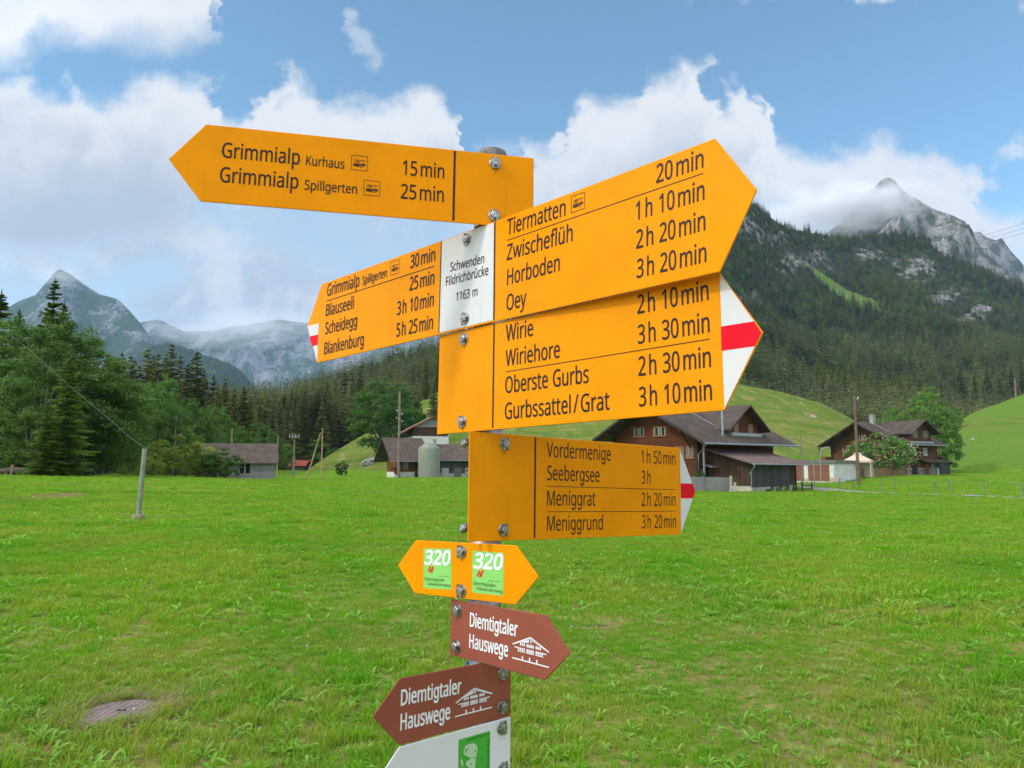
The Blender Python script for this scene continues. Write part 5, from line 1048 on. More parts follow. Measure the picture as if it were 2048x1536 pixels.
# ------------------------------------------------------------------ lettering: outlines of a humanist sign face, 500 units to the em
GLYPHS = {}
for ln in r"""/149:145,286 38,0 4,0 111,286
0229:210,144 204,81 198,56 188,35 175,18 158,6 138,-2 114,-4 85,0 61,14 43,35 30,64 22,101 20,144 22,187 29,223 41,252 59,273 84,286 114,291 144,286 168,273 186,252 199,223 207,187|55,144 56,108 61,78 68,55 80,39 95,29 114,26 134,29 149,39 160,55 168,78 173,108 174,144 173,179 168,209 160,231 149,248 134,257 114,261 95,257 80,248 68,231 61,209 56,179
1229:142,0 108,0 108,200 108,220 109,235 109,249 98,239 85,227 54,202 36,226 113,286 142,286
2229:209,0 19,0 19,29 94,105 131,144 153,177 159,194 161,212 157,233 147,248 131,257 110,260 91,258 74,253 41,233 22,257 47,274 76,286 110,290 135,288 156,281 173,270 186,255 194,236 197,214 195,192 188,172 177,153 162,133 123,93 64,34 64,32 209,32
3229:198,219 196,201 190,186 182,173 170,163 155,156 138,151 138,149 168,142 190,128 202,107 206,81 204,58 195,37 180,20 159,7 131,-1 97,-4 55,-1 18,12 18,45 57,31 97,26 130,29 153,41 165,59 170,82 167,98 160,111 149,121 133,128 113,131 89,133 62,133 62,163 90,163 112,164 129,170 143,178 153,189 160,202 162,217 158,235 148,249 131,258 109,261 82,258 59,249 37,237 20,261 37,272 58,281 82,288 109,290 148,285 176,270 192,247
5229:110,176 138,173 161,166 180,153 195,137 204,116 206,91 203,64 194,40 178,21 157,7 131,-1 99,-4 58,0 25,12 25,45 60,31 100,26 120,28 137,33 151,41 162,53 168,69 170,88 166,113 153,131 131,142 99,146 73,144 50,140 32,151 43,286 186,286 186,254 73,254 66,171 85,174
6229:22,122 25,171 37,217 47,237 61,255 77,270 98,281 123,288 153,290 172,289 188,287 188,257 172,260 154,261 129,259 108,252 91,241 79,227 70,210 63,190 57,146 60,146 75,163 97,175 128,179 151,177 171,169 188,156 200,139 208,118 211,92 208,65 199,41 186,22 168,8 146,-1 119,-4 100,-2 81,4 65,13 50,27 38,45 29,66 24,92|119,26 142,30 160,42 172,63 176,92 172,117 162,136 144,148 120,152 103,150 87,144 75,135 66,124 60,112 58,99 62,73 73,49 92,32 105,27
A256:219,0 184,89 71,89 36,0 0,0 112,287 144,287 256,0|141,207 137,219 132,236 128,250 123,234 119,219 115,207 83,121 173,121
B261:121,286 168,282 202,270 217,257 226,239 229,215 228,199 223,185 215,174 205,164 191,157 175,152 175,150 207,140 221,130 231,118 237,102 239,81 236,57 227,37 212,21 193,9 168,2 140,0 39,0 39,286|128,164 159,167 178,176 189,191 192,211 188,232 175,245 154,253 122,255 75,255 75,164|75,134 75,30 133,30 165,34 186,45 197,62 200,84 199,98 194,111 185,121 172,128 154,133 130,134
D293:268,146 264,102 250,65 229,37 199,16 162,4 119,0 39,0 39,286 127,286 168,282 202,270 230,250 251,223 264,188|230,145 227,179 218,207 202,229 181,244 154,252 122,255 75,255 75,31 114,31 149,34 178,44 201,60 217,82 227,110
F208:75,0 39,0 39,286 199,286 199,255 75,255 75,153 191,153 191,121 75,121
G292:163,151 262,151 262,11 215,0 162,-4 121,0 87,14 60,35 40,65 28,101 24,143 29,185 42,221 64,250 93,272 129,286 173,290 218,286 258,273 245,242 210,254 171,259 139,255 112,245 91,228 75,205 65,176 62,143 65,111 73,83 87,59 108,42 135,31 170,27 202,29 226,34 226,119 163,119
H297:258,0 222,0 222,134 75,134 75,0 39,0 39,286 75,286 75,165 222,165 222,286 258,286
K248:248,0 206,0 104,137 75,111 75,0 39,0 39,286 75,286 75,145 99,172 124,200 202,286 244,286 130,162
M364:165,0 71,251 69,251 71,231 72,203 72,174 72,0 39,0 39,286 92,286 180,52 182,52 272,286 325,286 325,0 289,0 289,176 289,204 291,230 292,251 290,251 195,0
O313:289,144 287,112 280,83 270,58 255,36 237,19 214,6 187,-1 157,-4 125,-1 98,7 75,19 57,37 43,58 32,83 26,112 24,144 28,185 39,221 57,250 83,272 116,286 157,291 197,286 229,272 255,251 274,221 285,185|63,144 65,110 73,81 85,58 104,41 127,31 157,27 186,31 210,41 228,58 241,81 248,110 251,144 245,192 228,228 210,245 187,256 157,259 128,256 104,245 85,228 73,205 65,177
S220:201,77 198,53 189,33 174,17 153,6 128,-2 99,-4 68,-2 42,2 20,10 20,44 56,32 101,27 120,29 136,33 149,40 158,49 163,60 165,73 164,86 159,97 151,106 139,115 98,132 66,147 43,165 29,188 24,217 27,239 36,256 50,271 68,281 90,288 115,290 159,286 194,274 183,243 151,254 115,259 98,257 85,253 74,247 67,239 62,229 61,217 62,204 67,193 74,184 86,176 123,159 166,139 181,128 192,114 199,97
T223:130,0 93,0 93,255 4,255 4,286 219,286 219,255 130,255
V241:241,286 138,0 102,0 0,286 38,286 102,103 110,80 116,60 120,40 125,60 131,81 138,103 202,286
W373:368,286 291,0 255,0 199,188 194,205 190,222 187,236 185,244 183,236 180,222 176,205 171,186 117,0 81,0 5,286 43,286 87,111 91,93 95,76 98,59 101,43 103,60 107,77 111,95 116,113 166,286 204,286 256,112 261,94 266,75 269,58 272,43 275,64 280,87 286,112 330,286
Z229:214,0 15,0 15,27 166,254 20,254 20,286 210,286 210,259 59,32 214,32
a225:115,219 150,214 174,201 188,179 192,146 192,0 167,0 160,30 158,30 139,11 117,0 86,-4 68,-2 52,3 38,11 27,24 21,40 18,60 25,88 44,109 76,123 121,128 158,130 158,142 155,165 146,180 132,187 113,190 81,185 53,174 42,200 75,213|126,104 92,100 70,91 59,77 55,59 58,44 66,33 79,27 94,24 119,28 140,39 153,59 158,86 158,105
b247:69,231 69,205 67,186 69,186 80,199 95,209 113,216 136,219 161,215 182,206 200,191 214,169 222,141 225,107 222,74 214,46 200,24 182,8 161,-1 136,-4 113,-2 95,5 80,15 69,27 67,27 59,0 34,0 34,305 69,305|130,189 109,187 94,181 82,170 75,154 71,134 69,109 69,107 73,72 82,46 101,31 131,25 156,31 174,47 184,72 188,108 184,143 174,169 156,184
c192:120,-4 93,-1 70,8 50,22 35,44 25,72 22,106 25,142 35,171 51,192 71,207 95,216 123,219 154,216 179,207 168,178 146,185 122,188 102,186 86,179 74,167 65,152 60,131 59,107 60,83 65,63 74,47 86,36 101,29 120,26 151,30 176,39 176,8 152,-1
d247:110,-4 85,-1 64,8 46,24 33,45 25,73 22,107 25,141 33,169 46,191 64,206 86,216 111,219 140,215 162,203 177,187 180,187 178,203 177,219 177,305 213,305 213,0 184,0 179,29 177,29 162,12 140,0|116,25 145,30 164,44 174,67 178,100 178,107 174,142 164,168 146,184 115,190 91,184 73,167 62,140 59,106 62,72 73,47 91,31
e226:117,219 143,216 165,207 182,192 195,173 203,149 206,122 206,101 59,101 64,69 77,45 99,31 127,26 163,30 196,41 196,10 164,-1 126,-4 97,-1 72,8 51,24 35,46 25,73 22,106 25,139 34,166 48,189 67,205 90,216|117,190 94,186 77,174 65,154 59,129 169,129 167,146 163,161 156,173 146,182 133,188
f138:133,188 79,188 79,0 44,0 44,188 6,188 6,204 44,216 44,229 46,254 52,273 62,288 76,299 93,305 113,307 137,305 155,300 146,272 131,276 114,278 98,275 88,266 81,251 79,229 79,215 133,215
g239:116,-85 94,-83 75,-79 46,-62 28,-39 57,-23 68,-37 87,-50 116,-55 140,-52 159,-42 171,-26 175,-3 175,38 172,38 161,23 142,9 128,4 110,3 85,6 63,15 45,30 31,51 22,77 19,108 22,138 31,165 45,187 63,203 85,213 110,216 128,215 143,210 162,195 173,179 176,179 176,213 210,213 210,-5 207,-30 197,-51 182,-66 164,-76 141,-83|115,33 133,35 148,42 160,53 169,68 174,87 176,108 174,130 169,149 160,164 149,176 133,183 115,186 97,183 82,175 70,163 61,148 56,129 54,108 56,87 61,69 70,54 82,43 97,36
h248:69,215 69,200 67,185 70,185 87,204 110,215 137,219 161,216 180,210 196,200 206,185 213,165 215,140 215,0 180,0 180,138 178,160 169,176 154,186 132,189 111,187 95,180 83,169 75,154 71,134 69,111 69,0 34,0 34,305 69,305
i103:69,215 69,0 34,0 34,215|52,296 66,290 71,283 73,273 71,263 66,256 52,251 44,252 37,256 33,263 31,273 33,283 37,290 44,294
k214:69,146 68,129 67,111 69,111 76,120 86,132 95,142 163,215 204,215 117,123 211,0 168,0 93,100 69,79 69,0 34,0 34,305 69,305
l103:69,0 34,0 34,305 69,305
m375:270,219 302,214 324,200 338,176 342,140 342,0 308,0 308,138 305,160 297,176 283,186 264,189 237,185 219,171 209,149 206,119 206,0 171,0 171,138 166,167 160,177 152,184 141,188 127,189 107,187 93,180 82,169 75,154 71,135 69,111 69,0 34,0 34,215 63,215 68,186 70,186 86,204 108,215 133,219 156,217 175,210 189,199 199,183 201,183 214,199 230,210 250,217
n248:138,219 171,214 196,200 210,176 215,140 215,0 180,0 180,138 178,160 169,176 154,186 132,189 102,184 83,169 73,145 69,111 69,0 34,0 34,215 63,215 68,186 70,186 88,204 111,215
o243:221,108 219,83 214,60 205,41 194,25 179,13 162,3 142,-2 121,-4 100,-2 81,3 65,13 50,25 38,41 29,60 24,83 22,108 25,141 34,168 49,190 69,206 93,216 122,219 149,216 173,206 193,190 208,168 218,141|59,108 60,84 65,64 74,47 86,35 102,28 121,25 141,28 157,35 169,47 178,64 183,84 184,108 183,132 178,152 169,168 157,179 141,187 121,189 93,184 73,168 62,142
p247:136,219 161,216 182,207 200,191 214,170 222,142 225,108 222,74 214,46 200,24 183,9 161,-1 136,-4 107,0 85,12 69,27 67,27 69,10 69,-8 69,-96 34,-96 34,215 63,215 68,186 69,186 85,202 106,215|130,189 110,187 95,181 84,171 76,156 71,138 69,115 69,108 71,83 75,63 83,47 94,35 110,28 131,25 149,28 163,36 174,49 182,66 186,86 188,108 184,141 174,167 156,184
r166:134,219 147,218 160,217 155,184 144,186 132,187 108,182 88,167 74,144 69,115 69,0 34,0 34,215 63,215 67,176 69,176 85,197 107,213 120,217
s192:174,59 171,40 164,24 151,12 134,3 113,-2 88,-4 50,0 21,10 21,42 52,30 89,24 112,27 128,33 137,43 140,56 136,71 120,83 87,98 51,114 38,123 28,133 22,146 20,162 26,186 43,204 68,215 101,219 138,215 170,204 158,176 129,186 99,190 80,188 66,183 57,175 54,164 59,149 77,137 109,123 144,107 157,99 166,88 172,75
t145:106,25 122,26 136,29 136,2 120,-2 100,-4 84,-3 69,2 56,10 46,22 39,39 37,63 37,188 6,188 6,204 37,219 51,264 72,264 72,215 134,215 134,188 72,188 72,63 75,46 82,34 92,27
u248:214,215 214,0 185,0 180,28 178,28 160,10 137,-1 110,-4 86,-2 67,4 51,15 40,30 34,49 32,74 32,215 67,215 67,77 70,54 79,38 94,28 115,25 137,28 153,34 165,45 173,61 177,80 178,103 178,215
w315:173,121 168,138 164,154 160,168 158,178 156,178 154,168 151,154 147,138 142,121 103,0 63,0 4,215 41,215 71,101 77,77 82,55 85,36 86,36 89,49 92,64 96,80 101,94 139,215 177,215 214,94 220,75 225,54 229,37 230,37 233,54 238,76 245,101 275,215 311,215 251,0 210,0
y204:0,215 38,215 85,93 92,72 98,52 103,34 104,34 112,60 123,93 166,215 204,215 112,-30 94,-65 83,-78 69,-88 53,-94 34,-96 17,-95 4,-93 4,-65 15,-67 28,-67 50,-63 65,-50 76,-29 87,-1
z188:173,0 16,0 16,23 131,188 22,188 22,215 170,215 170,188 56,27 173,27
ü248:214,215 214,0 185,0 180,28 178,28 160,10 137,-1 110,-4 86,-2 67,4 51,15 40,30 34,49 32,74 32,215 67,215 67,77 70,54 79,38 94,28 115,25 137,28 153,34 165,45 173,61 177,80 178,103 178,215|68,273 69,282 73,288 87,293 100,288 104,282 105,273 104,264 100,258 87,253 73,258 69,264|143,273 144,282 149,288 162,293 175,288 179,282 180,273 179,264 175,258 162,253 149,258 144,264""".split('\n'):
    ch = ln[0]; adv, outl = ln[1:].split(':'); GLYPHS[ch] = (int(adv) / 500.0, [[tuple(int(q) / 500.0 for q in pt.split(',')) for pt in lp.split()] for lp in outl.split('|')])
GLYPHS[' '] = (0.26, []); GLYPHS['\u2009'] = (0.10, [])
CAP = 286 / 500.0
def sign_mat(name, col, rough=0.34, var=0.90, dirt=(0.16, 0.08, 0.01), coat=0.0):
    m, t, p = new_mat(name)
    tcn = N(t, 'ShaderNodeTexCoord'); v = tcn.outputs['Object']
    a = noise_n(t, v, 9.0, 5, 0.6); st = noise_n(t, vec_scaled(t, v, (70, 2.5, 3.0)), 1.0, 4, 0.6); sp = noise_n(t, v, 150.0, 2, 0.4)
    c = mixc(t, smooth(t, a, 0.35, 0.7), col, tuple(x * var for x in col))
    c = mixc(t, smooth(t, st, 0.56, 0.82, 0.0, 0.22), c, dirt)
    c = mixc(t, smooth(t, sp, 0.755, 0.79, 0.0, 0.7), c, dirt)
    L(t, c, p.inputs['Base Color']); p.inputs['Roughness'].default_value = rough
    L(t, smooth(t, a, 0.3, 0.7, rough - 0.04, rough + 0.10), p.inputs['Roughness']); p.inputs['Specular IOR Level'].default_value = 0.06
    b = N(t, 'ShaderNodeBump'); b.inputs['Strength'].default_value = 0.06; b.inputs['Distance'].default_value = 0.01
    L(t, noise_n(t, v, 7.0, 2, 0.5), b.inputs['Height']); L(t, b.outputs[0], p.inputs['Normal'])
    return m
Y_SIGN = sign_mat('hiking sign yellow', (0.82, 0.285, 0.0012))
B_SIGN = sign_mat('sign brown', (0.27, 0.080, 0.050), 0.42, 0.90, (0.05, 0.03, 0.02))
W_SIGN = sign_mat('sign white', (0.63, 0.625, 0.635), 0.38, 0.95, (0.30, 0.28, 0.25))
R_SIGN = sign_mat('waymark red', (0.72, 0.008, 0.022), 0.35)
INK = mat('dark brown ink', (0.022, 0.010, 0.008), (0.028, 0.013, 0.011), 30, 0.45, spec=0.2)
INK_W = mat('white lettering', (0.76, 0.76, 0.78), (0.66, 0.66, 0.68), 60, 0.5)
INK_W2 = mat('sticker white', (0.82, 0.82, 0.83), None, 60, 0.5)
STK_G = mat('light green sticker', (0.235, 0.60, 0.13), (0.22, 0.57, 0.12), 20, 0.5)
STK_D = mat('green sticker', (0.050, 0.36, 0.030), (0.045, 0.33, 0.027), 20, 0.5)
PALE_G = mat('pale green print', (0.42, 0.56, 0.36), (0.38, 0.53, 0.33), 40, 0.5)
INK_G = mat('dark green ink', (0.014, 0.05, 0.012), None, 30, 0.5)
INOX = mat('stainless steel', (0.46, 0.45, 0.43), (0.22, 0.21, 0.20), 120, 0.33, metal=1.0, bump=0.15)
POLEG = mat('galvanised pole', (0.42, 0.43, 0.44), (0.27, 0.28, 0.29), 18, 0.48, metal=0.65, bump=0.1)
EMB_Y = mat('emblem yellow', (0.80, 0.55, 0.01), None, 20, 0.5); EMB_R = mat('emblem red', (0.72, 0.03, 0.02), None, 20, 0.5); EMB_K = mat('emblem black', (0.012, 0.012, 0.012), None, 20, 0.5)

PY = 1.50                                                     # the pole stands a metre and a half before the eye
ax_t, ax_b = at(984, 303, PY), at(961, 1500, PY)
def axis_at(py):
    t = (py - 303.0) / (1500.0 - 303.0); p = ax_t.lerp(ax_b, t); z = at(970, py, PY).z; p.z = z; return p
AXD = (ax_t - ax_b).normalized()
gbase = ax_b + AXD * ((0.0 - ax_b.z) / AXD.z)
post = empty('signpost', gbase); tag(post, 'steel hiking signpost carrying yellow, brown and white arrow boards', 'signpost')
mb = MB(); ptop = ax_t + AXD * (at(984, 313, PY).z - ax_t.z)
mb.tube([Vector((0, 0, -0.5)) + AXD * 0 - AXD * 0.0, ptop - gbase], 0.0300, 32); mb.build('pole', POLEG, post, True)
mb = MB(); mb.lathe([(0.0315, -0.03), (0.0320, 0.0), (0.028, 0.008), (0.017, 0.0125), (0.0, 0.0135)], 32); cap = mb.build('pole_cap', mat('weathered cap', (0.27, 0.25, 0.23), (0.13, 0.12, 0.11), 90, 0.8, bump=0.5), post, True)
cap.location = ptop - gbase + AXD * 0.001

class Board:
    """a plate on the pole: its plane (yaw, tilt) passes just before the pole; traced corners are carried onto that plane"""
    def __init__(s, yaw, tilt, py, off=0.041, normal=None, anchor=None):
        s.n = normal or Vector((math.sin(R(yaw)) * math.cos(R(tilt)), -math.cos(R(yaw)) * math.cos(R(tilt)), math.sin(R(tilt))))
        s.a = anchor or (axis_at(py) + s.n * off)
        s.u = Vector((0, 0, 1)).cross(s.n).normalized(); s.v = s.n.cross(s.u)
        s.M = Matrix(((s.u.x, s.v.x, s.n.x, s.a.x), (s.u.y, s.v.y, s.n.y, s.a.y), (s.u.z, s.v.z, s.n.z, s.a.z), (0, 0, 0, 1))); s.Mi = s.M.inverted()
    def world(s, px, py):
        r = ray(px, py); e = Vector((0, 0, CAMZ)); return e + r * ((s.a - e).dot(s.n) / r.dot(s.n))
    def loc(s, px, py, lift=0.0):
        q = s.Mi @ s.world(px, py); q.z = lift; return q
def plate(name, b, polys, th, m, label, bevel=0.0012):
    """polys: front polygons in board coordinates, sharing edges"""
    bm = bmesh.new(); key = {}
    def V(p):
        k = tuple(round(c, 5) for c in p)
        if k not in key: key[k] = bm.verts.new(p)
        return key[k]
    fr = [bm.faces.new([V(p) for p in poly]) for poly in polys]
    bmesh.ops.recalc_face_normals(bm, faces=bm.faces)
    if fr[0].normal.z < 0: bmesh.ops.reverse_faces(bm, faces=bm.faces)
    ex = bmesh.ops.extrude_face_region(bm, geom=bm.faces[:])
    for e in ex['geom']:
        if isinstance(e, bmesh.types.BMVert): e.co.z -= th
    for f in bm.faces[:]: pass
    bmesh.ops.recalc_face_normals(bm, faces=bm.faces)
    ed = [e for e in bm.edges if len(e.link_faces) == 2 and e.calc_face_angle(0) > 0.5]
    bmesh.ops.bevel(bm, geom=ed, offset=bevel, segments=2, affect='EDGES', profile=0.5)
    me = bpy.data.meshes.new(name); bm.to_mesh(me); bm.free()
    o = link_obj(name, me, post, [m]); o.matrix_local = Matrix.Translation(-gbase) @ b.M
    if label: o['label'] = label
    return o
def thicken(lp, d):
    """moves a glyph outline outwards by d (outer loops run clockwise, holes the other way)"""
    n = len(lp); out = []
    for i in range(n):
        p, a, c = Vector(lp[i]), Vector(lp[i - 1]), Vector(lp[(i + 1) % n])
        e0, e1 = p - a, c - p
        if e0.length < 1e-9 or e1.length < 1e-9: out.append(tuple(p)); continue
        n0 = Vector((-e0.y, e0.x)).normalized(); n1 = Vector((-e1.y, e1.x)).normalized(); m = n0 + n1
        if m.length < 1e-3: out.append(tuple(p + n0 * d)); continue
        m.normalize(); out.append(tuple(p + m * d * min(1.5, 1 / max(0.3, m.dot(n0)))))
    return out
def flat(name, loops_list, m, parent, lift, bold=0.0):
    """flat print: closed loops (board coordinates) filled with their holes"""
    cu = bpy.data.curves.new(name, 'CURVE'); cu.dimensions = '2D'; cu.fill_mode = 'FRONT'
    if bold: loops_list = [thicken(lp, min(bold, 0.011 * getattr(loops_list, 'cap', 1.0))) for lp in loops_list]
    for lp in loops_list:
        sp = cu.splines.new('POLY'); sp.points.add(len(lp) - 1); sp.use_cyclic_u = True
        for i, q in enumerate(lp): sp.points[i].co = (q[0], q[1], 0, 1)
    to = bpy.data.objects.new(name, cu); C.objects.link(to)
    dg = bpy.context.evaluated_depsgraph_get(); me = bpy.data.meshes.new_from_object(to.evaluated_get(dg))
    bpy.data.objects.remove(to); bpy.data.curves.remove(cu); me.name = name; me.materials.clear()
    n = len(me.vertices); co = np.empty(n * 3, np.float32); me.vertices.foreach_get('co', co); co = co.reshape(-1, 3); co[:, 2] = lift; me.vertices.foreach_set('co', co.ravel())
    me.polygons.foreach_set('material_index', [0] * len(me.polygons)); me.update()
    return link_obj(name, me, parent, [m])
def text_loops(txt, A, B, h, shear=0.0, slack=0.0):
    """letters from A to B on the baseline with capital height h"""
    x = 0.0; raw = []
    for ch in txt:
        adv, lps = GLYPHS[ch]
        raw += [[(px + x, py) for px, py in lp] for lp in lps]; x += adv + slack
    xs = [p[0] for lp in raw for p in lp]; x0, x1 = min(xs), max(xs)
    A, B = Vector(A).to_2d(), Vector(B).to_2d(); d = B - A; s = d.length / (x1 - x0); d.normalize(); nn = Vector((-d.y, d.x)); k = h / CAP
    out = []
    for lp in raw:
        q = []
        for px, py in lp:
            p = A + d * ((px - x0) * s + shear * py * k) + nn * py * k; q.append((p.x, p.y))
        out.append(q)
    return out
class Loops(list): cap = 1.0
def letters(b, lines, **kw):
    out = Loops()
    for txt, x0, y0, x1, y1, hpx in lines:
        A, B = b.loc(x0, y0), b.loc(x1, y1); h = abs(b.loc(x0, y0 - hpx).y - A.y); out.cap = h; out += text_loops(txt, A, B, h, **kw)
    return out
def quad(b, pts): return [tuple(b.loc(*p).xy) for p in pts]
def stroke(a, c, w):
    a, c = Vector(a).to_2d(), Vector(c).to_2d(); d = (c - a).normalized(); n = Vector((-d.y, d.x)) * w / 2; return [tuple(a + n), tuple(a - n), tuple(c - n), tuple(c + n)]
def bar(b, x0, y0, x1, y1, wpx):
    A, B = b.loc(x0, y0), b.loc(x1, y1); w = (b.loc((x0 + x1) / 2 + wpx, (y0 + y1) / 2) - b.loc((x0 + x1) / 2, (y0 + y1) / 2)).length if abs(x1 - x0) < abs(y1 - y0) else (b.loc(x0, y0 + wpx) - A).length
    return stroke(A, B, w)
def bus(b, q):
    """bus stop pictogram in the box with corners q (top left, top right, bottom right, bottom left): list of separate small faces"""
    P = [b.loc(*p).xy for p in q]
    f = lambda x, y: tuple((P[3] * (1 - x) + P[2] * x) * (1 - y) + (P[0] * (1 - x) + P[1] * x) * y)
    w = (P[1] - P[0]).length * 0.03
    out = [stroke(f(*a), f(*c), w) for a, c in (((0, 0), (1, 0)), ((1, 0), (1, 1)), ((1, 1), (0, 1)), ((0, 1), (0, 0)))]
    out += [[f(.13, .27), f(.50, .24), f(.52, .42), f(.13, .43)], [f(.72, .31), f(.88, .33), f(.88, .46), f(.72, .46)], [f(.50, .36), f(.74, .38), f(.74, .46), f(.50, .42)]]
    for a, c in (((.15, .43), (.24, .71)), ((.23, .71), (.90, .68)), ((.30, .43), (.31, .70)), ((.37, .43), (.37, .70)), ((.43, .43), (.43, .70)), ((.73, .46), (.73, .69)), ((.52, .43), (.52, .70))):
        out.append(stroke(f(*a), f(*c), w * 0.9))
    c0 = Vector(f(.625, .28)); r = (Vector(f(.715, .28)) - c0).length
    for k in range(14):
        t0, t1 = 2 * math.pi * k / 14, 2 * math.pi * (k + 1) / 14; e = lambda t, q_: tuple(c0 + Vector((math.cos(t), math.sin(t))) * q_)
        out.append([e(t0, r), e(t1, r), e(t1, r * .6), e(t0, r * .6)])
    return out
def faces(name, polys, m, parent, lift):
    vs, fs = [], []
    for pl in polys:
        k = len(vs); a = sum(pl[i][0] * pl[(i + 1) % len(pl)][1] - pl[(i + 1) % len(pl)][0] * pl[i][1] for i in range(len(pl)))
        vs += [(x, y, lift) for x, y in (pl if a > 0 else pl[::-1])]; fs.append(tuple(range(k, k + len(pl))))
    return link_obj(name, mesh_from(vs, fs, name), parent, [m])
def bolt(b, parent, px, py, rot=0.0, back=False):
    p = b.loc(px, py); mb = MB(); r_ = random.Random(px)
    c = (p.x, p.y); z = 0.0003
    mb.lathe([(0.0, z), (0.0118, z), (0.0121, z + 0.0008), (0.0112, z + 0.0019), (0.0, z + 0.002)], 28, 0, c)
    hexp = lambda rad: [(c[0] + rad * math.cos(rot + k * math.pi / 3), c[1] + rad * math.sin(rot + k * math.pi / 3)) for k in range(6)]
    a, d_ = hexp(0.0083), hexp(0.0072); z1, z2 = z + 0.0021, z + 0.0080
    vs = [(*q, z1) for q in a] + [(*q, z2 - 0.0007) for q in a] + [(*q, z2) for q in d_]
    fs = [tuple(range(12, 18))] + [(k, (k + 1) % 6, 6 + (k + 1) % 6, 6 + k) for k in range(6)] + [(6 + k, 6 + (k + 1) % 6, 12 + (k + 1) % 6, 12 + k) for k in range(6)]
    mb.add(vs, fs); mb.lathe([(0.0048, z2 + 0.0002), (0.0034, z2 + 0.0004), (0.0, z2 + 0.0003)], 16, 0, c)
    return mb.build('bolt', INOX, parent)
def clamp(b, px, py):
    """pipe clamp round the pole behind a bolt"""
    w = b.world(px, py); ay_ = axis_at(py); dz = (w.z - ay_.z); a = ay_ + AXD * dz / AXD.z
    mb = MB(); mb.lathe([(0.0304, -0.0125), (0.0345, -0.0125), (0.0345, 0.0125), (0.0304, 0.0125)], 32)
    t = (w - b.n * 0.004 - a); t.z = 0; d = t.normalized(); n = Vector((-d.y, d.x, 0))
    for s0, s1, hw in ((0.033, max(0.036, t.length + 0.010), 0.004),):
        for sg in (-1, 1):
            vs = [d * s + n * (sg * 0.0045 + o) + Vector((0, 0, z)) for z in (-0.012, 0.012) for s, o in ((s0, -0.0016), (s1, -0.0016), (s1, 0.0016), (s0, 0.0016))]
            mb.add(vs, [(0, 1, 2, 3), (7, 6, 5, 4), (0, 4, 5, 1), (1, 5, 6, 2), (2, 6, 7, 3), (3, 7, 4, 0)])
    o = mb.build('pipe_clamp', INOX, post); o.location = a - gbase; return o

# ---- top board
b1_ = Board(11.9, 1.7, 352)
p1 = plate('sign_board', b1_, [[b1_.loc(*p) for p in ((412.4, 248.2), (337, 317.7), (400.5, 402.5), (1067, 457.9), (1067.7, 316.1))]], 0.003, Y_SIGN, 'topmost yellow board pointing left to Grimmialp Kurhaus')
for ln_ in [('Grimmialp', 443.4, 314.6, 598.9, 329.3, 30.2), ('Kurhaus', 612, 330.2, 688.2, 337.7, 18.9), ('Grimmialp', 439.5, 363.6, 595.8, 377.7, 30.2), ('Spillgerten', 609, 379.1, 713.6, 387.9, 19.2), ('15\u2009min', 805.4, 349.3, 888, 357.1, 28.9), ('25\u2009min', 801.7, 396.8, 887, 404, 29.2)]: flat('lettering', letters(b1_, [ln_]), INK, p1, 0.0005, 0.0004)
faces('pictogram', bus(b1_, [(703.4, 310.3), (735.3, 313.2), (734.1, 342.1), (702.5, 339.2)]), INK, p1, 0.0005); faces('pictogram', bus(b1_, [(728.2, 360.1), (760.5, 363.4), (759.5, 392.7), (727.5, 389.8)]), INK, p1, 0.0005)
flat('dividing_line', [bar(b1_, 909.7, 301.9, 906.6, 441.1, 4.2)], INK, p1, 0.0005)
for p in ((990.2, 326.3), (988.6, 431.4)): bolt(b1_, p1, *p); clamp(b1_, *p)

# ---- big two-way board with the white place panel: a slightly bent plate
b2_ = Board(-43.9, 2.8, 560)
sepT, sepB = b2_.world(991.3, 441.9), b2_.world(989.4, 640.5); ln = (sepT - sepB).normalized()
nR = b2_.n.copy(); nR.rotate(Matrix.Rotation(R(-3.6), 3, ln))
b2r = Board(0, 0, 0, normal=nR, anchor=(sepT + sepB) / 2)
to2 = lambda px, py: b2_.Mi @ b2r.world(px, py)
Lp = [b2_.loc(991.3, 441.9), b2_.loc(643.4, 568), b2_.loc(614.1, 652.4), b2_.loc(634.2, 725.8), b2_.loc(989.4, 643.4)]
Rp = [b2_.loc(989.4, 643.4), to2(1439.5, 543.3), to2(1513.7, 379.1), to2(1429.7, 276.2), b2_.loc(991.3, 441.9)]
p2 = plate('sign_board', b2_, [Lp, Rp], 0.003, Y_SIGN, 'large two-way yellow board with a white place panel, pointing right to Tiermatten and left to Blankenburg')
panel = flat('place_panel', [quad(b2_, [(883.6, 482.6), (988.6, 444.6), (986.8, 640.0), (878.9, 665.4)])], W_SIGN, p2, 0.0004)
flat('waymark', [quad(b2_, [(614.9, 652.3), (638.1, 646.7), (634.6, 724.5)])], W_SIGN, p2, 0.0004)
flat('waymark_stripe', [quad(b2_, [(619.2, 673.2), (636.9, 669), (635.7, 690.1), (624.6, 692.5)])], R_SIGN, p2, 0.0008)
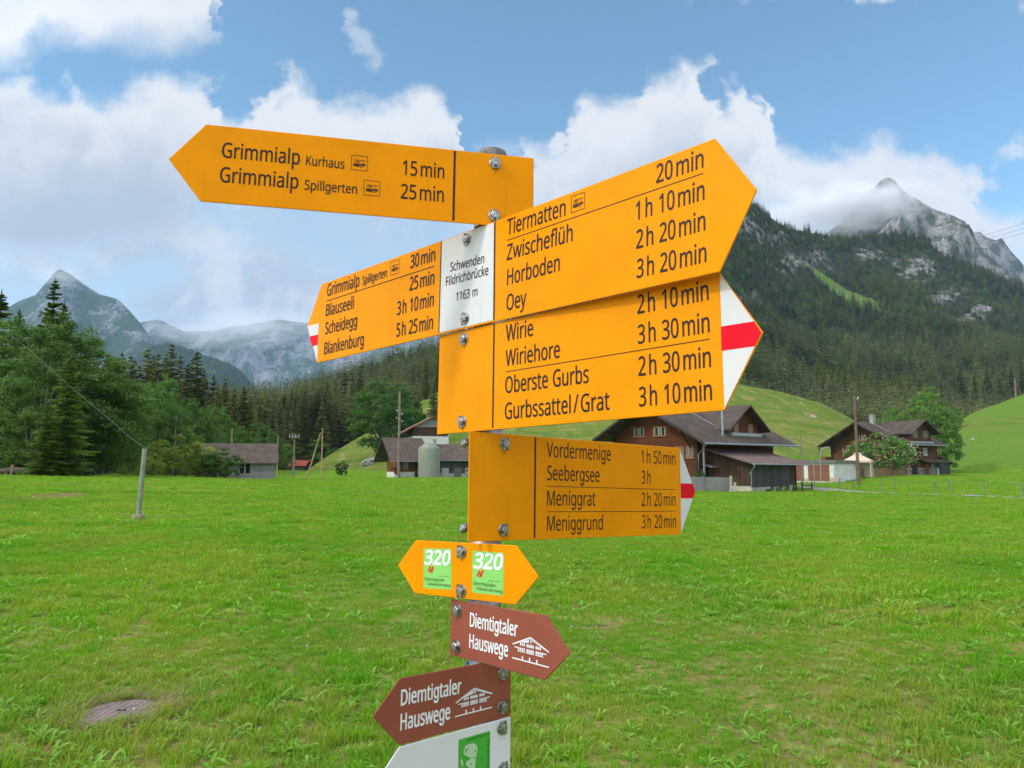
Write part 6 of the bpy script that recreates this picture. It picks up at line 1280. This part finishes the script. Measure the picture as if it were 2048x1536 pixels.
for ln_ in [('Grimmialp', 654.3, 592.8, 718.4, 572.1, 23.3), ('Spillgerten', 725, 569.8, 773.8, 553.4, 16.6), ('30\u2009min', 820.7, 536.8, 870.1, 521.5, 25.8), ('Blauseeli', 651.8, 632.5, 707.4, 616.8, 23), ('25\u2009min', 819.1, 581.5, 868.2, 568, 26.4), ('Scheidegg', 650.4, 669, 713.9, 652.4, 23.2),
     ('3\u2009h 10\u2009min', 794.3, 630.3, 867.2, 612, 26.4), ('Blankenburg', 648.4, 709, 727.3, 690.5, 23.6), ('5\u2009h 25\u2009min', 793, 673.9, 865.6, 657.7, 26.6), ('Schwenden', 900.9, 543.4, 968.5, 526, 17.6), ('Fildrichbrücke', 892.3, 572.3, 977, 549.4, 17.8), ('1163 m', 912.9, 602.1, 955.3, 591.2, 17.4)]: flat('lettering', letters(b2_, [ln_]), INK, p2, 0.0010, 0.00035)
faces('pictogram', bus(b2_, [(781.6, 524.5), (798.2, 519.2), (798.2, 545.4), (781.6, 550.8)]), INK, p2, 0.0008)
flat('dividing_line', [bar(b2_, 653.7, 602.2, 868.6, 532.3, 1.3), bar(b2_, 883.2, 482.2, 878.2, 666, 1.8), bar(b2_, 990.0, 444.0, 988.0, 639.5, 2.6)], INK, p2, 0.0008)
def on_right(loops, name, m, lift):
    o = flat(name, loops, m, p2, lift, 0.0004 if name == 'lettering' else 0.0); o.matrix_local = b2_.Mi @ b2r.M; return o
for ln_ in [('Tiermatten', 1014.2, 470.6, 1130.8, 430.7, 31), ('Zwischeflüh', 1013.8, 521, 1145, 481.7, 31.2), ('Horboden', 1014.2, 570.4, 1119.3, 541.3, 31), ('Oey', 1013.2, 621.4, 1052.3, 611.4, 31.4), ('20\u2009min', 1312.9, 366.8, 1406.8, 334.8, 36.6), ('1\u2009h 10\u2009min', 1272.1, 440.6, 1408.8, 398.7, 36.4), ('2\u2009h 20\u2009min', 1272.9, 497.9, 1410.7, 460.2, 36.8), ('3\u2009h 20\u2009min', 1273.8, 556.3, 1412.7, 523.7, 36.8)]: on_right(letters(b2r, [ln_]), 'lettering', INK, 0.0006)
on_right([bar(b2r, 1014.8, 480.7, 1406.8, 346.5, 1.4)], 'dividing_line', INK, 0.0006)
o = faces('pictogram', bus(b2r, [(1142.7, 393.4), (1169.5, 384.3), (1169.5, 416.5), (1142.7, 426.1)]), INK, p2, 0.0006); o.matrix_local = b2_.Mi @ b2r.M
for p in ((934.4, 479.5), (930.5, 637.7)): bolt(b2_, p2, *p, 0.3); clamp(b2_, *p)

# ---- yellow board with the striped tip, to Wirie and Gurbs
b3_ = Board(-44.9, 2.0, 760)
p3 = plate('sign_board', b3_, [[b3_.loc(*p) for p in ((879.2, 671.0), (873.7, 869), (1449, 820.5), (1526.1, 664.8), (1438.6, 544.2))]], 0.003, Y_SIGN, 'yellow board with a white-red-white tip pointing right to Wirie and Gurbssattel')
flat('waymark', [quad(b3_, [(1439.4, 546.6), (1523.2, 664.9), (1449.3, 816.5)])], W_SIGN, p3, 0.0004)
flat('waymark_stripe', [quad(b3_, [(1442.1, 653.3), (1508.3, 642.7), (1523.2, 665), (1510.2, 692.3), (1443.7, 701.7)])], R_SIGN, p3, 0.0008)
for ln_ in [('Wirie', 1012, 682.4, 1066.4, 671.2, 31.6), ('Wiriehore', 1011.4, 732.6, 1119.8, 715, 31.8), ('Oberste Gurbs', 1010.8, 786.4, 1177.4, 765.3, 32.2), ('Gurbssattel\u2009/\u2009Grat', 1010, 838.6, 1219, 819, 32.4), ('2\u2009h 10\u2009min', 1275.5, 628, 1417.3, 599.4, 37.2), ('3\u2009h 30\u2009min', 1276.5, 687.9, 1419.3, 664, 37.6), ('2\u2009h 30\u2009min', 1277.7, 752, 1422, 733.6, 38.2), ('3\u2009h 10\u2009min', 1278.7, 813, 1424, 799.6, 38.5)]: flat('lettering', letters(b3_, [ln_]), INK, p3, 0.0006, 0.00035)
flat('dividing_line', [bar(b3_, 1012, 743.6, 1419.7, 678.1, 1.4), bar(b3_, 988.5, 648.3, 985.6, 855.4, 2.7)], INK, p3, 0.0006)
for p in ((928.8, 678.2), (925, 843.6)): bolt(b3_, p3, *p, 0.1); clamp(b3_, *p)

# ---- darker yellow board turned to the right, to Vordermenige
b4_ = Board(39.1, 0.6, 970)
p4 = plate('sign_board', b4_, [[b4_.loc(*p) for p in ((939.6, 862.4), (936.2, 1084), (1361.8, 1069.1), (1390.6, 982.4), (1359.4, 895.7))]], 0.003, Y_SIGN, 'yellow board with a white-red-white tip pointing away right to Vordermenige and Meniggrund')
flat('waymark', [quad(b4_, [(1359.8, 898), (1390.0, 982.4), (1361.8, 1067)])], W_SIGN, p4, 0.0004)
flat('waymark_stripe', [quad(b4_, [(1360.9, 966.7), (1385, 967.2), (1390, 982.4), (1385.7, 996.5), (1361.4, 996.5)])], R_SIGN, p4, 0.0008)
for ln_ in [('Vordermenige', 1093.4, 913.7, 1221.2, 921.5, 30), ('Seebergsee', 1093.9, 960.2, 1198.9, 964.1, 29.6), ('Meniggrat', 1093.9, 1011, 1190.7, 1011.7, 30), ('Meniggrund', 1093.9, 1062.1, 1205.5, 1059.3, 30.5), ('1\u2009h 50\u2009min', 1282.8, 925.6, 1350.5, 929.7, 25.8), ('3\u2009h', 1283.3, 967.2, 1301.3, 967.9, 26.2), ('2\u2009h 20\u2009min', 1283.3, 1011.7, 1351.2, 1011.7, 26.5), ('3\u2009h 20\u2009min', 1283.7, 1056.7, 1351.9, 1055.5, 26.6)]: flat('lettering', letters(b4_, [ln_]), INK, p4, 0.0006)
flat('dividing_line', [bar(b4_, 1094.1, 972.3, 1350.8, 979.4, 1.1), bar(b4_, 1093.9, 1023.4, 1351.2, 1022.3, 1.1), bar(b4_, 1070.7, 874.6, 1068.8, 1076.2, 3.0)], INK, p4, 0.0006)
for p in ((1008.6, 887.5), (1006.2, 1059.8)): bolt(b4_, p4, *p, 0.2); clamp(b4_, *p)
for px, py in ((929.5, 885), (926, 1056)):                     # the clamps' screw heads behind this board
    w = axis_at(py); q = at(px, py, w.y + 0.006); mb = MB(); mb.lathe([(0, -0.004), (0.0095, -0.004), (0.0105, 0.0), (0.008, 0.004), (0.0, 0.005)], 20); mb.tube([(0, 0, -0.03), (0, 0, 0)], 0.004, 8); o = mb.build('clamp_screw', INOX, post); o.location = q - gbase; o.rotation_euler = (R(70), 0, R(-55))

GRIME = mat('brown grime', (0.50, 0.17, 0.004), (0.62, 0.22, 0.003), 300, 0.6, spec=0.1)
def stain(b, parent, px, py, w, h, seed):
    q = random.Random(seed); n = 9; L_ = [(px - w / 2 * (1 - k / n) ** 0.7 * q.uniform(0.6, 1.1), py + h * k / n) for k in range(n)]; R_ = [(px + w / 2 * (1 - k / n) ** 0.7 * q.uniform(0.6, 1.1), py + h * k / n) for k in range(n)]
    return flat('stain', [quad(b, L_ + [(px, py + h)] + R_[::-1])], GRIME, parent, 0.00025)
stain(b4_, p4, 963, 864.5, 9, 9, 1); stain(b4_, p4, 1008, 899, 11, 14, 2); stain(b4_, p4, 1006, 1069, 9, 7, 3); stain(b3_, p3, 925.5, 854, 9, 8, 4); stain(b3_, p3, 929.5, 689, 8, 10, 5); stain(b1_, p1, 990.5, 337, 8, 12, 6)
# ---- small yellow board with two green route stickers
b5_ = Board(-33.1, 1.1, 1140)
p5 = plate('sign_board', b5_, [[b5_.loc(*p) for p in ((831.3, 1080.3), (795.6, 1130.3), (829.2, 1186.6), (1030.8, 1209.7), (1077.3, 1153.8), (1032.3, 1090.8))]], 0.003, Y_SIGN, 'small yellow board pointed at both ends with two green 320 stickers')
for q, t1, t2, t3, tiny, dia in (([(847.7, 1096.7), (903.1, 1097.8), (902.7, 1179.5), (847.5, 1175.9)], ('320', 849.3, 1128, 898.6, 1129.7, 27.4), ('Diemtigtaler', 849.2, 1160.8, 889.4, 1163.6, 6.6), ('Talwanderweg', 853.4, 1169.8, 900.8, 1174.1, 6.2), ('Wanderland Schweiz', 876.1, 1152.8, 898, 1153.8, 1.7), [(861.3, 1128.3), (868.6, 1135.3), (863.3, 1148.8), (855.5, 1141.6)]),
                                 ([(945.6, 1101.4), (1007.8, 1106.1), (1006.6, 1192), (944.4, 1185)], ('320', 947.8, 1135.6, 1003, 1139.2, 30), ('Diemtigtaler', 946.7, 1169.1, 991.7, 1174.8, 6.9), ('Talwanderweg', 951.1, 1179.2, 1004.2, 1186.3, 6.5), ('Wanderland Schweiz', 977.2, 1162.4, 1001.1, 1164.2, 1.8), [(960, 1136.1), (968.6, 1142.5), (962, 1157.3), (953.4, 1150.6)])):
    flat('route_sticker', [quad(b5_, q)], STK_G, p5, 0.0003)
    flat('route_number', list(letters(b5_, [t1], shear=0.20)), INK_W2, p5, 0.0006, 0.0013)
    for ln_ in (t2, t3, tiny): flat('lettering', letters(b5_, [ln_], shear=0.2), INK_G, p5, 0.0006, 0.00005)
    D = [Vector(p) for p in quad(b5_, dia)]
    mb = MB(); lf = 0.0007
    e = lambda a, c, t: D[a].lerp(D[c], t)
    V3 = lambda p, z: (p.x, p.y, z)
    mb.add([V3(p, lf) for p in D], [(0, 1, 2, 3)] if (D[1] - D[0]).to_3d().cross((D[2] - D[1]).to_3d()).z > 0 else [(3, 2, 1, 0)], 0)
    yb = [D[0], e(0, 1, .42), D[2].lerp(D[1], .0), D[2], e(2, 3, .42)]
    band = [D[0], e(0, 1, .38), e(2, 1, .10), D[2], e(2, 3, .38), e(0, 3, .10)]
    mb.add([V3(p, lf + 0.0003) for p in band], [tuple(range(5, -1, -1))], 1)
    cx_ = (D[0] + D[2]) / 2; ex_ = (D[2] - D[0]); nx_ = Vector((ex_.y, -ex_.x)) * 0.6
    bear = [(-.30, -.05), (-.24, .10), (-.12, .06), (-.02, .12), (.14, .14), (.28, .10), (.33, .02), (.28, -.06), (.30, -.22), (.24, -.22), (.18, -.05), (.06, -.02), (.08, -.22), (.01, -.20), (-.05, -.03), (-.14, -.05), (-.16, -.22), (-.22, -.2), (-.20, -.06)]
    mb.add([V3(cx_ + ex_ * a - nx_ * c, lf + 0.0006) for a, c in bear], [tuple(range(len(bear)))], 2)
    me = mesh_from(mb.v, mb.f, 'emblem', False, mb.m); link_obj('emblem', me, p5, [EMB_R, EMB_Y, EMB_K])
for p in ((923.1, 1103.3), (922.5, 1181.6)): bolt(b5_, p5, *p, 0.25); clamp(b5_, *p)

stain(b5_, p5, 960.5, 1088.6, 8, 26, 7); stain(b5_, p5, 923.5, 1114, 8, 9, 8)
# ---- two brown house-trail boards
def house_icon(b, gl, gr, apex_px):
    A, B = b.loc(*gl), b.loc(*gr); u = (B - A); w = u.length; Hh = (b.loc(*apex_px) - (A + B) / 2).length
    vv = Vector((0, 1, 0)); f = lambda x, y: tuple((A + u * x + vv * Hh * y).xy)
    t = w * 0.026; out = [stroke(f(0, 0), f(1, 0), t), stroke(f(.01, .56), f(.505, 1.0), t), stroke(f(.495, 1.0), f(1.0, .585), t), stroke(f(.07, .475), f(.155, .475), t * .8), stroke(f(.845, .475), f(.93, .475), t * .8)]
    rc = lambda x0, x1, y0, y1: [f(x0, y0), f(x1, y0), f(x1, y1), f(x0, y1)]
    for x0, x1, n, y0, y1 in ((.455, .54, 2, .77, .87), (.21, .36, 3, .585, .70), (.39, .60, 4, .575, .70), (.635, .79, 3, .585, .70), (.155, .36, 4, .385, .50), (.39, .60, 4, .375, .50), (.635, .85, 4, .385, .50)):
        g_ = (x1 - x0) / n
        for k in range(n): out.append(rc(x0 + g_ * k + g_ * .14, x0 + g_ * (k + 1) - g_ * .14, y0, y1))
    for x0, x1 in ((.155, .36), (.39, .60), (.635, .85)): out.append(rc(x0, x1, .325, .365))
    for x in (.29, .485, .68): out.append([f(x - .018, .02), f(x + .018, .02), f(x + .018, .15), f(x, .185), f(x - .018, .15)])
    return out
b6_ = Board(-42.1, 1.4, 1270)
p6 = plate('sign_board', b6_, [[b6_.loc(*p) for p in ((901.9, 1198.2), (898.5, 1309), (1089.2, 1360.9), (1140.5, 1306.9), (1093.3, 1231))]], 0.0035, B_SIGN, 'reddish brown board with a house drawing pointing right', 0.0014)
for ln_ in [('Diemtigtaler', 940.2, 1252.6, 1035, 1272.7, 27.4), ('Hauswege', 939, 1295, 1015.8, 1313.3, 27.4)]: flat('lettering', list(letters(b6_, [ln_])), INK_W, p6, 0.0006, 0.0006)
flat('pictogram', house_icon(b6_, (1024.5, 1315.1), (1098.4, 1334.7), (1061.2, 1274.8)), INK_W, p6, 0.0006)
for p in ((915.3, 1220.4), (912.8, 1292.8)): bolt(b6_, p6, *p, 0.4); clamp(b6_, *p)
b7_ = Board(37.0, -1.2, 1390)
p7 = plate('sign_board', b7_, [[b7_.loc(*p) for p in ((800, 1356.6), (745.6, 1433.5), (798.6, 1490.6), (1021.2, 1432), (1022.6, 1315.5))]], 0.0035, B_SIGN, 'darker brown board with a house drawing pointing left', 0.0014)
for ln_ in [('Diemtigtaler', 801.6, 1411, 921.6, 1386.2, 30.8), ('Hauswege', 800.6, 1460.4, 899.4, 1437.4, 32)]: flat('lettering', list(letters(b7_, [ln_])), INK_W, p7, 0.0006, 0.0006)
flat('pictogram', house_icon(b7_, (909.9, 1433.1), (983.9, 1414.2), (949.2, 1376)), INK_W, p7, 0.0006)
for p in ((1006.3, 1345.6), (1005.1, 1413.3)): bolt(b7_, p7, *p, 0.5); clamp(b7_, *p)
# ---- white board at the bottom
b8_ = Board(37.0, -1.2, 1520)
p8 = plate('sign_board', b8_, [[b8_.loc(*p) for p in ((799.3, 1493.8), (741, 1582), (797, 1648), (1020, 1574), (1022, 1433.2))]], 0.003, W_SIGN, 'white board with a green portrait sticker at the bottom of the post', 0.0016)
flat('portrait_sticker', [quad(b8_, [(916.9, 1479.4), (980.2, 1461.3), (979, 1566), (916, 1588)])], STK_D, p8, 0.0003)
flat('lettering', letters(b8_, [('Diemtigtal Tourismus', 933.4, 1482.6, 976.6, 1469.9, 4.6)], shear=0.2), INK_G, p8, 0.0006)
flat('lettering', text_loops('Albert Schweitzer Weg', b8_.loc(978.0, 1560), b8_.loc(978.2, 1477.8), (b8_.loc(978, 1500) - b8_.loc(973.5, 1501.4)).length), INK_G, p8, 0.0006)
face = [[(1282, 1300), (1275, 1235), (1300, 1170), (1360, 1140), (1420, 1136), (1455, 1160), (1468, 1215), (1455, 1290), (1440, 1345), (1436, 1400), (1440, 1440), (1425, 1475), (1380, 1490), (1340, 1470), (1310, 1430), (1312, 1385), (1345, 1365), (1370, 1350), (1372, 1330), (1330, 1322), (1310, 1300)],
        [(1300, 1275), (1298, 1240), (1325, 1205), (1340, 1200), (1320, 1245)], [(1425, 1255), (1430, 1215), (1448, 1225), (1446, 1258)], [(1400, 1345), (1402, 1325), (1430, 1322), (1428, 1340)], [(1360, 1420), (1375, 1408), (1395, 1412), (1392, 1428), (1368, 1432)],
        [(1232, 1370), (1240, 1350), (1262, 1370), (1272, 1430), (1262, 1455), (1244, 1430)]]
flat('portrait_print', [quad(b8_, [(740 + x / 6.827, 1320 + y / 6.827) for x, y in lp]) for lp in face], PALE_G, p8, 0.0006)
for p in ((1003.7, 1455.5), (1005.9, 1537)): bolt(b8_, p8, *p, 0.2); clamp(b8_, *p)
# ------------------------------------------------------------------ grass
def blade_mat(name, a, b, dry):
    m, t, p = new_mat(name)
    g = N(t, 'ShaderNodeNewGeometry'); oi = N(t, 'ShaderNodeObjectInfo'); P = g.outputs['Position']
    n1 = noise_n(t, P, 0.55, 4, 0.6); n2 = noise_n(t, P, 2.5, 4, 0.6)
    col = mixc(t, math_n(t, 'ADD', math_n(t, 'MULTIPLY', g.outputs['Random Per Island'], 0.6), math_n(t, 'MULTIPLY', oi.outputs['Random'], 0.4)), a, b)
    col = mixc(t, smooth(t, math_n(t, 'ADD', math_n(t, 'MULTIPLY', n1, 0.55), math_n(t, 'ADD', math_n(t, 'MULTIPLY', n2, 0.35), math_n(t, 'MULTIPLY', g.outputs['Random Per Island'], 0.18))), 0.46, 0.64, 0.0, 0.85), col, dry)
    n0 = noise_n(t, P, 0.30, 4, 0.6)
    col = mixc(t, smooth(t, n0, 0.38, 0.62, 0.42, 0.0), col, mixc(t, 1.0, col, (0.52, 0.74, 0.75), 'MULTIPLY'))
    L(t, col, p.inputs['Base Color']); p.inputs['Roughness'].default_value = 0.55; p.inputs['Specular IOR Level'].default_value = 0.12
    tr = N(t, 'ShaderNodeBsdfTranslucent'); L(t, mixc(t, 1.0, col, (1.2, 1.25, 0.5), 'MULTIPLY'), tr.inputs[0])
    ms = N(t, 'ShaderNodeMixShader'); ms.inputs[0].default_value = 0.42; out = [x for x in t.nodes if x.type == 'OUTPUT_MATERIAL'][0]
    L(t, p.outputs[0], ms.inputs[1]); L(t, tr.outputs[0], ms.inputs[2]); L(t, ms.outputs[0], out.inputs[0])
    return m
BLADE = blade_mat('grass blades', (0.086, 0.310, 0.005), (0.205, 0.465, 0.012), (0.37, 0.39, 0.06))
BLADE_DRY = blade_mat('dry grass blades', (0.32, 0.29, 0.08), (0.44, 0.36, 0.15), (0.46, 0.36, 0.18))
WEED = blade_mat('meadow herb leaves', (0.150, 0.380, 0.035), (0.300, 0.540, 0.085), (0.30, 0.46, 0.08))
WHITEFL = mat('clover heads', (0.62, 0.58, 0.54), (0.5, 0.45, 0.44), 30, 0.8)
def tuft(seed, n, rad, h0, h1, w, lean=0.5):
    r_ = random.Random(seed); vs, fs = [], []
    for _ in range(n):
        a = r_.random() * 6.28; q = rad * math.sqrt(r_.random()); b = Vector((math.cos(a) * q, math.sin(a) * q, -0.005))
        h = r_.uniform(h0, h1); t = r_.random() * 6.28; d = Vector((math.cos(t), math.sin(t), 0)); l = h * r_.uniform(0.1, lean * 1.6); sd = Vector((-d.y, d.x, 0)) * w * r_.uniform(0.7, 1.3)
        k = len(vs); m_ = b + d * l * 0.35 + Vector((0, 0, h * 0.62)); e = b + d * l + Vector((0, 0, h * r_.uniform(0.85, 1.0)))
        vs += [b - sd * 0.5, b + sd * 0.5, m_ + sd * 0.45, e, m_ - sd * 0.45]; fs += [(k, k + 1, k + 2, k + 4), (k + 4, k + 2, k + 3)]
    return vs, fs
def herb(seed, n, l0, l1, w):
    r_ = random.Random(seed); vs, fs = [], []
    for i in range(n):
        t = 6.28 * i / n + r_.uniform(-0.4, 0.4); d = Vector((math.cos(t), math.sin(t), 0)); sd = Vector((-d.y, d.x, 0)); l = r_.uniform(l0, l1); up = r_.uniform(0.25, 1.1); ww = w * r_.uniform(0.7, 1.2); k = len(vs)
        pt = lambda s: d * l * s * (1 - 0.15 * up) + Vector((0, 0, l * up * (s - 0.55 * s * s) * 1.2 + 0.004))
        for s, q in ((0.0, 0.18), (0.3, 0.55), (0.55, 1.0), (0.8, 0.75)):
            c = pt(s); tw = r_.uniform(-.1, .1) * ww; vs += [c - sd * ww * q * 0.5 + Vector((0, 0, ww * q * .18 + tw)), c, c + sd * ww * q * 0.5 + Vector((0, 0, ww * q * .18 - tw))]
        vs.append(pt(1.0))
        for j in range(3):
            o_ = k + j * 3; fs += [(o_, o_ + 1, o_ + 4, o_ + 3), (o_ + 1, o_ + 2, o_ + 5, o_ + 4)]
        fs += [(k + 9, k + 10, k + 12), (k + 10, k + 11, k + 12)]
    return vs, fs
def flower(seed):
    mb = MB(); mb.tube([(0, 0, 0), (0.004, 0, 0.045)], 0.0012, 4); mb.lathe([(0, 0.042), (0.006, 0.044), (0.007, 0.049), (0.005, 0.054), (0, 0.055)], 8); return mb.v, mb.f
GP_ = [proto(raw_mesh('tuft', tuft(1, 38, 0.09, 0.025, 0.075, 0.0046), BLADE)), proto(raw_mesh('tuft', tuft(2, 34, 0.09, 0.02, 0.055, 0.0046, 0.9), BLADE)), proto(raw_mesh('tuft', tuft(3, 26, 0.07, 0.05, 0.125, 0.0060, 0.7), BLADE)),
       proto(raw_mesh('tuft', tuft(4, 34, 0.09, 0.015, 0.045, 0.0030, 1.2), BLADE_DRY)),
       proto(raw_mesh('herb', herb(5, 7, 0.06, 0.13, 0.026), WEED)), proto(raw_mesh('herb', herb(6, 9, 0.05, 0.10, 0.020), WEED)), proto(raw_mesh('herb', herb(7, 5, 0.08, 0.17, 0.030), WEED)), proto(raw_mesh('herb', herb(8, 12, 0.02, 0.045, 0.018), WEED)),
       proto(raw_mesh('flower', flower(9), WHITEFL))]
r_ = random.Random(12); items = []
def soil_at(x, y): return max(max(0, 1.4 - math.hypot(x - p.x, y - p.y) / r) for p, r in SOIL)
def sow(n, r0, r1, th, big):
    for _ in range(n):
        a = r_.uniform(-th, th); r = math.sqrt(r_.uniform(r0 * r0, r1 * r1)); x, y = r * math.sin(a), r * math.cos(a)
        if math.hypot(x - mc.x, (y - mc.y) * (1.35 if y < mc.y else 0.85)) < 0.215: continue
        if math.hypot(x - foot.x, y - foot.y) < 0.19: continue
        so = soil_at(x, y); nz = mnoise.noise((x * 0.9, y * 0.9, 1.0)); nz2 = mnoise.noise((x * 0.35, y * 0.35, 8.0)); q = r_.random()
        if so > 0.3 and q < so * 0.8:
            k = 3 if r_.random() < 0.6 else -1
            if k < 0: continue
        elif q < (0.38 if r < 7 else 0.26 if r < 11 else 0.12) + 0.28 * max(0, nz): k = 3
        elif q > 0.885 - 0.16 * max(0, nz2 + 0.2): k = r_.choice((4, 5, 5, 6, 7, 7))
        elif q > 0.60: k = 2 if nz2 > -0.1 else 0
        else: k = 0 if r_.random() < 0.6 else 1
        s = r_.uniform(0.75, 1.25) * big * (0.85 + 0.3 * nz2)
        items.append(((x, y, 0.0), r_.random() * 6.28, s, r_.uniform(0.9, 1.2) * (big ** 0.5), k))
sow(16500, 2.6, 8.0, R(46), 0.86); sow(22000, 8.0, 18.0, R(42), 1.15); sow(20000, 18.0, 42.0, R(40), 1.6); sow(14000, 40.0, 78.0, R(40), 2.0); sow(14000, 76.0, 135.0, R(38), 2.6)
for _ in range(60):
    a = r_.uniform(-R(40), R(40)); r = math.sqrt(r_.uniform(3.0 ** 2, 16.0 ** 2)); items.append(((r * math.sin(a), r * math.cos(a), 0.0), 0.0, r_.uniform(.7, 1.2), 1.0, 8))
xy = np.array([it[0] for it in items]); zz = gz(xy[:, 0], xy[:, 1])
items = [((it[0][0], it[0][1], float(z) + (0.05 * min(1, max(0, (math.hypot(it[0][0], it[0][1]) - 12) / 20)) * mnoise.noise((it[0][0] * 0.12, it[0][1] * 0.12, 3.0)))), *it[1:]) for it, z in zip(items, zz)]
inst_cloud('meadow_grass', items, GP_, 'short green meadow grass with herbs and dry tufts', 'grass')
# bent dry stalks round the shaft cover
vs, fs = [], []; r_ = random.Random(4)
for _ in range(1500):
    a = r_.random() * 6.28 if r_.random() < 0.5 else r_.uniform(0.0, 3.3); q = 0.235 + abs(r_.gauss(0, 0.12)); b = Vector((mc.x + math.cos(a) * q, mc.y + math.sin(a) * q, float(gz(mc.x, mc.y)) + r_.uniform(0.0, 0.03))); t = a + r_.uniform(-2.2, 2.2); d = Vector((math.cos(t), math.sin(t), r_.uniform(-0.05, 0.45))) * r_.uniform(0.05, 0.13); sd = Vector((-math.sin(t), math.cos(t), 0)) * 0.0018; k = len(vs)
    vs += [b - sd, b + sd, b + d * 0.6 + sd + Vector((0, 0, .012)), b + d, b + d * 0.6 - sd + Vector((0, 0, .012))]; fs += [(k, k + 1, k + 2, k + 4), (k + 4, k + 2, k + 3)]
o = link_obj('dry_grass', mesh_from(vs, fs, 'dry_grass'), None, [BLADE_DRY]); tag(o, 'dry straw lying round the rusty shaft cover', 'straw', kind='stuff')

# ------------------------------------------------------------------ air and mist
def volume_mat(name, col, dens, noise=None):
    m = bpy.data.materials.new(name); m.use_nodes = True; t = m.node_tree; t.nodes.clear()
    v = N(t, 'ShaderNodeVolumePrincipled'); o = N(t, 'ShaderNodeOutputMaterial'); L(t, v.outputs[0], o.inputs['Volume'])
    v.inputs['Color'].default_value = (*col, 1); v.inputs['Density'].default_value = dens; v.inputs['Anisotropy'].default_value = 0.0
    if noise:
        tcn = N(t, 'ShaderNodeTexCoord'); n = noise_n(t, tcn.outputs['Object'], noise, 5, 0.6)
        ln_ = N(t, 'ShaderNodeVectorMath', operation='LENGTH'); L(t, tcn.outputs['Object'], ln_.inputs[0])
        f = math_n(t, 'ADD', math_n(t, 'MULTIPLY_ADD', n, 2.6, -1.35), math_n(t, 'SUBTRACT', 1.0, ln_.outputs['Value']))
        L(t, math_n(t, 'MULTIPLY', smooth(t, f, 0.0, 0.9), dens), v.inputs['Density'])
    return m
mb = MB(); mb.box(-9000, 9000, -4700, 9500, -40, 1900)
hz_o = mb.build('haze', volume_mat('valley haze', (0.42, 0.66, 1.0), 0.50e-4)); tag(hz_o, 'thin blue haze filling the valley', 'haze', kind='stuff')
def mist(px, py, d, rx, ry, rz_, dens, label, noise=1.6):
    p = at(px, py, d); bm = bmesh.new(); bmesh.ops.create_icosphere(bm, subdivisions=3, radius=1.0); me = bpy.data.meshes.new('mist'); bm.to_mesh(me); bm.free()
    o = link_obj('mist', me, None, [volume_mat('mist', (0.96, 0.97, 1.0), dens, noise)]); o.location = p; o.scale = (rx, ry, rz_); tag(o, label, 'mist', kind='stuff'); return o
mist(1750, 404, 2080, 200, 110, 80, 0.020, 'white mist wrapped round the rocky peak below its tip')
mist(1640, 420, 2100, 240, 120, 100, 0.018, 'white cloud hanging left of the rocky peak behind the wooded crest')
mist(112, 552, 4700, 200, 150, 60, 0.004, 'thin cloud touching the tip of the left mountain')
mist(470, 655, 6300, 900, 350, 190, 0.0026, 'grey cloud hiding the top of the far rock wall')
